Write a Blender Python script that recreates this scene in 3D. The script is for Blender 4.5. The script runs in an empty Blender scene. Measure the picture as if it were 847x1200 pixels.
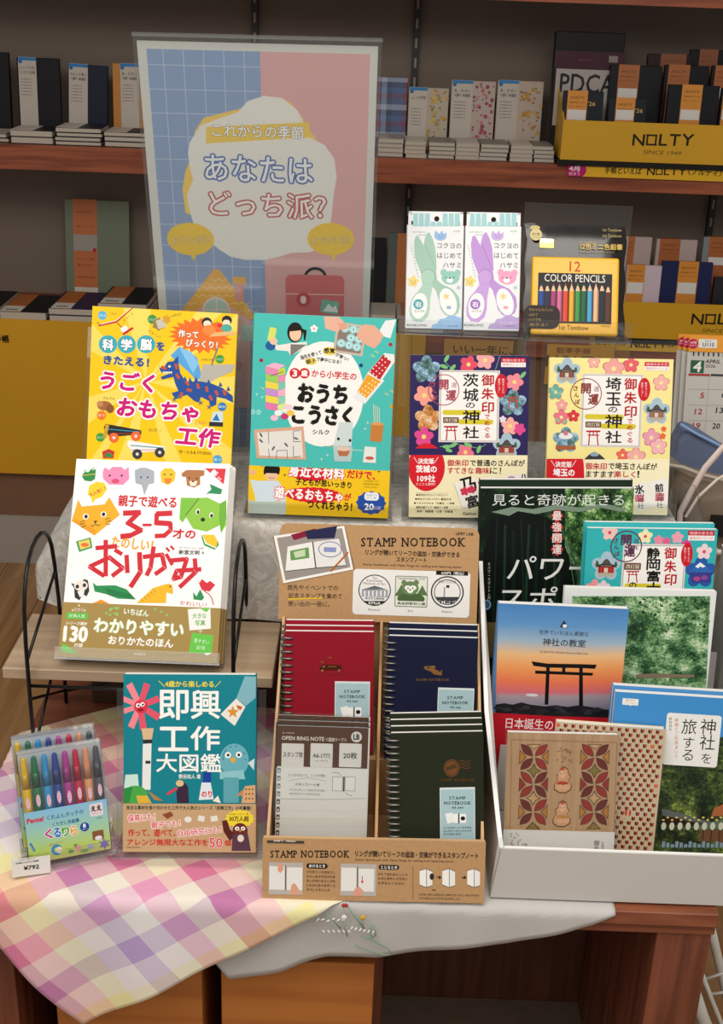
import bpy, bmesh, math, random
import numpy as np
from mathutils import Matrix, Vector

# ------------------------------------------------------------------ camera, world, lights, exposure
S = bpy.context.scene
COL = S.collection
D = math.radians
FPX, PITCH, ROLL, HC = 1450.0, D(23), D(2.1), 1.62
fw = np.array([0, math.cos(PITCH), -math.sin(PITCH)])
_r, _u = np.array([1.0, 0, 0]), np.array([0, math.sin(PITCH), math.cos(PITCH)])
rt = math.cos(ROLL) * _r + math.sin(ROLL) * _u
up = -math.sin(ROLL) * _r + math.cos(ROLL) * _u
cd = bpy.data.cameras.new('camera'); cam = bpy.data.objects.new('camera', cd); COL.objects.link(cam)
cd.sensor_fit = 'VERTICAL'; cd.sensor_height = 36; cd.lens = FPX / 1200 * 36; cd.clip_start = 0.05; cd.clip_end = 50
m = Matrix.Identity(4)
for i in range(3):
    m[i][0], m[i][1], m[i][2] = rt[i], up[i], -fw[i]
m[2][3] = HC
cam.matrix_world = m
S.camera = cam
S.view_settings.view_transform = 'Standard'; S.view_settings.look = 'None'
S.view_settings.gamma = 1; S.view_settings.use_curve_mapping = False
S.view_settings.exposure = 0.27
w = bpy.data.worlds.new('world'); S.world = w; w.use_nodes = True
w.node_tree.nodes['Background'].inputs[0].default_value = (1.0, 0.93, 0.86, 1)
w.node_tree.nodes['Background'].inputs[1].default_value = 0.28

def area(name, loc, size, energy, color, aim):
    l = bpy.data.lights.new(name, 'AREA'); l.shape = 'RECTANGLE'; l.size, l.size_y = size; l.energy = energy; l.color = color
    o = bpy.data.objects.new(name, l); COL.objects.link(o); o.location = loc
    o.rotation_euler = (Vector(aim) - Vector(loc)).to_track_quat('-Z', 'Y').to_euler(); return o
# fluorescent panels of the shop ceiling
area('ceiling_panel', (-0.15, 0.35, 2.75), (1.9, 0.9), 28, (1.0, 0.95, 0.88), (-0.1, 1.1, 0.8))
area('ceiling_panel', (0.9, -0.9, 2.75), (1.9, 0.9), 12, (1.0, 0.95, 0.88), (0.2, 1.2, 0.8))
area('ceiling_panel', (-1.1, -0.9, 2.75), (1.9, 0.9), 9, (1.0, 0.95, 0.88), (-0.2, 1.2, 0.8))

def ray(x, y):
    return fw + rt * ((x - 423.5) / FPX) - up * ((y - 600) / FPX)
CAM0 = np.array([0, 0, HC])
def atz(x, y, z):
    d = ray(x, y); return CAM0 + d * ((z - HC) / d[2])
def aty(x, y, Y):
    d = ray(x, y); return CAM0 + d * (Y / d[1])

# ------------------------------------------------------------------ materials
def lin(h):
    if isinstance(h, str):
        h = h.lstrip('#'); h = h if len(h) == 6 else ''.join(c * 2 for c in h); h = [int(h[i:i + 2], 16) for i in (0, 2, 4)]
    return tuple(((c / 255) / 12.92 if c / 255 <= 0.04045 else ((c / 255 + 0.055) / 1.055) ** 2.4) for c in h) + (1.0,)
_M = {}
def mat(name, col, rough=0.5, metal=0, spec=0.5, bump=0, bscale=200, var=0, vscale=20, vstretch=(1, 1, 1), coat=0):
    if name in _M: return _M[name]
    M = bpy.data.materials.new(name); M.use_nodes = True; nt = M.node_tree; b = nt.nodes['Principled BSDF']
    c = lin(col); b.inputs['Base Color'].default_value = c
    b.inputs['Roughness'].default_value = rough; b.inputs['Metallic'].default_value = metal
    b.inputs['Specular IOR Level'].default_value = spec; b.inputs['Coat Weight'].default_value = coat
    b.inputs['Coat Roughness'].default_value = 0.08
    if bump or var:
        tc = nt.nodes.new('ShaderNodeTexCoord'); mp = nt.nodes.new('ShaderNodeMapping'); mp.inputs['Scale'].default_value = vstretch
        nt.links.new(tc.outputs['Object'], mp.inputs[0])
        if var:
            n = nt.nodes.new('ShaderNodeTexNoise'); n.inputs['Scale'].default_value = vscale; n.inputs['Detail'].default_value = 6
            nt.links.new(mp.outputs[0], n.inputs[0])
            r = nt.nodes.new('ShaderNodeValToRGB')
            r.color_ramp.elements[0].position = 0.3; r.color_ramp.elements[1].position = 0.7
            r.color_ramp.elements[0].color = tuple(v * (1 - var) for v in c[:3]) + (1,)
            r.color_ramp.elements[1].color = tuple(min(1, v * (1 + var)) for v in c[:3]) + (1,)
            nt.links.new(n.outputs[0], r.inputs[0]); nt.links.new(r.outputs[0], b.inputs['Base Color'])
        if bump:
            n2 = nt.nodes.new('ShaderNodeTexNoise'); n2.inputs['Scale'].default_value = bscale
            nt.links.new(tc.outputs['Object'], n2.inputs[0])
            bp = nt.nodes.new('ShaderNodeBump'); bp.inputs['Strength'].default_value = bump; bp.inputs['Distance'].default_value = 0.001
            nt.links.new(n2.outputs[0], bp.inputs['Height']); nt.links.new(bp.outputs[0], b.inputs['Normal'])
    _M[name] = M; return M
def plain(h, rough=0.5, **k):
    if sum(lin(h)[:3]) < 0.12: k.setdefault('spec', 0.2)
    return mat('paint_%s_%d' % (h.lstrip('#'), int(rough * 100)), h, rough, **k)
def print_mat(name, rough, coat=0.0):
    M = bpy.data.materials.new(name); M.use_nodes = True; nt = M.node_tree; b = nt.nodes['Principled BSDF']
    a = nt.nodes.new('ShaderNodeAttribute'); a.attribute_name = 'Col'
    nt.links.new(a.outputs['Color'], b.inputs['Base Color']); b.inputs['Roughness'].default_value = rough
    b.inputs['Coat Weight'].default_value = coat; b.inputs['Coat Roughness'].default_value = 0.1
    b.inputs['Specular IOR Level'].default_value = 0.22
    return M
M_PRINT = print_mat('printed_ink', 0.38, 0.0)
M_MATTE = print_mat('printed_ink_matte', 0.75)
M_FOIL = print_mat('gold_foil_print', 0.35)
M_FOIL.node_tree.nodes['Principled BSDF'].inputs['Metallic'].default_value = 0.6

def clear(name, tint=(1, 1, 1), gloss=1.0, fac=0.05, rough=0.03):
    M = bpy.data.materials.new(name); M.use_nodes = True; nt = M.node_tree; nt.nodes.clear()
    o = nt.nodes.new('ShaderNodeOutputMaterial'); t = nt.nodes.new('ShaderNodeBsdfTransparent'); g = nt.nodes.new('ShaderNodeBsdfGlossy')
    t.inputs[0].default_value = tint + (1,); g.inputs['Roughness'].default_value = rough; g.inputs[0].default_value = (gloss,) * 3 + (1,)
    lw = nt.nodes.new('ShaderNodeLayerWeight'); lw.inputs[0].default_value = 0.35
    mr = nt.nodes.new('ShaderNodeMath'); mr.operation = 'MULTIPLY_ADD'; mr.inputs[1].default_value = 0.28; mr.inputs[2].default_value = fac
    nt.links.new(lw.outputs['Fresnel'], mr.inputs[0])
    mx = nt.nodes.new('ShaderNodeMixShader'); nt.links.new(mr.outputs[0], mx.inputs[0])
    nt.links.new(t.outputs[0], mx.inputs[1]); nt.links.new(g.outputs[0], mx.inputs[2]); nt.links.new(mx.outputs[0], o.inputs[0])
    return M
M_ACRYL = clear('clear_acrylic', (0.96, 0.97, 0.97), 1.0, 0.03)
M_FILM = clear('clear_film', (0.98, 0.98, 0.98), 1.0, 0.02, 0.08)
M_EDGE = clear('acrylic_cut_edge', (0.78, 0.80, 0.78), 0.9, 0.16, 0.4)
M_PAGE = mat('paper_block', '#f4f2ee', 0.8, var=0.06, vscale=60, vstretch=(0.3, 12, 0.3))
M_BLACKWIRE = mat('black_wire', '#141416', 0.35, metal=0.4)
M_CHROME = mat('chrome_wire', '#c8c8c4', 0.2, metal=1)

def wood(name, c1, c2, axis=0, scale=1.0, rough=0.4, spec=0.4):
    M = bpy.data.materials.new(name); M.use_nodes = True; nt = M.node_tree; b = nt.nodes['Principled BSDF']
    tc = nt.nodes.new('ShaderNodeTexCoord'); mp = nt.nodes.new('ShaderNodeMapping')
    sc = [22 * scale] * 3; sc[axis] = 1.3 * scale; mp.inputs['Scale'].default_value = sc
    nt.links.new(tc.outputs['Object'], mp.inputs[0])
    n = nt.nodes.new('ShaderNodeTexNoise'); n.inputs['Scale'].default_value = 3; n.inputs['Detail'].default_value = 8; n.inputs['Distortion'].default_value = 0.6
    nt.links.new(mp.outputs[0], n.inputs[0])
    r = nt.nodes.new('ShaderNodeValToRGB'); r.color_ramp.elements[0].position = 0.32; r.color_ramp.elements[1].position = 0.68
    r.color_ramp.elements[0].color = lin(c1); r.color_ramp.elements[1].color = lin(c2)
    nt.links.new(n.outputs[0], r.inputs[0]); nt.links.new(r.outputs[0], b.inputs['Base Color'])
    b.inputs['Roughness'].default_value = rough; b.inputs['Specular IOR Level'].default_value = spec
    return M
W_SHELF = wood('reddish_shelf_wood', '#6e3521', '#a2583a', 0)
W_TABLE = wood('walnut_table_wood', '#6a3524', '#96583c', 0)
W_TABLEV = wood('walnut_table_wood_upright', '#5c3022', '#8a4f38', 2)
W_BOARD = wood('pale_board_wood', '#a28a70', '#c0a88c', 0, 0.6)
W_FLOOR = wood('floor_plank_wood', '#8a6440', '#b08a60', 1, 0.5, 0.35)
W_CRATE = wood('orange_crate_wood', '#a8622c', '#bf7838', 0, 0.4)

# ------------------------------------------------------------------ mesh helpers
def link(name, verts, faces, mats, parent=None, mi=None, smooth=False):
    me = bpy.data.meshes.new(name); me.from_pydata([tuple(map(float, v)) for v in verts], [], faces)
    for x in (mats if isinstance(mats, (list, tuple)) else [mats]): me.materials.append(x)
    if mi is not None: me.polygons.foreach_set('material_index', mi)
    if smooth: me.polygons.foreach_set('use_smooth', [True] * len(me.polygons))
    me.update()
    o = bpy.data.objects.new(name, me); COL.objects.link(o)
    if parent is not None: o.parent = parent
    return o
BOXF = [(0, 3, 2, 1), (4, 5, 6, 7), (0, 1, 5, 4), (1, 2, 6, 5), (2, 3, 7, 6), (3, 0, 4, 7)]   # bottom top front right back left
def boxv(x0, x1, y0, y1, z0, z1):
    return [(x0, y0, z0), (x1, y0, z0), (x1, y1, z0), (x0, y1, z0), (x0, y0, z1), (x1, y0, z1), (x1, y1, z1), (x0, y1, z1)]
class MB:
    def __init__(s): s.v = []; s.f = []; s.m = []
    def add(s, v, f, m=0):
        b = len(s.v); s.v += [tuple(map(float, q)) for q in v]; s.f += [tuple(i + b for i in q) for q in f]; s.m += [m] * len(f) if isinstance(m, int) else list(m); return s
    def box(s, x0, x1, y0, y1, z0, z1, m=0): return s.add(boxv(x0, x1, y0, y1, z0, z1), BOXF, m)
    def tube(s, pts, r, n=8, m=0, closed=False):
        P = [Vector(p) for p in pts]; rings = []; L = len(P)
        ref = None
        for i, p in enumerate(P):
            a = P[(i - 1) % L] if (i > 0 or closed) else p; b = P[(i + 1) % L] if (i < L - 1 or closed) else p
            t = (b - a).normalized()
            if ref is None: ref = t.orthogonal().normalized()
            ref = (ref - t * ref.dot(t)).normalized(); q = t.cross(ref)
            rr = r[i] if isinstance(r, (list, tuple)) else r
            rings.append([p + (ref * math.cos(k * 2 * math.pi / n) + q * math.sin(k * 2 * math.pi / n)) * rr for k in range(n)])
        v = [x for g in rings for x in g]; f = []
        for i in range(L if closed else L - 1):
            j = (i + 1) % L
            for k in range(n): f.append((i * n + k, i * n + (k + 1) % n, j * n + (k + 1) % n, j * n + k))
        if not closed: f.append(tuple(range(n))[::-1]); f.append(tuple((L - 1) * n + k for k in range(n)))
        return s.add(v, f, m)
    def prism(s, poly, y0, y1, m=0, axis='y'):
        n = len(poly)
        if axis == 'y': v = [(a, y0, b) for a, b in poly] + [(a, y1, b) for a, b in poly]
        elif axis == 'x': v = [(y0, a, b) for a, b in poly] + [(y1, a, b) for a, b in poly]
        else: v = [(a, b, y0) for a, b in poly] + [(a, b, y1) for a, b in poly]
        f = [tuple(range(n)), tuple(range(2 * n - 1, n - 1, -1))] + [(i, i + n, (i + 1) % n + n, (i + 1) % n) for i in range(n)]
        return s.add(v, f, m)
    def build(s, name, mats, parent=None, smooth=False): return link(name, s.v, s.f, mats, parent, s.m, smooth)
def bevel(o, wd=0.001, seg=2):
    b = o.modifiers.new('bevel', 'BEVEL'); b.width = wd; b.segments = seg; b.limit_method = 'ANGLE'; return o
def empty(name, loc=(0, 0, 0), label=None, cat=None, group=None):
    o = bpy.data.objects.new(name, None); COL.objects.link(o); o.location = loc; o.empty_display_size = 0.02; return tag(o, label, cat, group)
def tag(o, label=None, cat=None, group=None, kind=None):
    if label: o['label'] = label
    if cat: o['category'] = cat
    if group: o['group'] = group
    if kind: o['kind'] = kind
    return o
def struct(o): o['kind'] = 'structure'; return o
def kids(o): return [c for c in bpy.data.objects if c.parent == o]
def dup(root, mw, label=None, group=None, skip=()):
    r = root.copy(); COL.objects.link(r); r.matrix_world = mw
    if label: r['label'] = label
    if group: r['group'] = group
    for ch in kids(root):
        if ch.name.split('.')[0] in skip: continue
        c = ch.copy(); COL.objects.link(c); c.parent = r
        for g in kids(ch):
            if g.name.split('.')[0] in skip: continue
            h = g.copy(); COL.objects.link(h); h.parent = c
    return r

# ------------------------------------------------------------------ posed flat things
class Item:
    """root empty at the bottom centre of the front face; local x right, z up the face, -y towards the viewer"""
    def __init__(s, name, pose, label, cat, group=None):
        x, y, z, yaw, tilt, roll, s.w, s.h = pose
        cy, sy, ct, st, cr, sr = math.cos(yaw), math.sin(yaw), math.cos(tilt), math.sin(tilt), math.cos(roll), math.sin(roll)
        ex = np.array([cy, sy, 0]); ez = np.array([-sy * st, cy * st, ct])
        s.ex, s.ez = cr * ex + sr * ez, -sr * ex + cr * ez
        s.ey = np.cross(s.ez, s.ex); s.o = np.array([x, y, z])
        s.root = empty(name, (0, 0, 0), label, cat, group)
        M = Matrix.Identity(4)
        for i in range(3): M[i][0], M[i][1], M[i][2], M[i][3] = s.ex[i], s.ey[i], s.ez[i], s.o[i]
        s.M = M; s.root.matrix_world = M
    def uv(s, x, y, off=0.0):                      # photo pixel -> local (u, v) on the front face
        d = ray(x, y); o = s.o - s.ey * off; t = ((o - CAM0) @ s.ey) / (d @ s.ey); p = CAM0 + d * t - o
        return float(p @ s.ex), float(p @ s.ez)
    def shifted(s, dx=0, dy=0, dz=0, rz=0.0):
        return s.M @ Matrix.Translation((dx, dy, dz)) @ Matrix.Rotation(rz, 4, 'Y')

_TX = {}
def glyphs(t):
    if t in _TX: return _TX[t]
    c = bpy.data.curves.new('t', 'FONT'); c.body = t; c.size = 1; c.resolution_u = 2; c.fill_mode = 'FRONT'
    o = bpy.data.objects.new('t', c); me = o.to_mesh(); n = len(me.vertices)
    co = np.empty(n * 3); me.vertices.foreach_get('co', co); co = co.reshape(-1, 3)[:, :2].copy()
    fs = [tuple(p.vertices) for p in me.polygons]
    o.to_mesh_clear(); bpy.data.objects.remove(o); bpy.data.curves.remove(c)
    _TX[t] = (co, fs); return _TX[t]

class Pr:
    """flat print on an item's face; coordinates are measured on a crop of the photo (x0, y0, scale)"""
    STEP = 0.000002
    def __init__(s, item, crop=(0, 0, 1), off=0.0002, clip=True, rect=None):
        s.it = item; s.c = crop; s.v = []; s.f = []; s.col = []; s.mi = []; s.uvs = []; s.lv = off; s.off = off
        s.mats = [M_PRINT]; w2, h = item.w / 2, item.h
        s.box = rect or (-w2, w2, 0, h); s.clip = clip


    def P(s, a, b):
        return s.it.uv(s.c[0] + a / s.c[2], s.c[1] + b / s.c[2], s.off)
    def sc(s, a, b):
        p = s.P(a, b); q = s.P(a + 8, b); r = s.P(a, b + 8)
        return math.hypot(q[0] - p[0], q[1] - p[1]) / 8, math.hypot(r[0] - p[0], r[1] - p[1]) / 8
    def raw(s, pts, faces, col, mi=0, uv=None):
        b = len(s.v); x0, x1, z0, z1 = s.box
        for p in pts:
            x, z = p
            if s.clip: x = min(max(x, x0), x1); z = min(max(z, z0), z1)
            s.v.append((x, -s.lv, z))
        for f in faces:
            s.f.append(tuple(i + b for i in f)); s.col.append(lin(col) if isinstance(col, (str, list)) else col); s.mi.append(mi)
            s.uvs += [(uv[i] if uv else (0, 0)) for i in f]
        s.lv += s.STEP
    def G(s, pts, col): s.raw([s.P(*p) for p in pts], [tuple(range(len(pts)))], col); return s
    def loc(s, a, b, pts, col):                    # pts are offsets in crop px around (a, b), aligned to the cover's own axes (y down)
        u, v = s.P(a, b); sx, sz = s.sc(a, b)
        s.raw([(u + x * sx, v - z * sz) for x, z in pts], [tuple(range(len(pts)))], col)
    def E(s, a, b, rx, ry, col, rot=0, n=20, a0=0, a1=360):
        R = D(rot); pts = []
        full = a1 - a0 >= 360
        for k in range(n if full else n + 1):
            t = D(a0 + (a1 - a0) * k / n); x, y = rx * math.cos(t), ry * math.sin(t)
            pts.append((x * math.cos(R) - y * math.sin(R), x * math.sin(R) + y * math.cos(R)))
        s.loc(a, b, pts, col); return s
    def R(s, a0, b0, a1, b1, col, r=0, rot=0):
        a, b, w, h = (a0 + a1) / 2, (b0 + b1) / 2, abs(a1 - a0) / 2, abs(b1 - b0) / 2
        if r:
            pts = []
            for cx, cy, q in ((w - r, h - r, 0), (-w + r, h - r, 90), (-w + r, -h + r, 180), (w - r, -h + r, 270)):
                for k in range(5): t = D(q + k * 22.5); pts.append((cx + r * math.cos(t), cy + r * math.sin(t)))
        else: pts = [(-w, -h), (w, -h), (w, h), (-w, h)]
        if rot: c_, s_ = math.cos(D(rot)), math.sin(D(rot)); pts = [(x * c_ - y * s_, x * s_ + y * c_) for x, y in pts]
        s.loc(a, b, pts, col); return s
    def full(s, col, u0=0, v0=0, u1=1, v1=1):      # fraction of the face
        x0, x1, z0, z1 = s.box
        s.raw([(x0 + (x1 - x0) * u0, z0 + (z1 - z0) * v0), (x0 + (x1 - x0) * u1, z0 + (z1 - z0) * v0), (x0 + (x1 - x0) * u1, z0 + (z1 - z0) * v1), (x0 + (x1 - x0) * u0, z0 + (z1 - z0) * v1)], [(0, 1, 2, 3)], col); return s
    def L(s, pts, wd, col):                        # polyline, width in crop px
        sx, sz = s.sc(*pts[0]); h = wd * (sx + sz) / 4; Q = [np.array(s.P(*p)) for p in pts]; V = []; F = []
        for p, q in zip(Q[:-1], Q[1:]):
            d = q - p; n = np.linalg.norm(d) or 1; t = d / n; nn = np.array([-t[1], t[0]]) * h; e = t * h * 0.5; b = len(V)
            lv = s.lv; s.raw([p - e + nn, p - e - nn, q + e - nn, q + e + nn], [(0, 1, 2, 3)], col); s.lv = lv + 0.000001
        s.lv += s.STEP; return s
    def ring(s, a, b, rx, ry, wd, col, n=28):
        u, v = s.P(a, b); sx, sz = s.sc(a, b); V = []; F = []
        for k in range(n):
            t = 2 * math.pi * k / n
            for q in (0, wd): V.append((u + (rx - q) * sx * math.cos(t), v + (ry - q) * sz * math.sin(t)))
        for k in range(n): j = (k + 1) % n; F.append((2 * k, 2 * k + 1, 2 * j + 1, 2 * j))
        s.raw(V, F, col); return s
    def star(s, a, b, r, r2, n, col, rot=0, sy=1.0):
        pts = [((r if k % 2 == 0 else r2) * math.cos(math.pi * k / n + D(rot) - math.pi / 2), sy * (r if k % 2 == 0 else r2) * math.sin(math.pi * k / n + D(rot) - math.pi / 2)) for k in range(2 * n)]
        s.loc(a, b, pts, col); return s
    def flower(s, a, b, r, col, cen=None, n=5, rot=0, amp=0.22):
        pts = []
        for k in range(40):
            t = 2 * math.pi * k / 40; q = r * (1 - amp + amp * abs(math.cos(n * t / 2)) * 1.6 - amp * 0.3)
            pts.append((q * math.cos(t + D(rot) - math.pi / 2), q * math.sin(t + D(rot) - math.pi / 2)))
        s.loc(a, b, pts, col)
        if cen: s.E(a, b, r * 0.25, r * 0.25, cen, n=8)
        return s
    def temple(s, a, b, r, roof='#38332f', body='#7a5444', red='#a04438'):
        """small plum-blossom photo of a shrine hall"""
        s.flower(a, b, r, '#a9c2d2'); k = r / 74
        def g(pts, c): s.loc(a, b, [(x * k, y * k) for x, y in pts], c)
        g([(-60, -2), (-52, -34), (-40, -20), (-38, -4)], '#47603e'); g([(60, -2), (52, -30), (42, -18), (40, -4)], '#47603e')
        g([(-42, 0), (42, 0), (42, 34), (-42, 34)], body); g([(-46, 34), (46, 34), (36, 54), (-34, 54)], '#b8aea0')
        for x in (-36, -20, -4, 12, 28): g([(x, 2), (x + 6, 2), (x + 6, 34), (x, 34)], red)
        g([(-10, 8), (10, 8), (10, 32), (-10, 32)], '#d8cab8'); g([(-58, 6), (-50, -4), (-24, -14), (-12, -32), (0, -40), (12, -32), (24, -14), (50, -4), (58, 6), (40, 2), (-40, 2)], roof); g([(-22, -12), (-10, -28), (0, -34), (10, -28), (22, -12)], '#57504a'); g([(-30, -2), (30, -2), (26, -6), (-26, -6)], '#8a8278')
        return s
    def leaf(s, a, b, ln, wd, rot, col):
        pts = [(math.cos(t) * ln / 2, math.sin(t) * wd / 2 * (1 if abs(math.cos(t)) < 0.9 else 0.7)) for t in [2 * math.pi * k / 12 for k in range(12)]]
        c_, s_ = math.cos(D(rot)), math.sin(D(rot)); s.loc(a, b, [(x * c_ - y * s_, x * s_ + y * c_) for x, y in pts], col); return s
    def T(s, t, a, b, w, h, col, rot=0, bold=0, out=None, vert=False, slant=0, serif=0):
        """text whose ink fills w x h crop px around (a, b); bold in fraction of height; out = (colour, fraction)"""
        if vert:
            n = len(t); ch = h / n; c_, s_ = math.cos(D(rot)), math.sin(D(rot))
            for pas in (1, 0):
                if pas and not out: continue
                lv = s.lv
                for i, g in enumerate(t):
                    if g == ' ': continue
                    q = (i + 0.5) * ch - h / 2; k = 0.62 if g in 'のでめぐるをと' and serif == 2 else 1
                    s.lv = lv
                    s._g(g, a - q * s_, b + q * c_, w * 0.98 * k, ch * 0.94 * k, out[0] if pas else col, rot, (out[1] if pas else bold), slant, cell=True)
            return s
        if out:
            lst = out if isinstance(out, list) else [out]
            for oc, ow in lst: s._g(t, a, b, w, h, oc, rot, ow, slant, n=8)
        s._g(t, a, b, w, h, col, rot, bold, slant); return s
    def _g(s, t, a, b, w, h, col, rot, bold, slant, cell=False, n=4):
        co, fs = glyphs(t)
        if not len(co): return
        if cell: mn, mx = np.array([0.02, -0.1]), np.array([0.98, 0.86])
        else: mn, mx = co.min(0), co.max(0)
        sx, sz = s.sc(a, b); u, v = s.P(a, b)
        q = (co - (mn + mx) / 2) / np.maximum(mx - mn, 1e-6) * np.array([w * sx, h * sz])
        if slant: q[:, 0] += q[:, 1] * slant
        hh = (h if not cell else h) * sz * 0.5
        sh = [(0, 0)]
        if bold: sh += [(math.cos(2 * math.pi * k / n + 0.4) * bold * 2 * hh, math.sin(2 * math.pi * k / n + 0.4) * bold * 2 * hh) for k in range(n)]
        R = D(-rot); c_, s_ = math.cos(R), math.sin(R)
        for dx, dy in sh:
            x, y = q[:, 0] + dx, q[:, 1] + dy
            pts = np.stack([u + x * c_ - y * s_, v + x * s_ + y * c_], 1)
            lv = s.lv
            s.raw([tuple(p) for p in pts], fs, col)
            s.lv = lv + 0.000001
        s.lv += s.STEP
    def slab(s, t, a, b, w, h, col, bold=0.02):
        """slab-serif capitals: sans strokes with square serifs added"""
        SER = {'S': ((.93, 1, 1), (.07, 0, 1)), 'T': ((.5, 0, 0), (.03, 1, 2), (.97, 1, 2)), 'A': ((.07, 0, 0), (.93, 0, 0)), 'M': ((.06, 0, 0), (.94, 0, 0), (.03, 1, 0), (.97, 1, 0)), 'P': ((.14, 0, 0), (.05, 1, 0)), 'N': ((.08, 0, 0), (.06, 1, 0), (.92, 1, 0)), 'O': (), 'E': ((.04, 0, 0), (.04, 1, 0), (.95, 0, 2), (.95, 1, 2)), 'B': ((.04, 0, 0), (.04, 1, 0)), 'K': ((.10, 0, 0), (.10, 1, 0), (.93, 0, 0), (.88, 1, 0)), 'R': ((.1, 0, 0), (.05, 1, 0), (.93, 0, 0))}
        G = 0.20; ws = []
        for c in t:
            if c == ' ': ws.append(.22)
            else: co, _f = glyphs(c); ws.append(float(co[:, 0].max() - co[:, 0].min()) * 1.06)
        tot = sum(ws) + G * (len(t) - 1); k = w / tot; x = a - w / 2
        for c, q in zip(t, ws):
            if c != ' ':
                s._g(c, x + q * k / 2, b, q * k, h, col, 0, bold, 0)
                for f, top, kind in SER.get(c, ()):
                    sx = x + q * k * f; y = b - h / 2 if top else b + h / 2; th = h * .11
                    if kind == 0: hw = h * .17; s.R(sx - hw, y - (0 if top else th), sx + hw, y + (th if top else 0), col)
                    else: y2 = y + h * .26 if top else y - h * .26; s.R(sx - h * .045, min(y, y2), sx + h * .045, max(y, y2), col)
            x += (q + G) * k
        return s
    def lines(s, a0, b0, a1, b1, n, col, h=None, seed=1):     # rows of unreadably small characters
        rr = random.Random(seed); gap = (b1 - b0) / n; h = h or gap * 0.6
        lv = s.lv; pool = 'のにしてとをはがるたでいれな紙本日作子大生会文色手用入方'
        for k in range(n):
            s.lv = lv; ln = max(3, int((a1 - a0) / h * 0.98)); t = ''.join(rr.choice(pool) for _ in range(min(ln, 26)))
            e = a1 if k < n - 1 else a0 + (a1 - a0) * rr.uniform(0.6, 0.95)
            s._g(t[:max(2, int(len(t) * (e - a0) / (a1 - a0)))], (a0 + e) / 2, b0 + (k + 0.5) * gap, e - a0, h, col, 0, 0, 0)
        return s
    def pic(s, a0, b0, a1, b1, M):                 # area printed with a procedural picture, uv over its box
        if M not in s.mats: s.mats.append(M)
        P_ = [s.P(a0, b1), s.P(a1, b1), s.P(a1, b0), s.P(a0, b0)]
        s.raw(P_, [(0, 1, 2, 3)], (1, 1, 1, 1), s.mats.index(M), [(0, 0), (1, 0), (1, 1), (0, 1)]); return s
    def picpoly(s, a, b, pts, M):
        if M not in s.mats: s.mats.append(M)
        u, v = s.P(a, b); sx, sz = s.sc(a, b); X = [p[0] for p in pts]; Y = [p[1] for p in pts]
        s.raw([(u + x * sx, v - z * sz) for x, z in pts], [tuple(range(len(pts)))], (1, 1, 1, 1), s.mats.index(M), [((x - min(X)) / (max(X) - min(X)), 1 - (y - min(Y)) / (max(Y) - min(Y))) for x, y in pts]); return s
    def build(s, name, parent=None, base=None):
        if base: s.mats[0] = base
        me = bpy.data.meshes.new(name); me.from_pydata(s.v, [], s.f)
        for x in s.mats: me.materials.append(x)
        me.polygons.foreach_set('material_index', s.mi)
        ca = me.color_attributes.new('Col', 'FLOAT_COLOR', 'CORNER')
        cnt = np.array([len(f) for f in s.f]); ca.data.foreach_set('color', np.repeat(np.array(s.col, dtype=np.float32), cnt, axis=0).ravel())
        uv = me.uv_layers.new(name='uv'); uv.data.foreach_set('uv', np.array(s.uvs, dtype=np.float32).ravel())
        me.update(); o = bpy.data.objects.new(name, me); COL.objects.link(o); o.parent = parent if parent is not None else s.it.root; return o

# ------------------------------------------------------------------ printed pictures (procedural, uv space)
def ramp_node(nt, stops, interp='LINEAR'):
    r = nt.nodes.new('ShaderNodeValToRGB'); r.color_ramp.interpolation = interp; e = r.color_ramp.elements
    while len(e) > 1: e.remove(e[-1])
    e[0].position = stops[0][0]; e[0].color = lin(stops[0][1])
    for p, c in stops[1:]: q = e.new(p); q.color = lin(c)
    return r
def foliage(name, stops, scale=14, ysc=1.0, detail=9, vor=True, rough=0.4):
    M = bpy.data.materials.new(name); M.use_nodes = True; nt = M.node_tree; b = nt.nodes['Principled BSDF']
    tc = nt.nodes.new('ShaderNodeTexCoord'); mp = nt.nodes.new('ShaderNodeMapping'); mp.inputs['Scale'].default_value = (1, ysc, 1)
    nt.links.new(tc.outputs['UV'], mp.inputs[0])
    n = nt.nodes.new('ShaderNodeTexNoise'); n.inputs['Scale'].default_value = scale * 0.28; n.inputs['Detail'].default_value = detail; n.inputs['Roughness'].default_value = 0.72
    n2 = nt.nodes.new('ShaderNodeTexNoise'); n2.inputs['Scale'].default_value = scale * 3; n2.inputs['Detail'].default_value = 4; n2.inputs['Roughness'].default_value = 0.8
    nt.links.new(mp.outputs[0], n.inputs[0]); nt.links.new(mp.outputs[0], n2.inputs[0])
    ad = nt.nodes.new('ShaderNodeMath'); ad.operation = 'MULTIPLY_ADD'; ad.inputs[1].default_value = 0.5
    nt.links.new(n2.outputs[0], ad.inputs[0]); nt.links.new(n.outputs[0], ad.inputs[2])
    sb = nt.nodes.new('ShaderNodeMath'); sb.operation = 'SUBTRACT'; sb.inputs[1].default_value = 0.25; nt.links.new(ad.outputs[0], sb.inputs[0])
    r = ramp_node(nt, stops); nt.links.new(sb.outputs[0], r.inputs[0]); nt.links.new(r.outputs[0], b.inputs['Base Color'])
    b.inputs['Roughness'].default_value = rough; b.inputs['Specular IOR Level'].default_value = 0.22; return M
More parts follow.
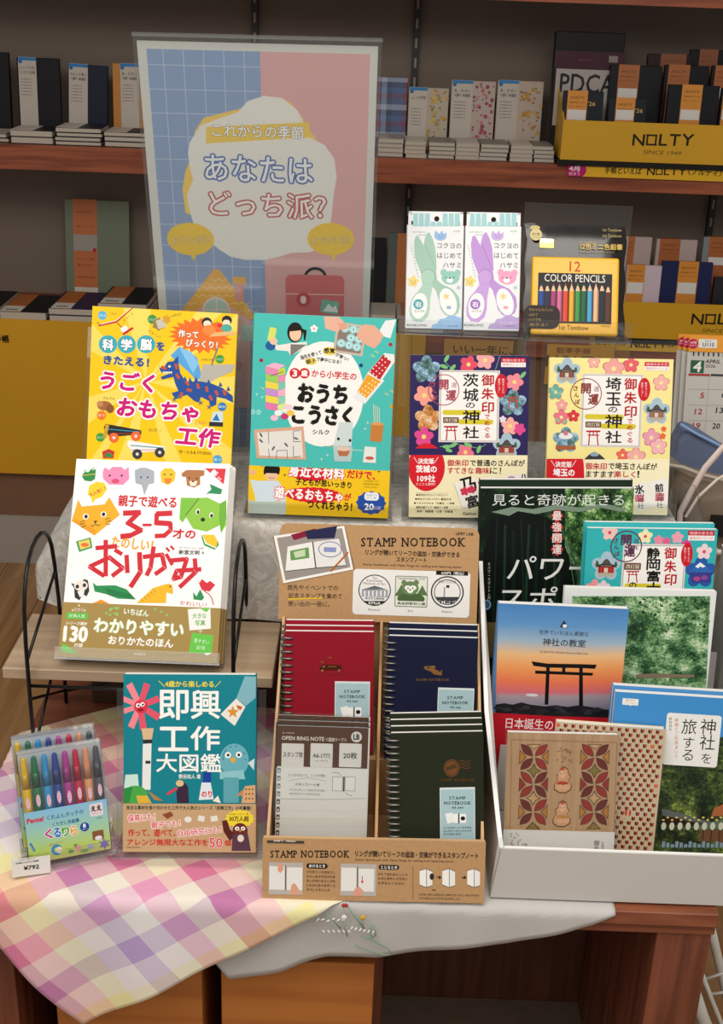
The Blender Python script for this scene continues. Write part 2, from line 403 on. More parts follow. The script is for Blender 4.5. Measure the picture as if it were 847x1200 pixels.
def vgrad(name, stops, noise=0.0, rough=0.4, scale=6):
    M = bpy.data.materials.new(name); M.use_nodes = True; nt = M.node_tree; b = nt.nodes['Principled BSDF']
    tc = nt.nodes.new('ShaderNodeTexCoord'); sp = nt.nodes.new('ShaderNodeSeparateXYZ'); nt.links.new(tc.outputs['UV'], sp.inputs[0])
    r = ramp_node(nt, stops); src = sp.outputs[1]
    if noise:
        n = nt.nodes.new('ShaderNodeTexNoise'); n.inputs['Scale'].default_value = scale; nt.links.new(tc.outputs['UV'], n.inputs[0])
        a = nt.nodes.new('ShaderNodeMath'); a.operation = 'MULTIPLY_ADD'; a.inputs[1].default_value = noise; nt.links.new(n.outputs[0], a.inputs[0]); nt.links.new(src, a.inputs[2]); src = a.outputs[0]
    nt.links.new(src, r.inputs[0]); nt.links.new(r.outputs[0], b.inputs['Base Color']); b.inputs['Roughness'].default_value = rough; return M
POSE = {
    'science': [-0.2654, 1.4763, 0.99, 0.0349, 0.3467, -0.0266, 0.186, 0.2539],
    'teal': [-0.0558, 1.4625, 0.992, 0.0302, 0.2595, -0.0138, 0.1792, 0.2539],
    'ibaraki': [0.1371, 1.4737, 0.992, -0.0176, 0.2851, 0.034, 0.1519, 0.2085],
    'saitama': [0.3217, 1.5025, 0.992, -0.0035, 0.3048, 0.0205, 0.1607, 0.2035],
    'origami': [-0.2644, 1.3061, 0.86, -0.0633, 0.5869, 0.0265, 0.1938, 0.2471],
    'poster': [-0.1386, 1.62, 1.1952, 0.0301, -0.258, 0.0105, 0.2785, 0.3725],
    'scis1': [0.0871, 1.62, 1.2021, 0.0197, 0.2954, 0.015, 0.0756, 0.1537],
    'scis2': [0.1643, 1.62, 1.2026, 0.024, 0.3324, 0.0132, 0.0746, 0.1557],
    'pencil': [0.2757, 1.62, 1.2005, -0.0199, 0.4298, 0.0173, 0.1346, 0.1511],
    'kogu': [-0.1799, 1.1333, 0.715, 0.0084, 0.3656, 0.0269, 0.1488, 0.201],
    'pens': [-0.3098, 1.1164, 0.715, 0.3289, 0.1766, 0.0237, 0.0914, 0.1311],
    'header': [0.0238, 1.33, 0.9112, -0.0288, 0.3437, 0.0189, 0.2406, 0.1171],
    'panel': [0.0281, 1.0755, 0.7, -0.0008, 0.2749, 0.0186, 0.2415, 0.0694],
    'red': [-0.0285, 1.2317, 0.787, 0.0102, 0.2792, 0.0209, 0.1045, 0.146],
    'navy': [0.0897, 1.2254, 0.7883, 0.0031, 0.2792, 0.0061, 0.1045, 0.146],
    'green': [0.0979, 1.111, 0.7492, 0.0131, 0.2792, 0.0915, 0.1015, 0.132],
    'refill': [-0.0333, 1.1216, 0.7389, 0.0025, 0.2792, 0.0044, 0.1045, 0.138],
    'wood': [0.2339, 1.1247, 0.7152, 0.0026, 0.2618, 0.0103, 0.1236, 0.1579],
    'yagasuri': [0.2832, 1.1437, 0.7152, -0.0076, 0.2618, -0.0311, 0.1218, 0.1588],
    'tabi': [0.3605, 1.1583, 0.7085, -0.0055, 0.2618, -0.0233, 0.1436, 0.1945],
    'jinja': [0.2383, 1.2571, 0.7476, -0.0017, 0.1571, -0.008, 0.1532, 0.2169],
    'forest': [0.3373, 1.2921, 0.7611, 0.0015, 0.1571, 0.0073, 0.1809, 0.2117],
    'shizuoka': [0.3574, 1.3421, 0.8206, 0.0042, 0.1571, 0.0232, 0.1581, 0.2102],
    'power': [0.249, 1.3837, 0.8157, 0.0057, 0.1571, 0.0338, 0.1901, 0.2451],
}
# ------------------------------------------------------------------ setting
fl = struct(MB().box(-1.7, 1.7, 0.2, 3.9, -0.05, -0.012).build('floor', W_FLOOR))
fl['label'] = 'tan wood plank floor under the table'
_pl = []
rr = random.Random(5)
for i in range(22):
    x0 = -1.65 + i * 0.15; off = rr.uniform(0.2, 0.8)
    ys = [0.25, 0.25 + off * 0.9 + 0.3]
    while ys[-1] < 3.5: ys.append(ys[-1] + 1.05)
    ys[-1] = 3.55
    for a, b in zip(ys[:-1], ys[1:]):
        key = round(b - a, 2)
        o = MB().box(0.001, 0.149, 0.001, b - a - 0.001, -0.012, 0).build('plank', W_FLOOR, fl); o.location = (x0, a, 0)
wb = struct(MB().box(-1.7, 1.7, 3.62, 3.72, 0, 2.6).build('wall_back', mat('shelf_back_panel', '#76695f', 0.8, bump=0.2, bscale=300)))
wb['label'] = 'grey brown back panel of the wall shelving'
struct(MB().box(-1.7, 1.7, 3.33, 3.62, 0.0, 0.16).build('baseboard_back', mat('plinth_grey', '#a69c92', 0.7)))

def shelf(zt, zb, label, yf=3.30):
    t = empty('shelf_board', (0, yf, zb), label, 'shelf')
    o = MB().box(-1.7, 1.7, 0.004, 0.32, 0, zt - zb).build('board', W_SHELF, t)
    MB().box(-1.7, 1.7, 0, 0.004, 0, zt - zb).build('front_edging', W_SHELF, t)
    return t
shelf(1.214, 1.152, 'reddish brown wooden wall shelf behind the top of the poster')
shelf(0.752, 0.70, 'reddish brown wooden wall shelf low down above the yellow panel')
shelf(1.655, 1.60, 'topmost reddish brown wooden shelf at the upper edge')
bp = MB().box(-1.7, 1.7, 3.325, 3.36, 0.16, 0.70).build('drawer_front', mat('brown_drawer_front', '#7d5a42', 0.6, var=0.08, vscale=8)); tag(bp, 'plain brown board below the yellow panel, above the pale plinth', 'board')
for X in (-0.338, 0.102, 0.969):
    nm = {-0.338: 'above the blue and pink poster', 0.102: 'behind the green scissors package', 0.969: 'at the far right of the shelves'}[X]
    t = empty('slotted_rail', (X, 3.60, 0.4), 'black slotted shelf upright on the back wall, ' + nm, 'shelf rail', 'slotted uprights of the wall shelving')
    MB().box(-0.009, 0.009, 0, 0.018, 0, 2.0).build('channel', mat('black_channel', '#1c1815', 0.5), t)
    s = MB()
    for k in range(40): s.box(-0.003, 0.003, -0.001, 0.0, 0.02 + k * 0.05, 0.045 + k * 0.05)
    tag(s.build('slot', mat('slot_glint', '#8a8078', 0.4), t), kind='stuff')

# yellow display skirt below the lower shelf with its lettering
it = Item('yellow_panel', [-0.63, 3.292, 0.303, 0, 0, 0, 1.5, 0.4515], 'long plain yellow panel hanging under the lower shelf', 'display panel')
xr = float(aty(496, 450, 3.29)[0]); x_l = -1.45; it.w = xr - x_l
it.root.location.x = (xr + x_l) / 2; it.o[0] = (xr + x_l) / 2
MB().box(-it.w / 2, it.w / 2, 0, 0.006, 0, it.h).build('panel_sheet', mat('yellow_card', '#d09a10', 0.45, var=0.04, vscale=3), it.root)
p = Pr(it, (0, 0, 1)); p.T('手帳', 2, 397, 17, 9, '#2a1c08', bold=0.04); p.L([(483, 380), (483, 552)], 1.2, '#a87a10'); p.build('lettering')

# ------------------------------------------------------------------ display table
TB = empty('display_table', (0, 1.08, 0), 'reddish walnut display table with open front compartments', 'table')
def tb(name, x0, x1, y0, y1, z0, z1, M=W_TABLE):
    return bevel(MB().box(x0, x1, y0 - 1.08, y1 - 1.08, z0, z1).build(name, M, TB), 0.001, 1)
tb('table_top', -0.43, 0.407, 1.078, 1.83, 0.682, 0.70)
tb('top_rail', -0.43, 0.407, 1.082, 1.10, 0.668, 0.6818)
tb('side_panel', 0.345, 0.405, 1.085, 1.42, 0.0, 0.668, W_TABLEV)
tb('side_panel', -0.43, -0.375, 1.085, 1.42, 0.0, 0.668, W_TABLEV)
tb('back_panel', -0.375, 0.345, 1.40, 1.42, 0.0, 0.668, wood('dark_back_wood', '#4a2a1e', '#653b2a', 2))
tb('partition', 0.036, 0.048, 1.20, 1.40, 0.0, 0.6675, W_TABLEV)
tb('compartment_floor', 0.048, 0.345, 1.09, 1.40, 0.23, 0.256, mat('grey_brown_shelf', '#6e5e50', 0.6, var=0.1, vscale=30))
tb('rear_leg', 0.36, 0.405, 1.76, 1.82, 0.0, 0.68, W_TABLEV)
tb('rear_leg', -0.43, -0.39, 1.76, 1.82, 0.0, 0.68, W_TABLEV)
s = MB()
for x, z in ((0.10, 0.50), (0.26, 0.50)): s.tube([(x, 1.40 - 1.08 - 0.004, z), (x, 1.40 - 1.08 + 0.001, z)], 0.005, 10)
s.build('screw_cap', mat('dark_plastic', '#1a1210', 0.5), TB)

def crate(x0, x1, z1, label):
    y0, y1 = 1.10, 1.39; cx = (x0 + x1) / 2; w = (x1 - x0) / 2
    t = empty('storage_box', (cx, y0, 0.0), label, 'box', 'orange wood boxes inside the table')
    f = bevel(MB().box(-w, w, 0, 0.012, 0, z1).build('front_panel', W_CRATE, t), 0.0015, 2)
    for sx in (-1, 1): MB().box(min(sx * w, sx * (w - 0.01)), max(sx * w, sx * (w - 0.01)), 0.0125, y1 - y0, 0, z1).build('side_panel', W_CRATE, t)
    MB().box(-w + 0.0105, w - 0.0105, 0.0125, y1 - y0, 0.0, 0.01).build('bottom_panel', W_CRATE, t)
    MB().box(-w + 0.0105, w - 0.0105, y1 - y0 - 0.01, y1 - y0, 0.0105, z1).build('back_panel', W_CRATE, t)
    return t
crate(-0.335, -0.164, 0.585, 'orange wooden box in the table below the checked cloth corner')
crate(-0.142, 0.034, 0.592, 'orange wooden box in the table below the white cloth hem')

# ------------------------------------------------------------------ cloths
def gingham():
    M = bpy.data.materials.new('pastel_check_cotton'); M.use_nodes = True; nt = M.node_tree; b = nt.nodes['Principled BSDF']
    tc = nt.nodes.new('ShaderNodeTexCoord'); sp = nt.nodes.new('ShaderNodeSeparateXYZ'); nt.links.new(tc.outputs['UV'], sp.inputs[0])
    cols = ['#c84470', '#eeaca4', '#ece4a8', '#ebe4e4', '#b9a0d0', '#e8e5e4', '#e29cbe', '#ece0c4']
    out = []
    for k in (0, 1):
        a = nt.nodes.new('ShaderNodeMath'); a.operation = 'MULTIPLY_ADD'; a.inputs[1].default_value = 1 / (0.0295 * len(cols)); a.inputs[2].default_value = 4.05 + 0.25 * k
        nt.links.new(sp.outputs[k], a.inputs[0])
        fr = nt.nodes.new('ShaderNodeMath'); fr.operation = 'FRACT'; nt.links.new(a.outputs[0], fr.inputs[0])
        r = ramp_node(nt, [(i / len(cols), c) for i, c in enumerate(cols)], 'CONSTANT'); nt.links.new(fr.outputs[0], r.inputs[0]); out.append(r.outputs[0])
    mx = nt.nodes.new('ShaderNodeMix'); mx.data_type = 'RGBA'; mx.inputs[0].default_value = 0.5
    nt.links.new(out[0], mx.inputs[6]); nt.links.new(out[1], mx.inputs[7])
    # fine weave tone
    w1 = nt.nodes.new('ShaderNodeTexNoise'); w1.inputs['Scale'].default_value = 900; nt.links.new(tc.outputs['UV'], w1.inputs[0])
    bp = nt.nodes.new('ShaderNodeBump'); bp.inputs['Strength'].default_value = 0.25; bp.inputs['Distance'].default_value = 0.0006
    nt.links.new(w1.outputs[0], bp.inputs['Height']); nt.links.new(bp.outputs[0], b.inputs['Normal'])
    nt.links.new(mx.outputs[2], b.inputs['Base Color']); b.inputs['Roughness'].default_value = 0.9; b.inputs['Specular IOR Level'].default_value = 0.15
    b.inputs['Sheen Weight'].default_value = 0.2
    return M
def sheet(name, pts, nu, nv, M, uvs=None, thick=0.0009, label=None, cat=None):
    f = [(j * (nu + 1) + i, j * (nu + 1) + i + 1, (j + 1) * (nu + 1) + i + 1, (j + 1) * (nu + 1) + i) for j in range(nv) for i in range(nu)]
    o = link(name, pts, f, M, None, None, True)
    if uvs:
        l = o.data.uv_layers.new(name='uv'); l.data.foreach_set('uv', np.array([uvs[i] for q in f for i in q], dtype=np.float32).ravel())
    sd = o.modifiers.new('thick', 'SOLIDIFY'); sd.thickness = thick; sd.offset = 0
    if label: tag(o, label, cat)
    return o
dA = np.array([math.cos(D(32.4)), math.sin(D(32.4))]); dB = np.array([math.cos(D(128)), math.sin(D(128))]); C0 = np.array([-0.294, 0.892])
pts, uvs = [], []
NU, NV = 110, 110; EY, EX = 1.068, -0.437
for j in range(NV + 1):
    for i in range(NU + 1):
        a, b_ = 0.56 * i / NU, 0.49 * j / NV; q = C0 + dA * a + dB * b_; x, y = q; z = 0.7022
        fy, fx = max(0, EY - y), max(0, EX - x)
        if fy > 0:
            soft = min(fy, 0.012); y = EY - 0.006 * math.sin(soft / 0.012 * math.pi / 2) - 0.045 * max(0, fy - 0.01) * (1 + 0.6 * math.sin(x * 34 + 1)) ; z -= fy
            y -= 0.004 * math.sin(x * 50) * min(1, fy / 0.1)
        if fx > 0: x = EX - 0.004 - 0.02 * fx; z -= fx
        if fy == 0 and fx == 0: z += 0.0009 * (1 + math.sin(x * 40 + y * 25)) * (1 if y < 1.3 else 0.4) * (0 if (x > -0.12) else 1)
        pts.append((x, y, z)); uvs.append((a, b_))
sheet('check_cloth', pts, NU, NV, gingham(), uvs, 0.0006, 'pastel pink, yellow and lavender checked cloth hanging over the table front', 'tablecloth')

M_WHITE = mat('white_cotton', '#c2c0bd', 0.9, bump=0.5, bscale=900, spec=0.2)
_h = [aty(x, y, 1.069) for x, y in ((245, 1120), (250, 1130), (267, 1151), (274, 1150), (328, 1140), (356, 1130), (382, 1124), (421, 1122), (441, 1123), (480, 1119), (527, 1114), (595, 1108), (653, 1097), (695, 1086), (723, 1075))]
xs = [q[0] for q in _h]; zs = [q[2] for q in _h]
pts = []; NU, NV = 90, 40
def hemz(x): return float(np.interp(x, xs, zs))
for j in range(NV + 1):
    for i in range(NU + 1):
        x = -0.150 + 0.443 * i / NU; t = j / NV
        L = 0.22 + (0.702 - hemz(x)); d = t * L
        if d < 0.22: y, z = 1.297 - d, 0.7008
        else: e = d - 0.22; y = 1.0745 - 0.0015 * math.sin(min(1, e / 0.01) * 1.57) - 0.0018 * math.sin(x * 60) * min(1, e / 0.06) * (1 if x < 0.25 else 0.3); z = 0.7008 - e
        if x < -0.1: x = x + 0.0  
        pts.append((x, max(y, 1.0695), z))
# the box and tray stand on its flat part, so the flat part is only modelled in front of them
o = sheet('white_cloth', pts, NU, NV, M_WHITE, None, 0.0006, 'white embroidered cloth hanging over the table front below the kraft box', 'tablecloth')
tube_g = MB(); tube_w = MB(); tube_y = MB(); tube_r = MB()
def on_cloth(px, py, e=0.0012): q = aty(px, py, 1.066); return (q[0], 1.067 - e, q[2])
def stitch(mb, L, r=0.0009): mb.tube([on_cloth(*q) for q in L], r, 6)
for L in ([(407, 1062), (417, 1076), (427, 1088)], [(382, 1070), (391, 1079), (399, 1088)], [(403, 1078), (404, 1088), (407, 1097)], [(425, 1079), (425, 1087)], [(436, 1083), (434, 1091), (436, 1099), (440, 1096), (438, 1085)], [(416, 1107), (432, 1114), (450, 1119), (459, 1118), (455, 1112), (444, 1106), (433, 1099), (424, 1096)]):
    stitch(tube_g, L, 0.0008)
for k in range(6):
    stitch(tube_w, [(370 + k * 6, 1080 - (k % 2) * 2), (374 + k * 6, 1076 + k % 3)], 0.0008)
    stitch(tube_w, [(410 + k * 5, 1090 + k), (413 + k * 5, 1086 + k)], 0.0008); stitch(tube_w, [(378 + k * 6, 1090), (381 + k * 6, 1094)], 0.0007)
for k in range(6):
    a = k * math.pi / 3
    stitch(tube_y, [(425, 1075), (425 + 3 * math.cos(a), 1075 + 2.5 * math.sin(a))], 0.0013); stitch(tube_w, [(403, 1075), (403 + 3 * math.cos(a), 1075 + 2.5 * math.sin(a))], 0.0013)
    stitch(tube_r, [(404, 1061), (404 + 4 * math.cos(a), 1061 + 2 * math.sin(a))], 0.0013)
tube_g.build('embroidered_stems', plain('#7f9c80', 0.8), o, True); tube_w.build('embroidered_sprigs', plain('#e8ece6', 0.8), o, True)
tube_y.build('embroidered_flower', plain('#d8b23a', 0.8), o, True); tube_r.build('embroidered_flower', plain('#b8383c', 0.8), o, True)

# tier behind, covered with a white lace cloth
T1 = empty('display_riser', (0.08, 1.458, 0.7015), 'wide brown riser box under the white lace cloth at the back of the table', 'riser')
M_RB = mat('riser_brown', '#4a3226', 0.6)
MB().box(-0.44, 0.32, 0.002, 0.016, 0, 0.274).build('front_board', M_RB, T1); MB().box(-0.44, 0.32, 0.002, 0.33, 0.2742, 0.281).build('top_board', M_RB, T1)
MB().box(-0.44, -0.425, 0.0165, 0.33, 0, 0.274).build('side_board', M_RB, T1); MB().box(0.305, 0.32, 0.0165, 0.33, 0, 0.274).build('side_board', M_RB, T1)
def lace():
    M = bpy.data.materials.new('white_lace'); M.use_nodes = True; nt = M.node_tree; b = nt.nodes['Principled BSDF']
    tc = nt.nodes.new('ShaderNodeTexCoord'); v = nt.nodes.new('ShaderNodeTexNoise'); v.inputs['Scale'].default_value = 38; v.inputs['Detail'].default_value = 3; v.inputs['Distortion'].default_value = 1.5
    nt.links.new(tc.outputs['Object'], v.inputs[0])
    r = ramp_node(nt, [(0.40, '#bcb6ae'), (0.47, '#c6c0b8'), (0.52, '#d6d2cb'), (0.62, '#c6c1b9')]); nt.links.new(v.outputs[0], r.inputs[0]); nt.links.new(r.outputs[0], b.inputs['Base Color'])
    n = nt.nodes.new('ShaderNodeTexNoise'); n.inputs['Scale'].default_value = 700; nt.links.new(tc.outputs['Object'], n.inputs[0])
    ad = nt.nodes.new('ShaderNodeMath'); ad.operation = 'ADD'; nt.links.new(v.outputs[0], ad.inputs[0]); nt.links.new(n.outputs[0], ad.inputs[1])
    bp = nt.nodes.new('ShaderNodeBump'); bp.inputs['Strength'].default_value = 0.5; bp.inputs['Distance'].default_value = 0.002
    nt.links.new(ad.outputs[0], bp.inputs['Height']); nt.links.new(bp.outputs[0], b.inputs['Normal']); b.inputs['Roughness'].default_value = 0.95; b.inputs['Specular IOR Level'].default_value = 0.1
    return M
pts = []; NU, NV = 120, 60
for j in range(NV + 1):
    for i in range(NU + 1):
        x = -0.47 + 0.885 * i / NU; d = 0.50 * j / NV          # d from the back edge forwards
        y, z = 1.80 - d, 0.9845
        if y < 1.4555: e = 1.4555 - y; y = 1.4545 - 0.004 * math.sin(min(1, e / 0.01) * 1.57) - 0.0025 * (1 + math.sin(x * 55)) * min(1, e / 0.1); z -= e
        if x < -0.362:
            e = -0.362 - x; z -= 0.75 * e + 0.10 * max(0, 1.62 - (1.80 - d)) * e / 0.1 * 0.5; x = -0.362 - 0.66 * e; y += 0.35 * e
        pts.append((x, y, max(z, 0.8445)))
sheet('lace_cloth', pts, NU, NV, lace(), None, 0.0006, 'white lace cloth over the riser behind, under the upright books', 'tablecloth')

# pale board on a black wire rack
b = bevel(MB().box(-0.43, -0.101, 1.305, 1.448, 0.828, 0.8425).build('plank_shelf', W_BOARD), 0.001, 1); tag(b, 'pale wooden board on the black wire rack, under the origami book', 'board')
rk = empty('wire_rack', (-0.27, 1.38, 0.7025), 'black wire rack with two tall arches carrying the pale board', 'rack')
for X, nm in ((-0.437, 'l'), (-0.093, 'r')):
    X = -0.4365 if nm == 'l' else -0.0955
for X in (-0.395, -0.147):
    x = X + 0.27; m_ = MB(); yf, yb, zt = -0.0875, 0.0745, 0.285
    arch = [(x, yf + 0.004, 0.0), (x, yf, 0.10), (x, yf + 0.001, 0.18), (x, yf + 0.006, 0.225)]
    for k in range(1, 10):
        t = math.pi * (1 - k / 10); arch.append((x, (yf + yb) / 2 - 0.002 + 0.068 * math.cos(t), 0.228 + 0.057 * math.sin(t)))
    arch += [(x, yb - 0.010, 0.215), (x, yb - 0.002, 0.16), (x, yb, 0.08), (x, yb, 0)]
    m_.tube(arch, 0.0026, 8); m_.build('arch', M_BLACKWIRE, rk, True)
    m_ = MB(); m_.tube([(x, yf, 0.158), (x, yb - 0.012, 0.205)], 0.002, 6); m_.tube([(x, yf, 0.03), (x, yb, 0.11)], 0.002, 6); m_.tube([(x, yf, 0.105), (x, yb, 0.02)], 0.002, 6)
    m_.build('brace', M_BLACKWIRE, rk, True)
m_ = MB()
for y in (-0.0845, 0.0715): m_.tube([(-0.125, y, 0.1225), (0.123, y, 0.1225)], 0.0022, 6)
m_.tube([(-0.125, 0.0715, 0.02), (0.123, 0.0715, 0.09)], 0.002, 6); m_.tube([(-0.125, 0.0715, 0.09), (0.123, 0.0715, 0.02)], 0.002, 6)
m_.build('crossbar', M_BLACKWIRE, rk, True)

# ------------------------------------------------------------------ stands
def acryl_box(mb, edges, x0, x1, y0, y1, z0, z1): mb.box(x0, x1, y0, y1, z0, z1)
def sheetA(name, parent, x0, x1, y0, y1, z0, z1):
    """acrylic sheet: clear faces, frosted cut edges on its four narrow sides"""
    d = (x1 - x0, y1 - y0, z1 - z0); k = d.index(min(d)); fl_ = {0: (3, 5), 1: (2, 4), 2: (0, 1)}[k]
    mi = [0 if i in fl_ else 1 for i in range(6)]
    o = MB().add(boxv(x0, x1, y0, y1, z0, z1), BOXF, mi).build(name, [M_ACRYL, M_EDGE], parent); return o
def easel(it, label, th, m=0.008, H=None, lip=0.016, depth=0.006, foot=0.05, cat='stand', group=None, drop=0.0):
    r = empty('acrylic_stand', (0, 0, 0), label, cat, group); r.matrix_world = it.M.copy()
    w = it.w / 2 + m; H = H or it.h * 0.9
    sheetA('back_plate', r, -w, w, th + 0.0012, th + 0.0032, -0.0022, H)
    sheetA('ledge', r, -w, w, -depth, th + 0.0010, -0.0030, -0.0010)
    sheetA('front_lip', r, -w, w, -depth - 0.0022, -depth - 0.0002, -0.0030, lip)
    if foot:
        # prop foot, flat on the support, reaching back
        inv = it.M.to_3x3().inverted(); dn = inv @ Vector((0, 0, -1)); bk = inv @ Vector((it.ey[0], it.ey[1], 0)).normalized()
        o0 = Vector((0, th + 0.0045, -0.0022)) ; v = []
        for x, t in ((-w, 0), (w, 0), (w, foot), (-w, foot)):
            v.append(Vector((x, 0, 0)) + o0 + bk * t)
        vv = [tuple(q) for q in v] + [tuple(q - dn * 0.002) for q in v]
        MB().add(vv, BOXF, [0, 0, 1, 1, 1, 1]).build('foot_plate', [M_ACRYL, M_EDGE], r)
    return r

def book_body(it, th, cover, edge='left', M=None, tint=None):
    w, h = it.w / 2, it.h; C_ = M or plain(cover, 0.4)
    s = MB(); s.box(-w, w, 0, 0.0007, 0, h); s.box(-w, w, th - 0.0007, th, 0, h)
    if edge == 'left': s.box(-w, -w + 0.0007, 0.0008, th - 0.0008, 0, h)
    else: s.box(w - 0.0007, w, 0.0008, th - 0.0008, 0, h)
    s.build('cover', C_, it.root)
    e = 0.0012
    MB().box(-w + e, w - e, 0.0009, th - 0.0009, 0.0006, h + 0.0001).build('page_block', M_PAGE, it.root)
def band_body(it, th, hh, col):                    # paper band round the lower part of the book
    w = it.w / 2; s = MB(); s.box(-w - 0.0003, w + 0.0003, -0.0016, -0.0013, 0.0, hh); s.box(-w - 0.0006, -w - 0.0002, -0.0016, th, 0, hh); s.box(w + 0.0002, w + 0.0006, -0.0016, th, 0, hh)
    return s.build('paper_band', plain(col, 0.45), it.root)
# ------------------------------------------------------------------ books on the back tier
rnd = random.Random(7)
def rep(it, n, th, dz=0.004, dx=0.0, labels=(), group=None, skip=('cover_print', 'band_lettering'), gap=.0008):
    for k in range(1, n):
        dup(it.root, it.shifted(dx * k, (th + gap) * k, dz * k), labels[k - 1], group, skip)

# yellow science craft book
it = Item('picture_book', POSE['science'], 'yellow craft book with a blue dragon cover, behind the white origami book', 'book', 'craft books')
book_body(it, 0.014, '#f3cf1f', 'left'); easel(it, 'clear acrylic stand holding the yellow dragon craft book', 0.014)
p = Pr(it, (95, 350, 4.344)); Y = '#f5c90e'
p.full(Y)
for a in range(0, 360, 24): p.G([(330, 420), (330 + 900 * math.cos(D(a)), 420 + 900 * math.sin(D(a))), (330 + 900 * math.cos(D(a + 9)), 420 + 900 * math.sin(D(a + 9)))], '#f7dc62')
p.full(Y, 0, .0, 1, .02)
p.L([(90, 137), (180, 118), (260, 45)], 9, '#c8242c'); p.L([(185, 125), (235, 175)], 5, '#c8242c'); p.L([(92, 132), (178, 112), (250, 45)], 3, '#f2f0ee')
p.R(205, 140, 240, 175, '#f3efe8', rot=-35); p.L([(215, 180), (262, 150)], 12, '#c8242c'); p.L([(100, 133), (80, 120)], 3, '#222')
for x, y, r, c, t in ((108, 85, 24, '#52b4e0', 'はねる'), (362, 105, 25, '#2f9148', 'ゴムで'), (706, 308, 24, '#3f9a3c', 'ゴムで'), (98, 706, 24, '#3f9a3c', 'ゴムで'), (718, 550, 24, '#2d7fc0', '磁石'), (104, 594, 25, '#ee7a2c', '手で'), (694, 820, 26, '#4aa8e0', '風で')):
    p.star(x, y, r, r * 0.88, 12, c); p.T(t, x, y, r * 1.5, r * 0.5, '#eef6f0')
p.star(395, 130, 36, 26, 6, '#9a7b45'); p.R(385, 105, 430, 150, '#c9c3b4', rot=-20); p.star(435, 105, 26, 17, 6, '#d6a02a'); p.T('ピョーン！', 374, 180, 66, 14, '#333', rot=28); p.T('はねる！', 487, 82, 52, 13, '#333', rot=-15)
p.T('ビューン', 240, 92, 62, 13, '#333', rot=-42); p.T('＼とぶ！／', 172, 76, 60, 14, '#333')
p.star(608, 188, 165, 128, 22, '#ee6f22', sy=0.56)
p.E(640, 120, 26, 25, '#231a18'); p.E(642, 128, 20, 17, '#fbe2cf'); p.E(652, 160, 34, 26, '#f08a3c'); p.E(742, 110, 26, 24, '#231a18'); p.E(740, 122, 19, 15, '#fbe2cf'); p.E(740, 150, 28, 20, '#4fae9c')
p.G([(680, 172), (782, 165), (786, 186), (650, 194)], '#e8b878'); p.E(706, 135, 14, 12, '#d8302c')
p.T('作って', 546, 180, 100, 36, '#fffdf4', rot=2, bold=0.04, out=('#7a3512', 0.09)); p.T('びっくり！', 614, 230, 160, 36, '#fffdf4', rot=2, bold=0.04, out=('#7a3512', 0.09))
for x, t in ((137, '科'), (232, '学'), (331, '脳')): p.E(x, 232, 47, 46, '#35aec0'); p.T(t, x, 234, 54, 54, '#ffffff', bold=0.05, out=('#1a5a86', 0.1))
p.T('を', 404, 242, 38, 42, '#1c4d9c', bold=0.06); p.T('きたえる！', 230, 318, 228, 42, '#1c4d9c', rot=1, bold=0.06)
# dragon
p.G([(455, 290), (500, 245), (540, 262), (590, 300), (615, 395), (590, 420), (560, 385)], '#58a5e0'); p.G([(500, 250), (560, 270), (600, 330), (570, 380)], '#86c3ee')
p.G([(620, 335), (790, 335), (770, 372), (700, 400), (650, 430), (600, 425)], '#b9b4aa'); p.G([(690, 250), (700, 250), (668, 340), (660, 340)], '#8a8272')
p.G([(392, 320), (400, 352), (425, 345), (440, 322), (470, 318), (494, 290), (496, 330), (505, 380), (535, 425), (600, 420), (660, 430), (720, 455), (772, 495), (774, 530), (735, 510), (690, 500), (688, 540), (660, 552), (650, 520), (610, 500), (600, 530), (575, 520), (540, 490), (500, 500), (480, 512), (460, 480), (495, 470), (478, 430), (470, 398), (440, 405), (412, 412), (405, 398), (440, 385), (462, 372), (445, 372), (410, 378), (400, 360)], '#234f9c')
for x, y, a in ((420, 352, 20), (485, 345, 70), (492, 395, 60), (540, 430, 50), (550, 465, 10), (595, 445, 70), (640, 460, 80), (690, 480, 60), (730, 478, 70), (660, 505, 60), (510, 490, 100)): p.R(x - 14, y - 7, x + 14, y + 7, '#c35238', rot=a, r=2)
for x, y in ((520, 400), (545, 405), (575, 402), (640, 415), (700, 428), (740, 450)): p.G([(x, y + 20), (x + 8, y - 6), (x + 20, y + 18)], '#234f9c')
p.E(450, 345, 7, 6, '#f0e8c8'); 
for k in range(5): p.G([(414 + k * 10, 372 + k * 0), (420 + k * 10, 385), (424 + k * 10, 371)], '#f6f2e4')
for x, y in ((475, 512), (608, 530), (652, 552), (500, 500)): p.star(x, y, 18, 5, 5, '#5f6a78')
p.T('バサバサ', 642, 312, 62, 16, '#333')
def puff(t, x, y, w, h, rot=0): p.T(t, x, y, w, h, '#cc0f78', rot=rot, bold=0.05, slant=0.12, out=[('#fefefe', 0.13)])
puff('うごく', 235, 422, 270, 92, 1); puff('おもちゃ', 392, 568, 408, 92, 2); puff('工作', 596, 705, 216, 92, 2); p.T('こうさく', 610, 632, 56, 12, '#cc0f78')
p.T('ブルブル', 142, 507, 60, 13, '#333'); p.E(120, 545, 38, 24, '#a5673c'); p.E(148, 560, 20, 22, '#8d5430'); p.E(96, 535, 16, 15, '#c58a5e')
p.G([(655, 640), (672, 575), (722, 575), (722, 645)], '#cfdfe8'); p.G([(668, 620), (690, 585), (706, 622)], '#2473b8'); p.R(652, 628, 722, 650, '#2b2a33')
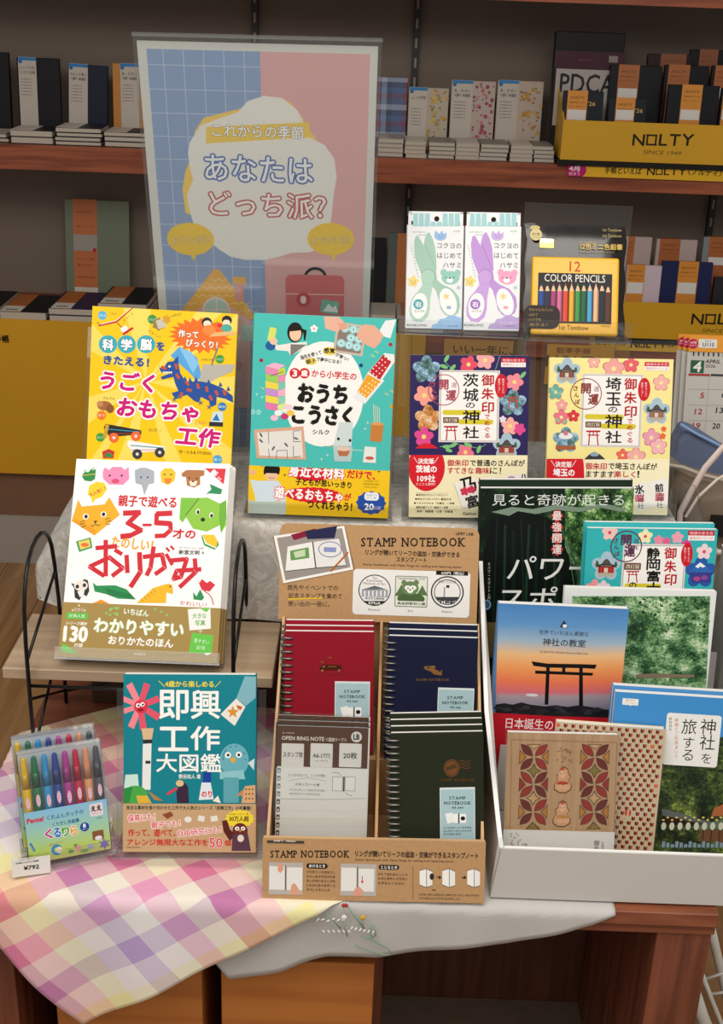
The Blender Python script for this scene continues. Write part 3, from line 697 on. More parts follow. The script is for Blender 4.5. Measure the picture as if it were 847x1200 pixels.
# toy cars
def car(x, y, c, wc, s=1):
    p.G([(x - 100 * s, y - 25), (x - 90 * s, y - 45), (x + 20 * s, y - 25), (x + 90 * s, y - 12), (x + 92 * s, y + 8), (x - 70 * s, y + 22)], c)
    p.L([(x - 80 * s, y - 18), (x + 85 * s, y - 4)], 5, '#2f8fb0'); p.L([(x - 78 * s, y + 6), (x + 80 * s, y + 4)], 3, '#c8352c')
    for dx, dy in ((-48, 26), (64, 18)): p.E(x + dx * s, y + dy, 25 * s, 25 * s, wc); p.E(x + dx * s, y + dy, 8 * s, 8 * s, '#ddd')
car(215, 682, '#2a2a26', '#ee6a34'); p.R(118, 640, 136, 708, '#c9a02c', rot=10); car(335, 765, '#eef0f2', '#3a3a40', 1.02); p.T('＼はしる！／', 372, 668, 76, 17, '#333')
p.G([(108, 778), (140, 765), (170, 778), (165, 812), (112, 812)], '#c83232'); p.E(140, 797, 20, 12, '#3a8a48')
p.T('作・K＆B STUDIO', 580, 783, 166, 18, '#3a2a14'); p.build('cover_print')

# teal craft book
it = Item('picture_book', POSE['teal'], 'teal craft book with a yellow band and round white title on the back tier', 'book', 'craft books')
book_body(it, 0.012, '#3fb8b0', 'left'); easel(it, 'clear acrylic stand holding the teal craft book', 0.012, m=0.006)
p = Pr(it, (280, 355, 4.344)); p.full('#4bc0b8')
p.E(430, 465, 205, 268, '#f6f5f1', n=40)
p.E(285, 150, 40, 52, '#1b1512'); p.G([(320, 130), (345, 140), (338, 192), (330, 190), (328, 160)], '#1b1512'); p.E(287, 158, 30, 36, '#f0c8a6'); p.G([(255, 130), (285, 112), (318, 132), (310, 140), (262, 145)], '#1b1512')
p.G([(170, 200), (200, 215), (260, 205), (345, 198), (345, 225), (262, 270), (250, 245), (190, 240)], '#efe9e0'); p.G([(262, 210), (345, 212), (330, 222), (262, 272)], '#7d7a74')
p.E(160, 218, 26, 24, '#1c5f9c'); p.R(150, 125, 186, 195, '#d8e06a', rot=10, r=6); p.E(176, 195, 20, 18, '#eec6a4')
p.R(488, 105, 640, 262, '#c8b8a8', rot=6, r=4); p.R(500, 118, 628, 250, '#8a7a70', rot=6, r=4)
for x, y in ((540, 130), (582, 135), (620, 145), (570, 178), (610, 185), (520, 205), (560, 215), (600, 225)): p.E(x, y, 22, 21, '#a5d8dc'); p.E(x, y, 12, 11, '#cfe9ea'); p.E(x, y, 4, 5, '#3d6a80')
p.G([(432, 70), (510, 72), (545, 110), (548, 135), (520, 120), (505, 150), (470, 140), (440, 130)], '#e8b49c'); p.G([(800, 85), (770, 180), (735, 170), (715, 140), (745, 90)], '#eceef0')
p.G([(735, 165), (690, 115), (640, 108), (605, 140), (600, 175), (650, 215), (690, 232), (720, 200)], '#e6ae94'); p.G([(545, 100), (500, 105), (520, 140), (555, 130)], '#dfa288')
for x, y, c in ((382, 131, '#f6eef0'),): p.flower(x, y, 19, c, '#e05a70')
for x, y, c in ((113, 292, '#a81c34'), (771, 212, '#b81c34'), (621, 318, '#1c3e8c'), (778, 527, '#d8a02c')): p.E(x, y, 10, 10, c)
for x, y in ((70, 555), (100, 556)): p.flower(x, y, 14, '#8fd8d0', '#4bc0b8')
p.T('指先を使って', 366, 265, 110, 22, '#222', rot=-18, bold=.03); p.E(460, 245, 34, 22, '#f3d95a'); p.T('感覚', 460, 243, 56, 26, '#222', bold=.04); p.T('が育つ！', 524, 275, 70, 20, '#222', rot=22, bold=.03)
p.E(366, 297, 30, 18, '#f3d95a'); p.T('親子', 366, 297, 50, 24, '#222', rot=-12, bold=.03); p.T('で夢中になる！', 457, 293, 126, 20, '#222', rot=5, bold=.03)
p.E(284, 358, 27, 27, '#d6232c'); p.E(333, 358, 27, 27, '#d6232c'); p.T('3', 284, 358, 22, 32, '#fff', bold=.06); p.T('歳', 333, 358, 32, 32, '#fff', bold=.03); p.T('から小学生の', 484, 366, 228, 38, '#d6232c', rot=2, bold=.03)
p.T('おうち', 426, 462, 246, 92, '#16130f', bold=.07); p.T('こうさく', 424, 572, 300, 94, '#16130f', bold=.07); p.T('シルク', 417, 657, 84, 24, '#222', bold=.03)
for k, (c, d) in enumerate((('#e88cb4', '#c4d84c'), ('#9ccf5c', '#e88cb4'), ('#f2d44c', '#7cc4b4'), ('#c890d0', '#f0b0c4'), ('#f0d850', '#8ad0b8'), ('#e27ab0', '#dce06a'))):
    y = 325 + k * 36; p.G([(134, y), (200, y + 12), (200, y + 46), (136, y + 34)], c); p.G([(200, y + 12), (236, y + 2), (236, y + 36), (200, y + 46)], d)
p.G([(134, 322), (180, 304), (236, 318), (200, 338)], '#f4b6cf'); p.L([(160, 372), (225, 350)], 3, '#333')
for x, y, c in ((200, 560, '#eef4f0'), (235, 545, '#eaf0ec'), (215, 530, '#d8e8a0'), (180, 585, '#f0c0d4'), (232, 578, '#c83c70'), (262, 560, '#f2c84c'), (250, 530, '#f0d0dc')): p.E(x, y, 20, 15, c)
p.G([(76, 645), (328, 628), (342, 798), (90, 790)], '#d9a98c'); p.G([(92, 660), (316, 646), (326, 786), (104, 776)], '#e6e2dc')
for a in (((150, 655), (152, 715)), ((276, 655), (278, 706), (314, 706)), ((190, 790), (192, 752), (244, 750), (246, 790)), ((276, 728), (278, 785), (314, 780)), ((150, 745), (155, 785)), ((276, 652), (310, 650))): p.L(list(a), 3, '#3b4a68')
for x, y, r in ((112, 702, 40), (240, 722, 50), (175, 740, 120), (112, 672, 60), (290, 690, 20)): p.leaf(x, y, 28, 10, r, '#5a6468')
p.G([(585, 480), (640, 515), (740, 395), (655, 355)], '#e9ecec'); p.G([(602, 452), (648, 485), (722, 400), (655, 362)], '#f0a528'); p.G([(655, 355), (722, 402), (792, 300), (790, 262), (740, 255)], '#e9ecec'); p.G([(660, 352), (716, 392), (775, 300), (735, 262)], '#c4242e')
rr = random.Random(3)
for k in range(34):
    u, v = (k % 6) / 6 + .08, (k // 6) / 6 + .08; x = 608 + u * 100 + v * 62; y = 462 + u * -92 + v * 44 - v * 50 + 6 - v * 30
    if k < 18: p.E(612 + (k % 6) * 17 + (k // 6) * 14, 452 - (k % 6) * 14 + (k // 6) * 9, 4, 4, '#fff4d8', n=6)
    else: p.E(668 + (k % 6) * 15 + (k // 6 - 3) * 16, 350 - (k % 6) * 15 + (k // 6 - 3) * 12, 4, 4, '#fff4f0', n=6)
p.G([(510, 605), (580, 608), (572, 730), (480, 728)], '#cfdcdc'); p.G([(478, 728), (578, 732), (570, 808), (486, 806)], '#b4cccc'); p.E(506, 692, 7, 8, '#111'); p.E(565, 700, 7, 8, '#111'); p.G([(500, 752), (565, 752), (552, 780), (510, 780)], '#b9714a'); p.E(532, 742, 34, 12, '#e6c8b4')
p.L([(430, 728), (490, 730)], 3, '#d8c0a8'); p.L([(575, 748), (630, 752)], 3, '#d8e8e0')
for k in range(4): p.L([(684 + k * 10, 515 + k * 6), (688 + k * 9, 620)], 3, '#e8dcc4')
p.G([(672, 615), (736, 618), (726, 708), (666, 702)], '#c8803c'); p.E(704, 616, 32, 8, '#e0a058')
p.G([(640, 730), (698, 735), (696, 815), (630, 812)], '#e6e9e6'); p.E(665, 790, 22, 9, '#c86048')
for x, y in ((670, 270), (110, 435), (742, 465), (690, 250), (768, 450)): p.L([(x, y), (x + 8, y - 6), (x + 14, y + 6), (x + 20, y)], 3, '#e0e08a')
for x, y in ((118, 480), (450, 775), (420, 795), (655, 610), (642, 640), (90, 465)): p.star(x, y, 10, 3, 4, '#bfe6dc')
p.build('cover_print')
bb = 0.0615; bnd = band_body(it, 0.012, bb, '#f6c91d')
q = Pr(it, (280, 355, 4.344), off=0.0017, rect=(-it.w / 2, it.w / 2, 0, bb)); q.full('#f8cb1e')
q.E(168, 848, 41, 40, '#14100e'); q.E(165, 878, 32, 30, '#f0c4a0'); q.G([(125, 850), (140, 832), (190, 830), (206, 852), (206, 872), (190, 868), (140, 866), (126, 876)], '#14100e'); q.G([(56, 900), (100, 905), (135, 905), (200, 905), (235, 960), (238, 1010), (190, 1050), (90, 1052), (80, 980)], '#d4e4ec'); q.E(68, 862, 16, 14, '#eab894'); q.E(200, 1020, 16, 20, '#eab894'); q.G([(50, 1000), (80, 1010), (240, 1010), (238, 1080), (50, 1076)], '#c4d2c8')
q.L([(152, 890), (180, 892)], 3, '#a8503c')
q.star(365, 868, 108, 98, 20, '#dc2030', sy=0.38); q.star(380, 978, 150, 138, 26, '#dc2030', sy=0.27)
q.T('身近な材料', 396, 862, 282, 58, '#fff', rot=2, bold=.04, out=('#dc2030', .1)); q.T('だけで、', 622, 876, 142, 40, '#dc2030', rot=2, bold=.05); q.T('子どもが思いっきり', 430, 918, 284, 34, '#1a1512', rot=2, bold=.04)
q.T('遊べるおもちゃ', 355, 975, 345, 56, '#fff', rot=2, bold=.04, out=('#dc2030', .1)); q.T('が', 553, 988, 34, 36, '#dc2030', bold=.05); q.T('つくれちゃう！', 462, 1032, 226, 42, '#1a1512', rot=2, bold=.05)
q.star(672, 1018, 78, 70, 12, '#2250a8', sy=.78); q.R(638, 965, 712, 1006, '#f4f6fa', r=16); q.T('SNS総フォ', 675, 978, 56, 10, '#2250a8'); q.T('ロワー数', 675, 992, 44, 10, '#2250a8'); q.T('20', 662, 1038, 46, 32, '#fff', bold=.04); q.T('万人超！', 704, 1044, 36, 18, '#fff')
q.lines(632, 900, 712, 945, 3, '#3a2c14'); q.star(233, 876, 9, 3, 4, '#222'); q.star(712, 858, 9, 3, 4, '#222'); q.star(694, 850, 8, 3, 4, '#222'); q.L([(110, 822), (122, 835)], 3, '#222'); q.L([(130, 812), (136, 826)], 3, '#222')
q.build('band_lettering', bnd)

# ------- shrine stamp guides (three sisters)
def torii(p, x, y, w, h, c):
    p.G([(x - w * .55, y - h * .5), (x + w * .55, y - h * .5), (x + w * .5, y - h * .38), (x - w * .5, y - h * .38)], c); p.R(x - w * .42, y - h * .22, x + w * .42, y - h * .14, c)
    p.G([(x - w * .3, y - h * .4), (x - w * .22, y - h * .4), (x - w * .30, y + h * .5), (x - w * .40, y + h * .5)], c); p.G([(x + w * .22, y - h * .4), (x + w * .3, y - h * .4), (x + w * .40, y + h * .5), (x + w * .30, y + h * .5)], c); p.R(x - w * .04, y - h * .38, x + w * .04, y - h * .16, c)
F_TREE = foliage('shrine_photo_trees', [(0.3, '#16324a'), (0.45, '#4a6a58'), (0.55, '#8fb8d8'), (0.7, '#cfe2ee')], 8)
F_ROOF = foliage('shrine_photo_roof', [(0.35, '#231d1c'), (0.48, '#6b5a4e'), (0.56, '#a48c78'), (0.66, '#d8d4cc')], 9)
F_FIG = foliage('shrine_photo_figures', [(0.35, '#7b4a20'), (0.48, '#d8904a'), (0.56, '#e6c8a0'), (0.66, '#f2e8d8')], 7)
def flpts(r, n=5): return [(r * (1 - .22 + .22 * abs(math.cos(n * t / 2)) * 1.6 - .066) * math.cos(t - math.pi / 2), r * (1 - .22 + .22 * abs(math.cos(n * t / 2)) * 1.6 - .066) * math.sin(t - math.pi / 2)) for t in [2 * math.pi * k / 40 for k in range(40)]]
def guide(it, crop, bg, place, x0, y0, x1, y1, stampc, dx=0, dy=0, k=1.0):
    """common layout; x0..y1 is the white title panel in crop px"""
    p = Pr(it, crop); p.full(bg); w, h = x1 - x0, y1 - y0
    def X(a): return x0 + a * w
    def Yy(b): return y0 + b * h
    return p, X, Yy
def guide_title(p, X, Y, w, h, place, stampc, partial=False):
    p.R(X(0), Y(0), X(1), Y(1), '#e3ddd6'); p.R(X(.02), Y(.015), X(.98), Y(.985), '#b7aeb0'); p.R(X(.035), Y(.025), X(.965), Y(.975), '#f7f4f0')
    p.R(X(.06), Y(.55), X(.70), Y(.62), '#d9c930', r=h * .03); p.R(X(.32), Y(.68), X(.90), Y(.75), '#d9c930', r=h * .03)
    n = len(place)
    for i, ch in enumerate(place): p.T(ch, X(.53), Y(.135 + i * .205), .25 * w, .175 * h, '#15110f', bold=.022)
    p.T('の', X(.52), Y(.485), .15 * w, .075 * h, '#15110f', bold=.03); p.T('神', X(.53), Y(.645), .27 * w, .18 * h, '#15110f', bold=.022); p.T('社', X(.53), Y(.86), .26 * w, .165 * h, '#15110f', bold=.022)
    for i, ch in enumerate('御朱印'): p.T(ch, X(.81), Y(.135 + i * .19), .20 * w, .155 * h, '#b81c28', bold=.03)
    for i, ch in enumerate('でめぐる'): p.T(ch, X(.80), Y(.645 + i * .087), .085 * w, .062 * h, '#b81c28', bold=.03)
    p.R(X(.07), Y(.65), X(.33), Y(.73), '#6a4a38', r=4); p.T('改訂版', X(.20), Y(.69), .22 * w, .052 * h, '#f4e9d8')
    torii(p, X(.20), Y(.87), .22 * w, .2 * h, '#b8242e')
    cx, cy, R = X(.08), Y(.27), .26 * w
    p.ring(cx, cy, R, R, 5, stampc); p.T('開', cx + .0 * w, cy - .34 * R, .58 * R, .62 * R, stampc, bold=.04); p.T('運', cx + .12 * w, cy + .36 * R, .62 * R, .62 * R, stampc, bold=.04)
    for i, ch in enumerate('さんぽ'): p.T(ch, cx - .66 * R + .06 * i * R, cy - .35 * R + .42 * i * R, .3 * R, .3 * R, stampc, bold=.03)
    for i, ch in enumerate('週末'): p.T(ch, cx + .66 * R, cy - .3 * R + .42 * i * R, .32 * R, .32 * R, stampc)
def oval(p, x, y, rx, ry):
    p.E(x, y, rx, ry, '#cf1a2a'); 
    for i, (tx) in enumerate(('集めるごとに', '運気アップ！')): p.T(tx, x + rx * .32 - i * rx * .64, y, rx * .42, ry * 1.25, '#fbeeee', vert=True)
def badge(p, x0, y0, x1, y1):
    p.R(x0, y0, x1, (y0 + y1) / 2, '#c81c34'); p.T('地球の歩き方', (x0 + x1) / 2, y0 + (y1 - y0) * .26, (x1 - x0) * .88, (y1 - y0) * .3, '#fbeef0'); p.R(x0, (y0 + y1) / 2, x1, y1, '#f5f0ee'); p.T('御朱印シリーズ', (x0 + x1) / 2, y0 + (y1 - y0) * .75, (x1 - x0) * .88, (y1 - y0) * .28, '#c81c34')
def sash(p, y0, top, place, num):
    p.L([(100, y0 + 12), (120, y0 + 44)], 4, '#f4dada'); p.L([(240, y0 + 12), (220, y0 + 44)], 4, '#f4dada')
    p.T('決定版', 170, y0 + 34, 92, 32, '#fff', bold=.03); p.T(place + 'の', 172, y0 + 80, 120, 42, '#fff', bold=.04)
    if num: p.T(num, 172, y0 + 135, 104, 40, '#fff', bold=.03); p.T('とことん取材！', 168, y0 + 168, 110, 16, '#fff')

it = Item('travel_guide', POSE['ibaraki'], 'navy shrine stamp guide with pink plum blossoms and a cream lower band', 'book', 'shrine stamp guides')
book_body(it, 0.010, '#2a2256', 'right')
p = Pr(it, (465, 395, 4.982)); p.full('#2b2358')
for x, y, r, M in ((172, 190, 78, F_TREE), (182, 475, 75, F_FIG), (677, 385, 76, F_TREE)): p.picpoly(x, y, flpts(r), M)
p.temple(640, 640, 78, '#2f3436', '#8a3a34', '#c0483c')
torii(p, 677, 385, 70, 70, '#b84a3c')
for x, y, r, c in ((418, 160, 50, '#e2506a'), (515, 135, 52, '#f0a8a8'), (160, 340, 58, '#f2a090'), (157, 582, 55, '#e04a90'), (400, 672, 48, '#e8788c'), (686, 262, 50, '#f08c98'), (660, 520, 50, '#f2b0a0'), (716, 538, 34, '#e04a90'), (618, 480, 20, '#ead8e8')): p.flower(x, y, r, c, '#f6d880' if r > 45 else None, rot=rnd.uniform(0, 60))
for x, y, a in ((290, 125, -60), (275, 172, 20), (325, 180, -50), (735, 222, -50), (478, 655, -70), (290, 640, 0), (330, 630, -30), (415, 628, 20), (300, 660, 20)): p.leaf(x, y, 50, 22, a, '#7cc07a')
p.L([(300, 105), (285, 150), (330, 195)], 3, '#7cc07a'); p.L([(575, 190), (600, 110)], 3, '#8ab0b0'); p.L([(250, 640), (300, 632), (350, 625), (480, 650), (520, 625)], 3, '#7cc07a')
X = lambda a: 245 + a * 352; Yv = lambda b: 195 + b * 420
guide_title(p, X, Yv, 352, 420, '茨城', '#a8485c'); oval(p, 608, 285, 37, 70); badge(p, 608, 122, 752, 175)
p.G([(70, 690), (765, 690), (758, 1070), (60, 1060)], '#f6edc4'); p.E(172, 760, 108, 140, '#d81c2a', n=32); p.G([(70, 650), (285, 650), (285, 688), (70, 688)], '#2b2358')
sash(p, 690, 690, '茨城', '109社')
p.T('御朱印', 355, 735, 122, 38, '#c01c30', bold=.03); p.T('で普通のさんぽが', 586, 735, 320, 38, '#2a1c12', bold=.03); p.T('すてきな', 372, 780, 152, 36, '#c01c30', bold=.03); p.T('趣味', 498, 780, 80, 36, '#c01c30', bold=.03); p.T('に！', 575, 780, 64, 36, '#2a1c12', bold=.03)
p.G([(332, 860), (445, 820), (520, 960), (385, 1005)], '#b8b4ac'); p.G([(335, 855), (450, 818), (522, 958), (385, 1000)], '#f5f2ec'); p.T('乃', 415, 865, 90, 90, '#14100e', rot=-15, bold=.03); p.T('富', 440, 960, 70, 70, '#14100e', rot=-15, bold=.03); p.flower(395, 900, 26, '#d83a5a'); p.flower(435, 890, 24, '#d83a5a')
p.G([(455, 840), (560, 815), (600, 850), (590, 870), (530, 960)], '#f0ede6'); p.G([(620, 815), (757, 795), (757, 870), (640, 860)], '#eceae4'); p.T('八', 740, 820, 40, 40, '#14100e', bold=.05); p.E(495, 850, 22, 14, '#b83a6a'); p.E(668, 825, 22, 14, '#b88ac0')
for i, t in enumerate(('●宮司女子さんインタビュー', '●神社の力をいただく最強方法', '●イチからわかる「古事記」と神様', '●総合運アップ・縁結び・金運', '美容・健康運・仕事・学業運')): p.T(t, 205 + 6 * (i % 3) + (10 if i == 4 else 0), 922 + i * 24, 185 + 25 * (i % 3), 13, '#2a1c12', bold=.02)
p.L([(100, 1006), (350, 1008)], 1.5, '#7a6a50'); p.L([(110, 910), (300, 912)], 1.2, '#7a6a50'); p.T('Gakken', 424, 1030, 80, 16, '#1a1a1a', bold=.03)
p.build('cover_print')
easel(it, 'tall clear acrylic stand holding the navy shrine guide', 0.010, m=0.009, H=0.232)

it = Item('travel_guide', POSE['saitama'], 'pale yellow shrine stamp guide with pink blossoms, upright on the back tier', 'book', 'shrine stamp guides')
book_body(it, 0.010, '#f3e6a0', 'right')
p = Pr(it, (625, 395, 4.84)); p.full('#f7e99b')
p.picpoly(183, 585, flpts(72), F_TREE); p.temple(190, 195, 74, '#4a3c38', '#8a5c4c', '#7a4238'); p.temple(698, 422, 74, '#35343a', '#93806e', '#a84a40')
p.E(183, 560, 40, 20, '#e8ecee'); p.R(125, 615, 240, 640, '#a8603a', r=8); p.E(183, 545, 14, 14, '#d87888')
for x, y, r, c in ((343, 143, 34, '#f2b0a8'), (455, 180, 62, '#f0a8a0'), (553, 158, 44, '#e8616c'), (724, 260, 46, '#f4b4ac'), (160, 386, 32, '#f0a4a4'), (158, 455, 44, '#e87888'), (226, 448, 34, '#d8363c'), (668, 570, 50, '#e8a0b8'), (708, 620, 48, '#f4b8bc'), (738, 522, 16, '#ee6a34'), (732, 562, 18, '#ee6a34'), (505, 670, 36, '#ee6e58'), (580, 680, 54, '#f4b0a8'), (125, 312, 44, '#6ab0a0')): p.flower(x, y, r, '#c05a68'); p.flower(x, y, r * .92, c, '#f4e4a0' if r > 30 else None, rot=0)
for x, y, a in ((135, 470, 30), (178, 480, -40), (110, 300, 60), (150, 318, -20)): p.leaf(x, y, 36, 16, a, '#8fbfa0')
p.G([(285, 695), (320, 662), (345, 650), (375, 664), (410, 695)], '#3a3a3c'); p.E(345, 665, 26, 12, '#8fa8b8')
X = lambda a: 270 + a * 345; Yv = lambda b: 210 + b * 415
guide_title(p, X, Yv, 345, 415, '埼玉', '#8c3a34'); oval(p, 627, 297, 35, 66); badge(p, 630, 142, 768, 190)
p.G([(70, 695), (790, 693), (790, 1080), (60, 1070)], '#faf0ca'); p.G([(70, 690), (280, 690), (285, 720), (288, 800), (270, 880), (60, 900)], '#d81c2a')
sash(p, 688, 690, '埼玉', '105社')
p.T('御朱印', 355, 733, 120, 38, '#c01c30', bold=.03); p.T('で埼玉さんぽが', 562, 733, 276, 38, '#2a1c12', bold=.03); p.T('ますます', 376, 778, 158, 36, '#2a1c12', bold=.03); p.T('楽しく', 516, 778, 120, 36, '#c01c30', bold=.03); p.T('！', 594, 778, 12, 36, '#2a1c12', bold=.03)
p.G([(555, 845), (640, 818), (690, 960), (590, 990)], '#f4f1ec'); p.G([(655, 822), (760, 800), (780, 960), (690, 975)], '#f4f1ec'); p.T('氷', 600, 862, 50, 50, '#14100e', rot=-10, bold=.04); p.R(575, 895, 625, 935, '#d8808c'); p.T('川神社', 608, 925, 40, 100, '#14100e', vert=True); p.T('前', 712, 855, 46, 46, '#14100e', rot=-8, bold=.04); p.R(690, 885, 740, 930, '#d8808c'); p.T('玉神社', 716, 920, 40, 100, '#14100e', vert=True)
p.build('cover_print')
easel(it, 'tall clear acrylic stand holding the pale yellow shrine guide', 0.010, m=0.009, H=0.228)

# ------------------------------------------------------------------ origami books on the pale board
it = Item('picture_book', POSE['origami'], 'white origami book with animal faces and a gold band, front of its stack', 'book', 'white origami books')
TH = 0.009
book_body(it, TH, '#f3f1ec', 'left', M=plain('#f3f1ec', 0.3))
p = Pr(it, (60, 530, 3.85)); p.full('#fbfaf8')
def poly(c, *pts): p.G(list(pts), c)
poly('#1f8a44', (140, 100), (158, 82), (165, 92), (185, 70), (202, 78), (198, 120), (180, 132), (150, 128), (140, 112)); p.L([(142, 104), (200, 98)], 4, '#d8b040'); p.E(152, 84, 8, 7, '#b8d8c0'); p.E(190, 74, 8, 7, '#b8d8c0')
poly('#f08cb8', (232, 90), (240, 68), (262, 80), (275, 66), (318, 66), (330, 80), (350, 66), (352, 120), (325, 147), (262, 146), (234, 120)); p.E(290, 130, 17, 11, '#d8486c'); p.E(264, 105, 5, 5, '#333'); p.E(318, 105, 5, 5, '#333')
poly('#a7aeb9', (376, 82), (402, 70), (430, 70), (465, 85), (464, 140), (440, 145), (420, 195), (408, 148), (380, 140)); p.E(405, 113, 4, 4, '#223'); p.E(435, 113, 4, 4, '#223')
poly('#f6c21e', (492, 90), (512, 72), (545, 72), (562, 92), (556, 130), (526, 148), (496, 134)); poly('#ee7f1e', (508, 118), (545, 118), (535, 142), (516, 142)); p.E(511, 100, 4, 4, '#222'); p.E(541, 101, 4, 4, '#222')
poly('#b0703c', (588, 95), (610, 80), (665, 80), (692, 82), (690, 105), (672, 110), (672, 145), (645, 160), (612, 150), (608, 112), (590, 110)); poly('#f1e4d2', (622, 130), (660, 130), (652, 152), (628, 152)); p.E(640, 132, 5, 4, '#222'); p.E(623, 116, 4, 4, '#222'); p.E(657, 118, 4, 4, '#222')
poly('#d8283a', (692, 72), (788, 74), (778, 145)); p.T('新', 735, 95, 28, 28, '#fff', rot=38, bold=.05); p.T('装版', 758, 118, 22, 11, '#fff', rot=38)
poly('#178a55', (698, 188), (722, 168), (715, 142), (772, 168), (765, 190), (720, 186))
poly('#f5cf24', (172, 150), (205, 132), (240, 138), (252, 165), (230, 200), (200, 212), (186, 232), (180, 205), (164, 190)); p.T('大人気！！', 208, 178, 76, 18, '#c8502c', rot=-28, bold=.03)
poly('#f6ae1c', (122, 212), (138, 245), (240, 235), (262, 202), (310, 282), (196, 376), (92, 310)); poly('#e89b14', (92, 310), (196, 376), (200, 350), (110, 300))
p.E(156, 290, 13, 13, '#fdfcf8'); p.E(157, 290, 8, 9, '#151515'); p.E(236, 280, 13, 13, '#fdfcf8'); p.E(236, 280, 8, 9, '#151515'); poly('#222', (190, 310), (208, 308), (200, 322)); p.L([(176, 330), (188, 334), (199, 322), (210, 332), (222, 326)], 3, '#222')
for a in (((132, 314), (152, 308)), ((130, 326), (152, 318)), ((136, 340), (156, 330)), ((244, 302), (266, 298)), ((246, 312), (270, 310)), ((244, 322), (266, 326))): p.L(list(a), 3, '#3a2a14')
poly('#7cc03c', (585, 205), (668, 206), (592, 318), (578, 300)); poly('#8cc642', (668, 206), (705, 204), (762, 232), (790, 215), (800, 330), (765, 365), (760, 330), (702, 358), (640, 345), (606, 290)); poly('#6ab030', (760, 232), (790, 215), (803, 300), (768, 365), (756, 300)); p.L([(667, 207), (606, 286)], 3, '#2a3a18')
p.E(661, 268, 9, 13, '#f4f8ec', rot=10); p.E(662, 270, 6, 9, '#151515'); p.E(722, 284, 9, 13, '#f4f8ec', rot=10); p.E(723, 286, 6, 9, '#151515'); p.E(684, 304, 10, 9, '#151515')
def tape(t, x, y, w, h, rot=0, b=.035): p.T(t, x, y, w, h, '#cc1c30', rot=rot, bold=b)
tape('親子で遊べる', 434, 222, 262, 50); 
# folded-ribbon numerals
R_ = '#d01c30'; R2 = '#b01428'
def rib(pts, wd=24):
    p.L(pts, wd, R_)
    for q in pts[1:-1]: p.L([(q[0] - 9, q[1] - 9), (q[0] + 9, q[1] + 9)], 2, '#f0a0a4')
rib([(330, 275), (398, 272)]); rib([(396, 272), (345, 322)], 22); rib([(345, 318), (405, 352)], 22); rib([(405, 352), (352, 378)], 22); rib([(352, 376), (318, 380)]); rib([(415, 328), (450, 328)], 12)
rib([(540, 275), (478, 278)]); rib([(476, 280), (474, 322)], 20); rib([(476, 318), (536, 322)]); rib([(538, 322), (538, 352), (508, 378)], 20); rib([(508, 376), (472, 378)], 20)
tape('才の', 600, 368, 100, 42, 0, .05)
p.T('たのしい！', 366, 412, 186, 48, '#e8a82c', rot=4, bold=.04)
rib([(205, 432), (292, 424)], 20); rib([(246, 400), (246, 555)], 20); rib([(236, 556), (174, 516), (262, 474), (322, 522), (278, 556)], 20); rib([(290, 442), (316, 458)], 18)
rib([(340, 468), (344, 540)], 20); rib([(398, 456), (402, 540), (360, 604)], 22)
rib([(418, 472), (500, 462), (512, 520), (472, 548)], 20); rib([(462, 430), (448, 520), (432, 552)], 20); rib([(520, 462), (545, 505)], 16); rib([(520, 432), (532, 446)], 10); rib([(540, 424), (552, 438)], 10)
rib([(545, 488), (612, 482), (585, 562), (552, 572), (566, 535), (672, 528)], 20); rib([(648, 484), (652, 540), (582, 606)], 20)
p.T('「おりがみくらぶ」主宰', 630, 432, 110, 9, '#555'); p.T('新宮文明', 622, 452, 92, 20, '#333', bold=.03); p.T('著', 684, 454, 10, 12, '#333')
poly('#f2c420', (682, 372), (735, 372), (752, 402), (745, 430), (700, 408)); poly('#2f9a40', (680, 370), (694, 412), (742, 434), (752, 400), (756, 418), (738, 440), (690, 420), (678, 385))
p.G([(112, 402), (178, 384), (186, 430), (126, 450)], '#2f9a58'); p.G([(122, 404), (172, 392), (178, 426), (132, 440)], '#e8d060'); p.E(152, 418, 18, 9, '#e0703c')
poly('#2a2a2e', (90, 590), (112, 598), (150, 572), (166, 578), (172, 625), (160, 650), (142, 640), (128, 668), (106, 655), (104, 615)); p.E(134, 602, 31, 24, '#f0e2dc'); p.E(118, 606, 8, 9, '#222'); p.E(150, 600, 8, 9, '#222'); poly('#f4eeea', (118, 628), (150, 622), (148, 640), (130, 655))
poly('#1d8f4e', (188, 588), (205, 602), (288, 600), (340, 618), (382, 664), (300, 660), (248, 640), (196, 628)); poly('#147a40', (240, 612), (360, 640), (382, 664), (260, 645))
poly('#f0b81e', (385, 680), (460, 612), (500, 600), (530, 592), (548, 600), (550, 640), (520, 632), (518, 680)); 
for k in range(5): p.L([(405 + k * 14, 662 - k * 10), (416 + k * 14, 672 - k * 10)], 3, '#b8801a')
p.E(536, 606, 4, 4, '#222'); p.G([(185, 682), (225, 664), (262, 682)], '#e8941c')
poly('#d8283c', (655, 566), (668, 590), (680, 572), (702, 590), (716, 580), (740, 598), (715, 628), (680, 622)); poly('#1f8f50', (640, 630), (655, 650), (672, 618), (690, 655), (680, 668), (642, 664)); p.L([(690, 625), (712, 640), (725, 660), (732, 688)], 4, '#c02838'); p.T('かわいい！', 640, 684, 120, 20, '#c02838', rot=3)
p.build('cover_print')
u0, v0 = it.uv(60 + 50 / 3.85, 530 + 676 / 3.85); bb = v0
bnd = band_body(it, TH, bb, '#a88a48')
q = Pr(it, (60, 530, 3.85), off=0.0017, rect=(-it.w / 2, it.w / 2, 0, bb)); q.full('#a68a4a')
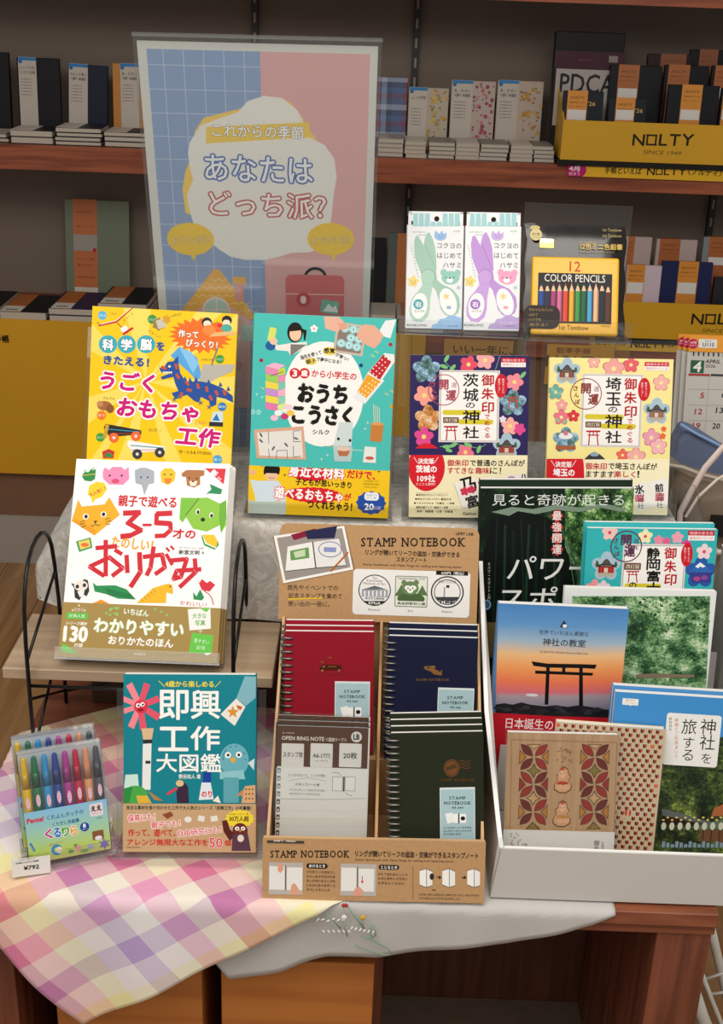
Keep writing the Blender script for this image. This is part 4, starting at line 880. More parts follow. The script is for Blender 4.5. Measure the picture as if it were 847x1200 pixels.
q.T('いちばん', 384, 722, 112, 28, '#f6f3ec', rot=4, bold=.03, out=('#6fae4c', .06)); q.T('わかりやすい', 395, 790, 402, 62, '#f8f6f0', rot=1, bold=.05, out=('#8cc86a', .07)); q.T('おりかたのほん', 404, 855, 292, 36, '#f8f6f0', rot=1, bold=.045)
q.T('だから', 125, 710, 42, 16, '#f4f0e6'); q.T('★', 97, 712, 12, 12, '#f4f0e6'); q.T('★', 152, 713, 12, 12, '#f4f0e6'); q.T('★', 125, 690, 12, 12, '#f4f0e6'); q.R(66, 724, 166, 752, '#5cc04a'); q.T('圧倒人気', 116, 738, 74, 16, '#f8f6f0'); q.T('シリーズ累計', 115, 772, 96, 14, '#f8f6f0', bold=.03); q.T('130', 110, 820, 104, 66, '#f8f6f0', bold=.07); q.T('万部', 122, 870, 40, 16, '#f8f6f0', bold=.03)
q.G([(616, 708), (718, 702), (720, 796), (624, 804)], '#f2f3ee'); q.G([(672, 706), (718, 702), (700, 722)], '#6cc850'); q.T('大きな', 668, 738, 62, 24, '#7ab868', rot=-3, bold=.03); q.T('写真', 672, 770, 46, 24, '#7ab868', rot=-3, bold=.03); q.G([(636, 814), (732, 826), (722, 910), (620, 904)], '#66c848'); q.G([(690, 906), (726, 905), (700, 918)], '#f2f3ee'); q.T('見やすい', 678, 854, 70, 20, '#e6f6e0', rot=6); q.T('記号', 675, 882, 40, 18, '#e6f6e0', rot=6); q.T('＋', 673, 806, 20, 20, '#f4f0e6')
q.G([(48, 862), (72, 872), (118, 908), (48, 900)], '#66c848'); q.T('高橋書店', 400, 910, 56, 10, '#f0ece0')
rr = random.Random(9)
for k in range(14): x = rr.choice([rr.uniform(245, 305), rr.uniform(462, 530)]); y = rr.uniform(700, 738); q.star(x, y, 9, 4, 3, '#8cc86a', rot=rr.uniform(0, 90))
q.build('band_lettering', bnd)
rep(it, 3, TH, 0.0006, 0.0013, ['white origami book, middle one of its stack', 'white origami book, rearmost of its stack'], 'white origami books', gap=.0026)
easel(it, 'clear acrylic stand holding the stack of white origami books', TH * 3 + 0.0065, m=0.004, lip=0.012, foot=0)

# ------------------------------------------------------------------ teal improvised craft book on the table
it = Item('craft_book', POSE['kogu'], 'dark teal craft book with a kraft band, showing paper animals, on the checked cloth', 'book', 'craft books')
book_body(it, 0.013, '#0f6f7c', 'left')
p = Pr(it, (130, 775, 4.706)); p.full('#13808e')
for k in range(22): p.L([(80 + k * 34, 60), (78 + k * 34, 790)], 1.2, '#1b8c9a')
for k in range(20): p.L([(60, 95 + k * 36), (805, 92 + k * 36)], 1.2, '#1b8c9a')
p.T('＼4歳から楽しめる／', 435, 125, 344, 34, '#f0d83c', bold=.03)
p.T('即', 345, 240, 160, 160, '#f8f7f2', bold=.022); p.T('興', 522, 238, 160, 156, '#f8f7f2', bold=.018); p.T('工', 344, 428, 160, 128, '#f8f7f2', bold=.03); p.T('作', 520, 424, 158, 130, '#f8f7f2', bold=.024)
p.T('大図鑑', 430, 560, 358, 100, '#f8f7f2', bold=.018); p.T('野呂祐人 著', 434, 635, 120, 24, '#f0f0e8', bold=.02)
for k, (dx, dy) in enumerate(((-60, -120), (40, -122), (-95, -38), (105, -40), (-90, 30), (105, 65), (-50, 120), (20, 130))):
    x, y = 160 + dx * .15, 245 + dy * .15; p.G([(160 + dx - 18 * (dy / 130), 245 + dy + 18 * (dx / 110)), (160 + dx + 18 * (dy / 130), 245 + dy - 18 * (dx / 110)), (160 + 15 * (dy / 130), 245 - 15 * (dx / 110)), (160 - 15 * (dy / 130), 245 + 15 * (dx / 110))], '#e0566c' if k % 2 else '#ee8a94')
p.E(165, 250, 38, 38, '#d8384c'); p.E(150, 243, 12, 12, '#fff'); p.E(174, 237, 12, 12, '#fff'); p.E(152, 244, 6, 6, '#111'); p.E(176, 238, 6, 6, '#111'); p.E(163, 268, 18, 8, '#8a1a2c')
p.G([(168, 370), (236, 368), (226, 430), (178, 432)], '#d8b890'); p.G([(176, 432), (228, 432), (226, 455), (178, 455)], '#2a2e34'); p.G([(176, 455), (224, 452), (218, 708), (172, 708)], '#e8e9e6'); p.R(190, 548, 218, 564, '#2c3036')
p.G([(738, 82), (800, 85), (798, 200), (745, 245), (690, 205)], '#7fb4c0'); p.G([(690, 205), (742, 250), (682, 356), (604, 292)], '#e9e6de'); p.star(672, 280, 36, 16, 5, '#d8923a'); p.G([(690, 240), (726, 250), (715, 270), (700, 262)], '#c8662c')
p.E(680, 545, 80, 92, '#68adbc', n=26); p.G([(600, 610), (730, 600), (740, 650), (600, 650)], '#8cc4cc'); p.G([(620, 640), (705, 640), (705, 780), (620, 780)], '#5ea4b0'); p.G([(755, 560), (792, 535), (788, 600)], '#cfe0e0'); p.E(645, 517, 17, 17, '#f4f4f0'); p.E(705, 515, 17, 17, '#f4f4f0'); p.E(646, 517, 8, 8, '#222'); p.E(705, 516, 8, 8, '#222'); p.G([(656, 540), (672, 528), (690, 540), (680, 558), (664, 556)], '#e8a82c')
rr = random.Random(4)
for k in range(14): a = rr.uniform(2.9, 6.6); p.E(680 + 62 * math.cos(a), 540 + 72 * math.sin(a), 4, 4, '#2c6c84', n=6)
p.G([(80, 625), (148, 622), (155, 700), (72, 700)], '#c9e6da'); p.E(135, 745, 72, 60, '#49a84a'); p.G([(70, 780), (70, 700), (120, 690), (100, 780)], '#2f8c3e'); p.G([(140, 740), (200, 740), (225, 782), (150, 782)], '#e0b43c'); p.G([(200, 710), (290, 770), (240, 765)], '#b0824c')
p.G([(375, 690), (400, 660), (425, 690), (430, 780), (365, 780), (360, 720)], '#39273c'); p.E(380, 672, 22, 18, '#dcc08c'); p.L([(312, 732), (362, 700)], 14, '#d8404c'); p.R(508, 612, 552, 668, '#1c3f9c', r=4); p.G([(500, 668), (550, 668), (566, 760), (484, 765)], '#dfe8ee'); p.T('のり', 528, 732, 56, 34, '#d8404c', bold=.05); p.G([(560, 770), (590, 740), (606, 782)], '#efe9dc')
p.G([(690, 740), (735, 700), (742, 745)], '#c08a5c'); p.G([(738, 688), (796, 682), (796, 782), (718, 782)], '#d8a878')
for k in range(9): p.E(745 + (k % 3) * 18, 705 + (k // 3) * 26, 5, 5, '#5c3a2a', n=6)
p.build('cover_print')
u0, v0 = it.uv(130 + 70 / 4.706, 775 + 782 / 4.706); bnd = band_body(it, 0.013, v0, '#c09a72')
q = Pr(it, (130, 775, 4.706), off=0.0017, rect=(-it.w / 2, it.w / 2, 0, v0)); q.full('#c6a27a')
q.T('身近な素材を掛け合わせた工作で大人気のシリーズ「即興工作」の初書籍！', 430, 808, 690, 22, '#14302c', bold=.03)
q.T('保育にも！', 168, 862, 150, 40, '#d83c5c', rot=-4, bold=.02, out=('#f7efe6', .1)); q.T('親子でも！', 302, 898, 160, 38, '#d83c5c', rot=-6, bold=.02, out=('#f7efe6', .1)); q.T('作って、遊べて、', 225, 945, 260, 40, '#c42824', bold=.03); q.T('自由研究にも！', 488, 938, 240, 38, '#d83c5c', rot=-6, bold=.02, out=('#f7efe6', .1))
q.T('アレンジ無限大な工作を', 312, 998, 446, 36, '#c42824', bold=.03); q.T('50', 578, 1000, 72, 52, '#d83c5c', bold=.02, out=('#f7efe6', .06)); q.T('個掲載！', 690, 1002, 130, 30, '#c42824', bold=.03)
q.G([(282, 845), (330, 828), (345, 850), (310, 870)], '#8a4a30'); q.E(425, 872, 20, 16, '#e8e6e0'); q.R(480, 852, 516, 882, '#e6e2d8', rot=12); q.R(550, 852, 588, 882, '#e6e2d8', rot=-10)
q.star(710, 868, 84, 72, 16, '#f0d63a', sy=.62); q.T('SNS総フォロワー数', 706, 843, 104, 12, '#3a2a14'); q.T('30万人超', 706, 868, 108, 28, '#3a2214', bold=.03)
q.E(712, 935, 42, 44, '#6a2c22'); q.G([(612, 880), (640, 875), (655, 925), (690, 960), (655, 990), (622, 940)], '#5a241c'); q.G([(670, 955), (755, 950), (772, 1046), (665, 1046)], '#5a3a4c'); q.E(696, 922, 12, 11, '#fff'); q.E(728, 922, 12, 11, '#fff'); q.E(697, 922, 5, 5, '#111'); q.E(728, 922, 5, 5, '#111'); q.G([(705, 932), (720, 932), (712, 944)], '#e0a030'); q.E(715, 976, 18, 20, '#e6dcc8')
q.T('KADOKAWA', 122, 1026, 74, 9, '#5a2a1c')
q.build('band_lettering', bnd)
easel(it, 'wide clear acrylic stand holding the dark teal craft book', 0.013, m=0.010, lip=0.004, depth=0.016)
# ------------------------------------------------------------------ scissors packages
def scissors_pack(key, label, c_main, c_dk, c_lt, bub, bear, cloud, ox):
    it = Item('scissors_package', POSE[key], label, 'package', 'boxed scissors')
    w, h = it.w / 2, it.h; hd = h - 0.0175
    b_ = MB().box(-w, w, 0, 0.016, 0, hd).build('carton', plain('#eef0f2', 0.4), it.root); bevel(b_, 0.001, 2)
    u, vh = it.uv(465 + (247 if ox == 0 else 600) / 5.294, 230 + (140 if ox == 0 else 145) / 5.294)
    # hang tab with its hole
    s = MB(); n = 20; R = 0.0035; z1 = h - hd; ring = [(u + R * math.cos(2 * math.pi * k / n), vh + R * math.sin(2 * math.pi * k / n)) for k in range(n)]
    xe = w - 0.0015; sq = []
    for k in range(n):
        a = 2 * math.pi * k / n; c_, s_ = math.cos(a), math.sin(a); best = 9
        if c_ > 1e-6: best = min(best, (xe - u) / c_)
        if c_ < -1e-6: best = min(best, (-xe - u) / c_)
        if s_ > 1e-6: best = min(best, (h - vh) / s_)
        if s_ < -1e-6: best = min(best, (hd - vh) / s_)
        sq.append((u + c_ * best, vh + s_ * best))
    for y in (0.0, 0.0012):
        b0 = len(s.v); s.v += [(a, y, z) for a, z in ring] + [(a, y, z) for a, z in sq]
        s.f += [(b0 + k, b0 + (k + 1) % n, b0 + n + (k + 1) % n, b0 + n + k) for k in range(n)]; s.m += [0] * n
    s.box(-xe, -xe + 0.004, 0.0001, 0.0011, hd + 0.0001, h); s.box(xe - 0.004, xe, 0.0001, 0.0011, hd + 0.0001, h); s.box(-xe, xe, 0.0001, 0.0011, h - 0.003, h)
    s.build('hang_tab', plain('#eef0f2', 0.4), it.root)
    p = Pr(it, (465, 230, 5.294)); o = ox
    for k in range(8):
        x = 100 + k * 37 + o; 
        if abs(x + 14 - 247 - o) < 40:
            p.G([(x, 158), (x + 29, 158), (x + 31, 186), (x - 1, 186)], '#a6d4d8')
        else: p.G([(x + (4 if k == 0 else 0), 106), (x + 29, 106), (x + 31, 186), (x - 2, 186)], '#a6d4d8')
    p.R(340 + o, 205, 402 + o, 228, '#f6f6f4'); p.T('幼児用', 370 + o, 217, 40, 13, '#555')
    p.T('はじめてでも使いやすい', 140 + o, 222, 84, 9, '#777'); p.T('考えた形', 158 + o, 240, 50, 8, '#777')
    M_, K_, L_ = c_main, c_dk, c_lt
    def dn(pts): return [(x + (o if o == 0 else o - 0), y) for x, y in pts]
    p.G(dn([(190, 226), (202, 224), (222, 262), (238, 320), (244, 400), (246, 460), (232, 450), (185, 350), (166, 300), (174, 260)]), M_); p.L(dn([(172, 300), (205, 370), (240, 455)]), 4, K_)
    p.G(dn([(122, 242), (135, 250), (160, 295), (195, 360), (236, 445), (240, 470), (150, 480), (112, 380), (106, 300), (112, 258)]), M_)
    p.G(dn([(240, 452), (250, 520), (280, 545), (345, 575), (385, 625), (392, 680), (378, 725), (340, 746), (300, 735), (272, 700), (262, 650), (240, 580), (205, 545)]), M_); p.E(318 + o, 655, 50, 86, '#fbfbfa', rot=-18, n=26)
    p.G(dn([(150, 490), (215, 520), (222, 545), (206, 640), (204, 700), (190, 750), (155, 780), (105, 775), (80, 740), (78, 690), (95, 630), (135, 585), (158, 550)]), L_); p.E(139 + o, 680, 49, 80, '#fbfbfa', rot=8, n=26)
    p.E(195 + o, 498, 45, 48, K_, n=24); p.E(194 + o, 500, 42, 45, L_, n=24)
    for i, (t, x, y, w_) in enumerate((('コクヨの', 325, 306, 150), ('はじめて', 325, 368, 150), ('ハサミ', 342, 428, 112))): p.T(t, x + o, y, w_, 34, '#3a3a3a')
    p.E(270 + o, 245, 38, 30, bub, a0=-20, a1=200); p.G([(232 + o, 235), (240 + o, 212), (262 + o, 235), (280 + o, 212), (290 + o, 236), (308 + o, 220), (306 + o, 250), (240 + o, 252)], bub); p.E(260 + o, 242, 3, 3, '#333', n=6); p.E(284 + o, 242, 3, 3, '#333', n=6); p.L([(262 + o, 252), (272 + o, 258), (282 + o, 252)], 2, '#444')
    p.E(332 + o, 505, 56, 42, bear); p.E(290 + o, 472, 20, 22, bear); p.E(376 + o, 476, 20, 22, bear); p.E(328 + o, 522, 20, 15, '#fff'); p.E(302 + o, 504, 4, 4, '#222', n=6); p.E(352 + o, 504, 4, 4, '#222', n=6); p.E(328 + o, 508, 6, 5, '#222', n=8)
    p.star(100 + o, 528, 40, 26, 5, '#f6dc84', rot=8); p.E(90 + o, 526, 3, 3, '#333', n=6); p.E(112 + o, 526, 3, 3, '#333', n=6); p.L([(90 + o, 536), (102 + o, 544), (112 + o, 534)], 2, '#444')
    p.star(382 + o, 567, 20, 5, 6, '#9fc4dc'); p.star(306 + o, 622, 28, 10, 6, '#f4d48a'); p.E(322 + o, 690, 16, 10, '#9db8dc' if o == 0 else '#f0a8b4')
    p.E(133 + o, 670, 32, 32, K_ if o else '#5fb0b8'); p.T('右', 133 + o, 670, 36, 34, '#fff', bold=.03); p.T('利き手用', 140 + o, 713, 60, 16, '#888')
    p.G(dn([(210, 822), (222, 795), (250, 788), (265, 762), (295, 758), (320, 742), (360, 740), (385, 752), (405, 750), (405, 826)]), cloud); p.T('ベリーグリーン' if o == 0 else 'ラベンダー', 335 + o, 788, 100, 18, '#e8f0fa'); p.T('KOKUYO', 124 + o, 800, 120, 14, '#333', bold=.02); p.T('HA-M100', 350 + o, 806, 60, 9, '#555')
    p.lines(66 + o + 340 * 0, 0, 0, 0, 0, '#000') if False else None
    for k in range(11): p.T('にぎりやすくきれあじもよい'[k], 88 + o + k * 4.4, 305 + k * 19, 9, 10, '#777')
    p.build('carton_print'); return it
s1 = scissors_pack('scis1', 'white scissors package with pale green scissors, left of the pair', '#a9cdbc', '#88b5a2', '#b6d6c6', '#9cc0ec', '#9ccfc2', '#9cc4ec', 0)
s2 = scissors_pack('scis2', 'white scissors package with lilac scissors, right of the pair', '#c49adc', '#a878c8', '#cba6e2', '#cbb0e8', '#f2a9c8', '#c0a8dc', 353)
# acrylic tray and its raised stand
st = empty('acrylic_riser', (0.1253, 1.612, 0.9855), 'clear acrylic riser carrying the two scissors packages', 'stand')
zt = 0.213
sheetA('top_sheet', st, -0.085, 0.085, -0.012, 0.075, zt, zt + 0.0025); sheetA('front_lip', st, -0.085, 0.085, -0.0145, -0.0122, zt, zt + 0.020)
sheetA('leg_panel', st, -0.085, -0.0825, -0.012, 0.075, 0, zt - 0.0002); sheetA('leg_panel', st, 0.0825, 0.085, -0.012, 0.075, 0, zt - 0.0002); sheetA('back_sheet', st, -0.085, 0.085, 0.0755, 0.0775, 0, zt + 0.04)
sheetA('cross_sheet', st, -0.082, 0.082, -0.0118, -0.0098, 0.0, zt - 0.0002)

# ------------------------------------------------------------------ colour pencils in a black pouch
it = Item('pencil_set', POSE['pencil'], 'black pouch with a yellow tin of twelve coloured pencils', 'package')
w, h = it.w / 2, it.h; rr = random.Random(2); v = []; N1, N2 = 14, 14
for side in (0, 1):
    for j in range(N2 + 1):
        for i in range(N1 + 1):
            a, b_ = i / N1, j / N2; e = min(a, 1 - a, b_, 1 - b_) * 6; bul = 0.006 * min(1, e); cr = rr.uniform(-0.0003, 0.0003) if 0 < e else 0
            x = -w + 2 * w * a + (0.0015 * math.sin(b_ * 17) if a in (0, 1) else 0)
            v.append((x, (0.0075 - bul + cr if side == 0 else 0.009 + bul * .3), h * b_ + (0.001 * math.sin(a * 23) if b_ in (0, 1) else 0)))
f = []; K = (N1 + 1) * (N2 + 1)
for side in (0, 1):
    for j in range(N2):
        for i in range(N1): q = side * K + j * (N1 + 1) + i; t = (q, q + 1, q + N1 + 2, q + N1 + 1); f.append(t if side == 0 else t[::-1])
link('pouch', v, f, mat('glossy_black_film', '#140e0c', 0.2, coat=0.2), it.root, None, True)
cq = (600, 220, 3.429)
a0, b0 = it.uv(600 + 72 / 3.429, 220 + 590 / 3.429); a1, b1 = it.uv(600 + 430 / 3.429, 220 + 285 / 3.429)
tin = MB().box(a0, a1, -0.004, 0.006, b0, b1).build('tin', mat('yellow_tin', '#f3b716', 0.35, coat=0.1), it.root); bv = bevel(tin, 0.0035, 4)
for (x, y) in ((98, 298), (404, 302), (125, 583), (365, 583)):
    u, v_ = it.uv(600 + x / 3.429, 220 + y / 3.429); MB().tube([(u, -0.0040, v_), (u, -0.0048, v_)], 0.0022, 10).build('tin_dimple', mat('yellow_tin', '#f3b716', 0.25), it.root)
p = Pr(it, cq, off=0.0046, clip=False)
p.R(103, 344, 400, 545, '#1c1a1c'); p.T('12', 253, 316, 44, 40, '#c23c1e'); p.T('COLOR PENCILS', 252, 364, 244, 30, '#f4f0e6')
PC = ['#1c4a9e', '#28284c', '#b03c78', '#d86a9a', '#e8492c', '#f2b01c', '#3f9a4c', '#12683c', '#4aa6d0', '#f0b890', '#1c2428', '#5a3028']
for k, c in enumerate(PC):
    x = 117 + k * 24.4; y = 415 if k < 11 else 420
    p.G([(x - 9, y), (x + 9, y), (x + 2, y - 24), (x - 2, y - 24)], '#e9c39a'); p.G([(x - 3, y - 20), (x + 3, y - 20), (x, y - 32)], c); p.R(x - 10, y, x + 10, 538, c); p.R(x - 4, y, x + 1, 538, tuple(min(1, q * 1.5 + .03) for q in lin(c)[:3]) + (1,) if False else c)
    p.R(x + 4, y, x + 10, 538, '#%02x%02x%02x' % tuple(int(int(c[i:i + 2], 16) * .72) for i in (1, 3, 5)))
p.T('1st Tombow', 248, 562, 118, 18, '#6a4a10'); p.T('CB-RS12C', 376, 556, 40, 7, '#6a4a10')
p.build('tin_print')
p = Pr(it, cq, off=0.0020, clip=False)
p.T('トンボの', 306, 222, 64, 16, '#c8a84a'); p.T('12色ミニ色鉛筆', 358, 237, 170, 24, '#d8b858', bold=.02); p.T('持ち運びやすいミニサイズ', 340, 258, 140, 8, '#a89050'); p.T('1st Tombow', 402, 170, 76, 12, '#b8a060'); p.T('1st Tombow', 402, 193, 76, 12, '#b8a060')
p.E(96, 188, 24, 24, '#d8c890'); p.E(92, 160, 20, 9, '#c8b878'); p.T('鉛筆', 96, 186, 32, 12, '#4a3a1c'); p.T('けずり付', 96, 200, 30, 8, '#4a3a1c')
p.build('pouch_print')
# little sharpener seen through the film
u, v_ = it.uv(600 + 140 / 3.429, 220 + 222 / 3.429); s = MB(); s.box(u - 0.010, u + 0.010, 0.0004, 0.0062, v_ - 0.007, v_ + 0.006); bevel(s.build('sharpener', mat('brass', '#d8b45a', 0.25, metal=1), it.root), 0.0008)
s = MB(); s.box(u - 0.009, u + 0.007, -0.0004, 0.0003, v_ + 0.000, v_ + 0.0055); s.build('sharpener_blade', M_CHROME, it.root)
p = Pr(it, cq, off=0.0052, clip=False); p.R(46, 472, 192, 566, '#241410', r=34)
for k, t in enumerate(('ぎゅっとカバンに', '入れて', 'いつでも', 'ぬりえ！')): p.T(t, 66 + [50, 18, 26, 40][k], 490 + k * 20, [96, 36, 50, 70][k], 12, '#b89a58')
p.build('pouch_sticker')
st = empty('acrylic_riser', (0.2757, 1.612, 0.9855), 'clear acrylic riser carrying the coloured pencil pouch', 'stand')
zt = 0.211
sheetA('top_sheet', st, -0.072, 0.072, -0.012, 0.075, zt, zt + 0.0025); sheetA('front_lip', st, -0.072, 0.072, -0.0145, -0.0122, zt, zt + 0.028)
sheetA('leg_panel', st, -0.072, -0.0697, -0.012, 0.075, 0, zt - 0.0002); sheetA('leg_panel', st, 0.0697, 0.072, -0.012, 0.075, 0, zt - 0.0002); sheetA('back_sheet', st, -0.072, 0.072, 0.0755, 0.0775, 0, zt + 0.165)

# sign cards seen through the stands
def card(name, label, x0, y0, x1, y1, Y, col, texts, ztilt=0.0):
    a, b_ = aty(x0, y1, Y), aty(x1, y0, Y); w = b_[0] - a[0]; h = b_[2] - a[2]
    it = Item(name, [(a[0] + b_[0]) / 2, Y, a[2], 0, ztilt, 0, w, h], label, 'sign')
    MB().box(-w / 2, w / 2, 0, 0.001, 0, h).build('card', plain(col, 0.5), it.root)
    p = Pr(it, (0, 0, 1))
    for t, x, y, tw, th, c in texts: p.T(t, x, y, tw, th, c, bold=.02)
    p.build('lettering'); return it
card('sign_card', 'orange sign card with brown lettering above the navy shrine guide', 519, 400, 605, 425, 3.285, '#c78f38', [('いい一年に、', 566, 410, 70, 11, '#5a3a1c')])
card('sign_card', 'yellow sign card behind the top of the pale yellow shrine guide', 637, 406, 721, 450, 3.284, '#cf951c', [('NOLTY', 672, 424, 64, 13, '#3a2a14'), ('能率手帳', 672, 411, 40, 7, '#7a3a1c')])

# ------------------------------------------------------------------ poster in its acrylic holder
it = Item('poster', POSE['poster'], 'large blue and pink poster with a white cloud title, behind the books', 'poster')
w, h = it.w / 2, it.h; v = []; NZ = 24; low = -0.205
MB().box(-w, w, 0, 0.0006, low, h).build('poster_sheet', plain('#dcdcd6', 0.4), it.root)
O = (150, 30, 2.823)
p = Pr(it, O, rect=(-w, w, low, h)); p.full('#d9d9d4')
def qx(a, b): return p.P(a, b)
x0, zt_ = qx(50, 62); x1, _ = qx(812, 98); xm, _ = qx(436, 80); zb_ = low + 0.01; zt_ = h - 0.009; x0 = -w + 0.0105; x1 = w - 0.009; 
p.raw([(x0, zb_), (xm, zb_), (xm, zt_), (x0, zt_)], [(0, 1, 2, 3)], '#93a9cd'); p.raw([(xm, zb_), (x1, zb_), (x1, zt_), (xm, zt_)], [(0, 1, 2, 3)], '#dfb0b0')
for k in range(1, 6): x = x0 + (xm - x0) * (k - .2) / 5.6; p.raw([(x - .0006, zb_), (x + .0006, zb_), (x + .0006, zt_), (x - .0006, zt_)], [(0, 1, 2, 3)], '#b9c8de')
k = 0
while zt_ - 0.018 - k * 0.0285 > zb_: z = zt_ - 0.018 - k * 0.0285; p.raw([(x0, z - .0006), (xm, z - .0006), (xm, z + .0006), (x0, z + .0006)], [(0, 1, 2, 3)], '#b9c8de'); k += 1
p.G([(180, 540), (190, 480), (215, 420), (220, 350), (250, 305), (330, 285), (420, 262), (500, 236), (540, 255), (580, 310), (600, 345), (640, 400), (500, 500), (250, 640), (190, 620)], '#f3d06c')
cl = [(198, 420), (205, 385), (240, 330), (300, 308), (365, 285), (395, 250), (450, 232), (510, 240), (560, 280), (585, 330), (600, 370), (650, 395), (682, 440), (690, 500), (680, 560), (672, 640), (660, 700), (640, 735), (600, 750), (540, 752), (500, 765), (450, 775), (390, 775), (340, 765), (300, 740), (270, 712), (240, 690), (215, 650), (200, 600), (195, 560), (215, 510), (205, 470)]
p.G(cl, '#eceae4')
p.G([(258, 335), (600, 320), (602, 370), (258, 390)], '#f0cf62')
p.T('これからの季節', 430, 350, 302, 42, '#fbfaf6', rot=0.5, bold=.02, out=('#5a5a6a', .05))
p.T('あなたは', 432, 475, 355, 84, '#f4f4f2', rot=1, bold=.01, out=[('#5878b8', .075)], slant=-.05)
p.T('どっち派？', 462, 594, 385, 82, '#f6f2f0', rot=1, bold=.01, out=[('#c0605c', .07)], slant=-.05)
p.c = (180, 230, 2.823)
for x, t, fl_ in ((122, 'おうち派？', 1), (586, 'おでかけ派！', -1)): p.E(x, 142, 78, 54, '#f2cd4c'); p.G([(x - 5, 185), (x + 20, 188), (x + 10, 215)], '#f2cd4c'); p.T(t, x, 145, 128, 28, '#f7e9b0', rot=-4, out=('#c8a040', .05))
# house
p.G([(95, 375), (195, 245), (207, 238), (222, 248), (338, 400), (320, 410), (100, 392)], '#e8b45c')
for r in range(5):
    y = 272 + r * 26; hw = 18 + r * 26
    for k in range(int(hw * 2 / 26) + 1): p.L([(207 - hw + k * 26 + 26 * q / 5, y + 7 * math.sin(math.pi * q / 5)) for q in range(6)], 2.5, '#f4d8a0')
p.R(262, 266, 306, 292, '#e8b45c'); p.R(268, 290, 300, 345, '#d9a0a0'); p.G([(110, 400), (205, 330), (320, 410), (320, 700), (110, 700)], '#e3b8b4'); p.E(208, 380, 44, 46, '#b8d4cc'); p.ring(208, 380, 46, 48, 6, '#f0d8d0'); p.L([(208, 335), (208, 400)], 4, '#f0d8d0'); p.L([(165, 375), (250, 375)], 4, '#f0d8d0'); p.R(290, 425, 330, 480, '#b8d4cc')
p.R(170, 440, 240, 700, '#cf9a86'); p.E(278, 560, 16, 16, '#d890a0'); p.E(240, 590, 14, 14, '#d890a0')
# suitcase
p.ring(535, 268, 38, 34, 9, '#3a3a40'); p.R(438, 264, 628, 560, '#d4787a', r=20); p.L([(438, 322), (628, 326)], 3, '#f0d0cc'); p.E(495, 342, 24, 24, '#c25a5e'); p.flower(495, 342, 12, '#f3dcd8', n=2); p.R(553, 345, 612, 388, '#7fc0ae', rot=8); p.G([(560, 380), (578, 355), (592, 368), (602, 360), (610, 384)], '#eef4f0')
p.build('poster_print', base=print_mat('poster_ink', 0.5, 0.2))
ph = empty('poster_holder', (0, 0, 0), 'tall clear acrylic holder in front of and behind the poster', 'stand'); ph.matrix_world = it.M.copy()
sheetA('front_sheet', ph, -w - 0.004, w + 0.004, -0.0040, -0.0018, low - 0.002, h + 0.006); sheetA('back_sheet', ph, -w - 0.004, w + 0.004, 0.0012, 0.0034, low - 0.002, h + 0.006)
MB().box(-w - 0.005, w + 0.005, -0.0042, 0.0036, h + 0.0062, h + 0.0085).build('top_edge', M_EDGE, ph)
# ------------------------------------------------------------------ twist-up crayon packs
CR = ['#f2c21c', '#1c7a50', '#2f9fdc', '#28489c', '#b83c9c', '#cc1c48', '#f0a478', '#50565e']
pp = POSE['pens']
it = Item('crayon_pack', pp, 'clear case of eight twist crayons, front one with a price card', 'package', 'twist crayon packs')
w, h = it.w / 2, it.h; T_ = 0.013
# split case: film sheets with edges
sheetA('case_front', it.root, -w, w, 0, 0.0008, 0, h); sheetA('case_back', it.root, -w, w, T_, T_ + 0.0008, 0, h)
s = MB(); s.box(-w, -w + 0.0008, 0.0009, T_ - 0.0001, 0, h); s.box(w - 0.0008, w, 0.0009, T_ - 0.0001, 0, h); s.box(-w + 0.0009, w - 0.0009, 0.0009, T_ - 0.0001, 0, 0.0008); s.box(-w + 0.0009, w - 0.0009, 0.0009, T_ - 0.0001, h - 0.0008, h); s.build('case_side', M_ACRYL, it.root)
MB().box(-w + 0.001, w - 0.001, T_ - 0.0008, T_ - 0.0003, 0.001, h - 0.0015).build('backing_card', plain('#c9ced6', 0.5), it.root)
insz = 0.062
for k, c in enumerate(CR):
    x = -w + 0.0068 + k * (2 * w - 0.0136) / 7; r = 0.0047; yc = 0.0066; zt_ = h - 0.008
    pen = MB().tube([(x, yc, 0.004), (x, yc, 0.088), (x, yc, 0.0884)], [r, r, r * 0.9], 14).build('crayon', mat('crayon_barrel_%d' % k, c, 0.3, coat=0.3), it.root, True)
    MB().tube([(x, yc, 0.0886), (x, yc, 0.104), (x, yc, 0.108), (x, yc, zt_ - 0.001), (x, yc, zt_ + 0.0008), (x, yc, zt_ + 0.0016)], [r * .95, r * .92, r * .8, r * 0.62, r * 0.42, 0.0004], 14).build('crayon_tip', mat('crayon_wax_%d' % k, c, 0.45), pen, True)
    MB().tube([(x, yc, 0.0886), (x, yc, 0.105)], r * 1.06, 14).build('clear_collar', M_FILM, pen, True)
J = (0, 840, 5.647)
grad = vgrad('crayon_insert', [(0, '#dccf74'), (0.25, '#b9d468'), (0.6, '#9fd0b4'), (1, '#8cc4e4')], 0.1)
p = Pr(it, J, off=0.0002); p.pic(155, 0, 725, 0, grad) if False else None
M0 = len(p.mats); p.mats.append(grad); zi = it.uv(430 / 5.647, 840 + 590 / 5.647)[1]
p.raw([(-w + .001, .001), (w - .001, .001), (w - .001, zi), (-w + .001, zi)], [(0, 1, 2, 3)], (1, 1, 1, 1), M0, [(0, 0), (1, 0), (1, 1), (0, 1)])
p.T('Pentel', 232, 684, 106, 32, '#d0203c', bold=.06, slant=.1); p.T('くれよんタッチの', 432, 648, 240, 32, '#2a6a9c', bold=.02); p.T('くりだし色鉛筆', 436, 698, 176, 26, '#2a6a9c', bold=.03)
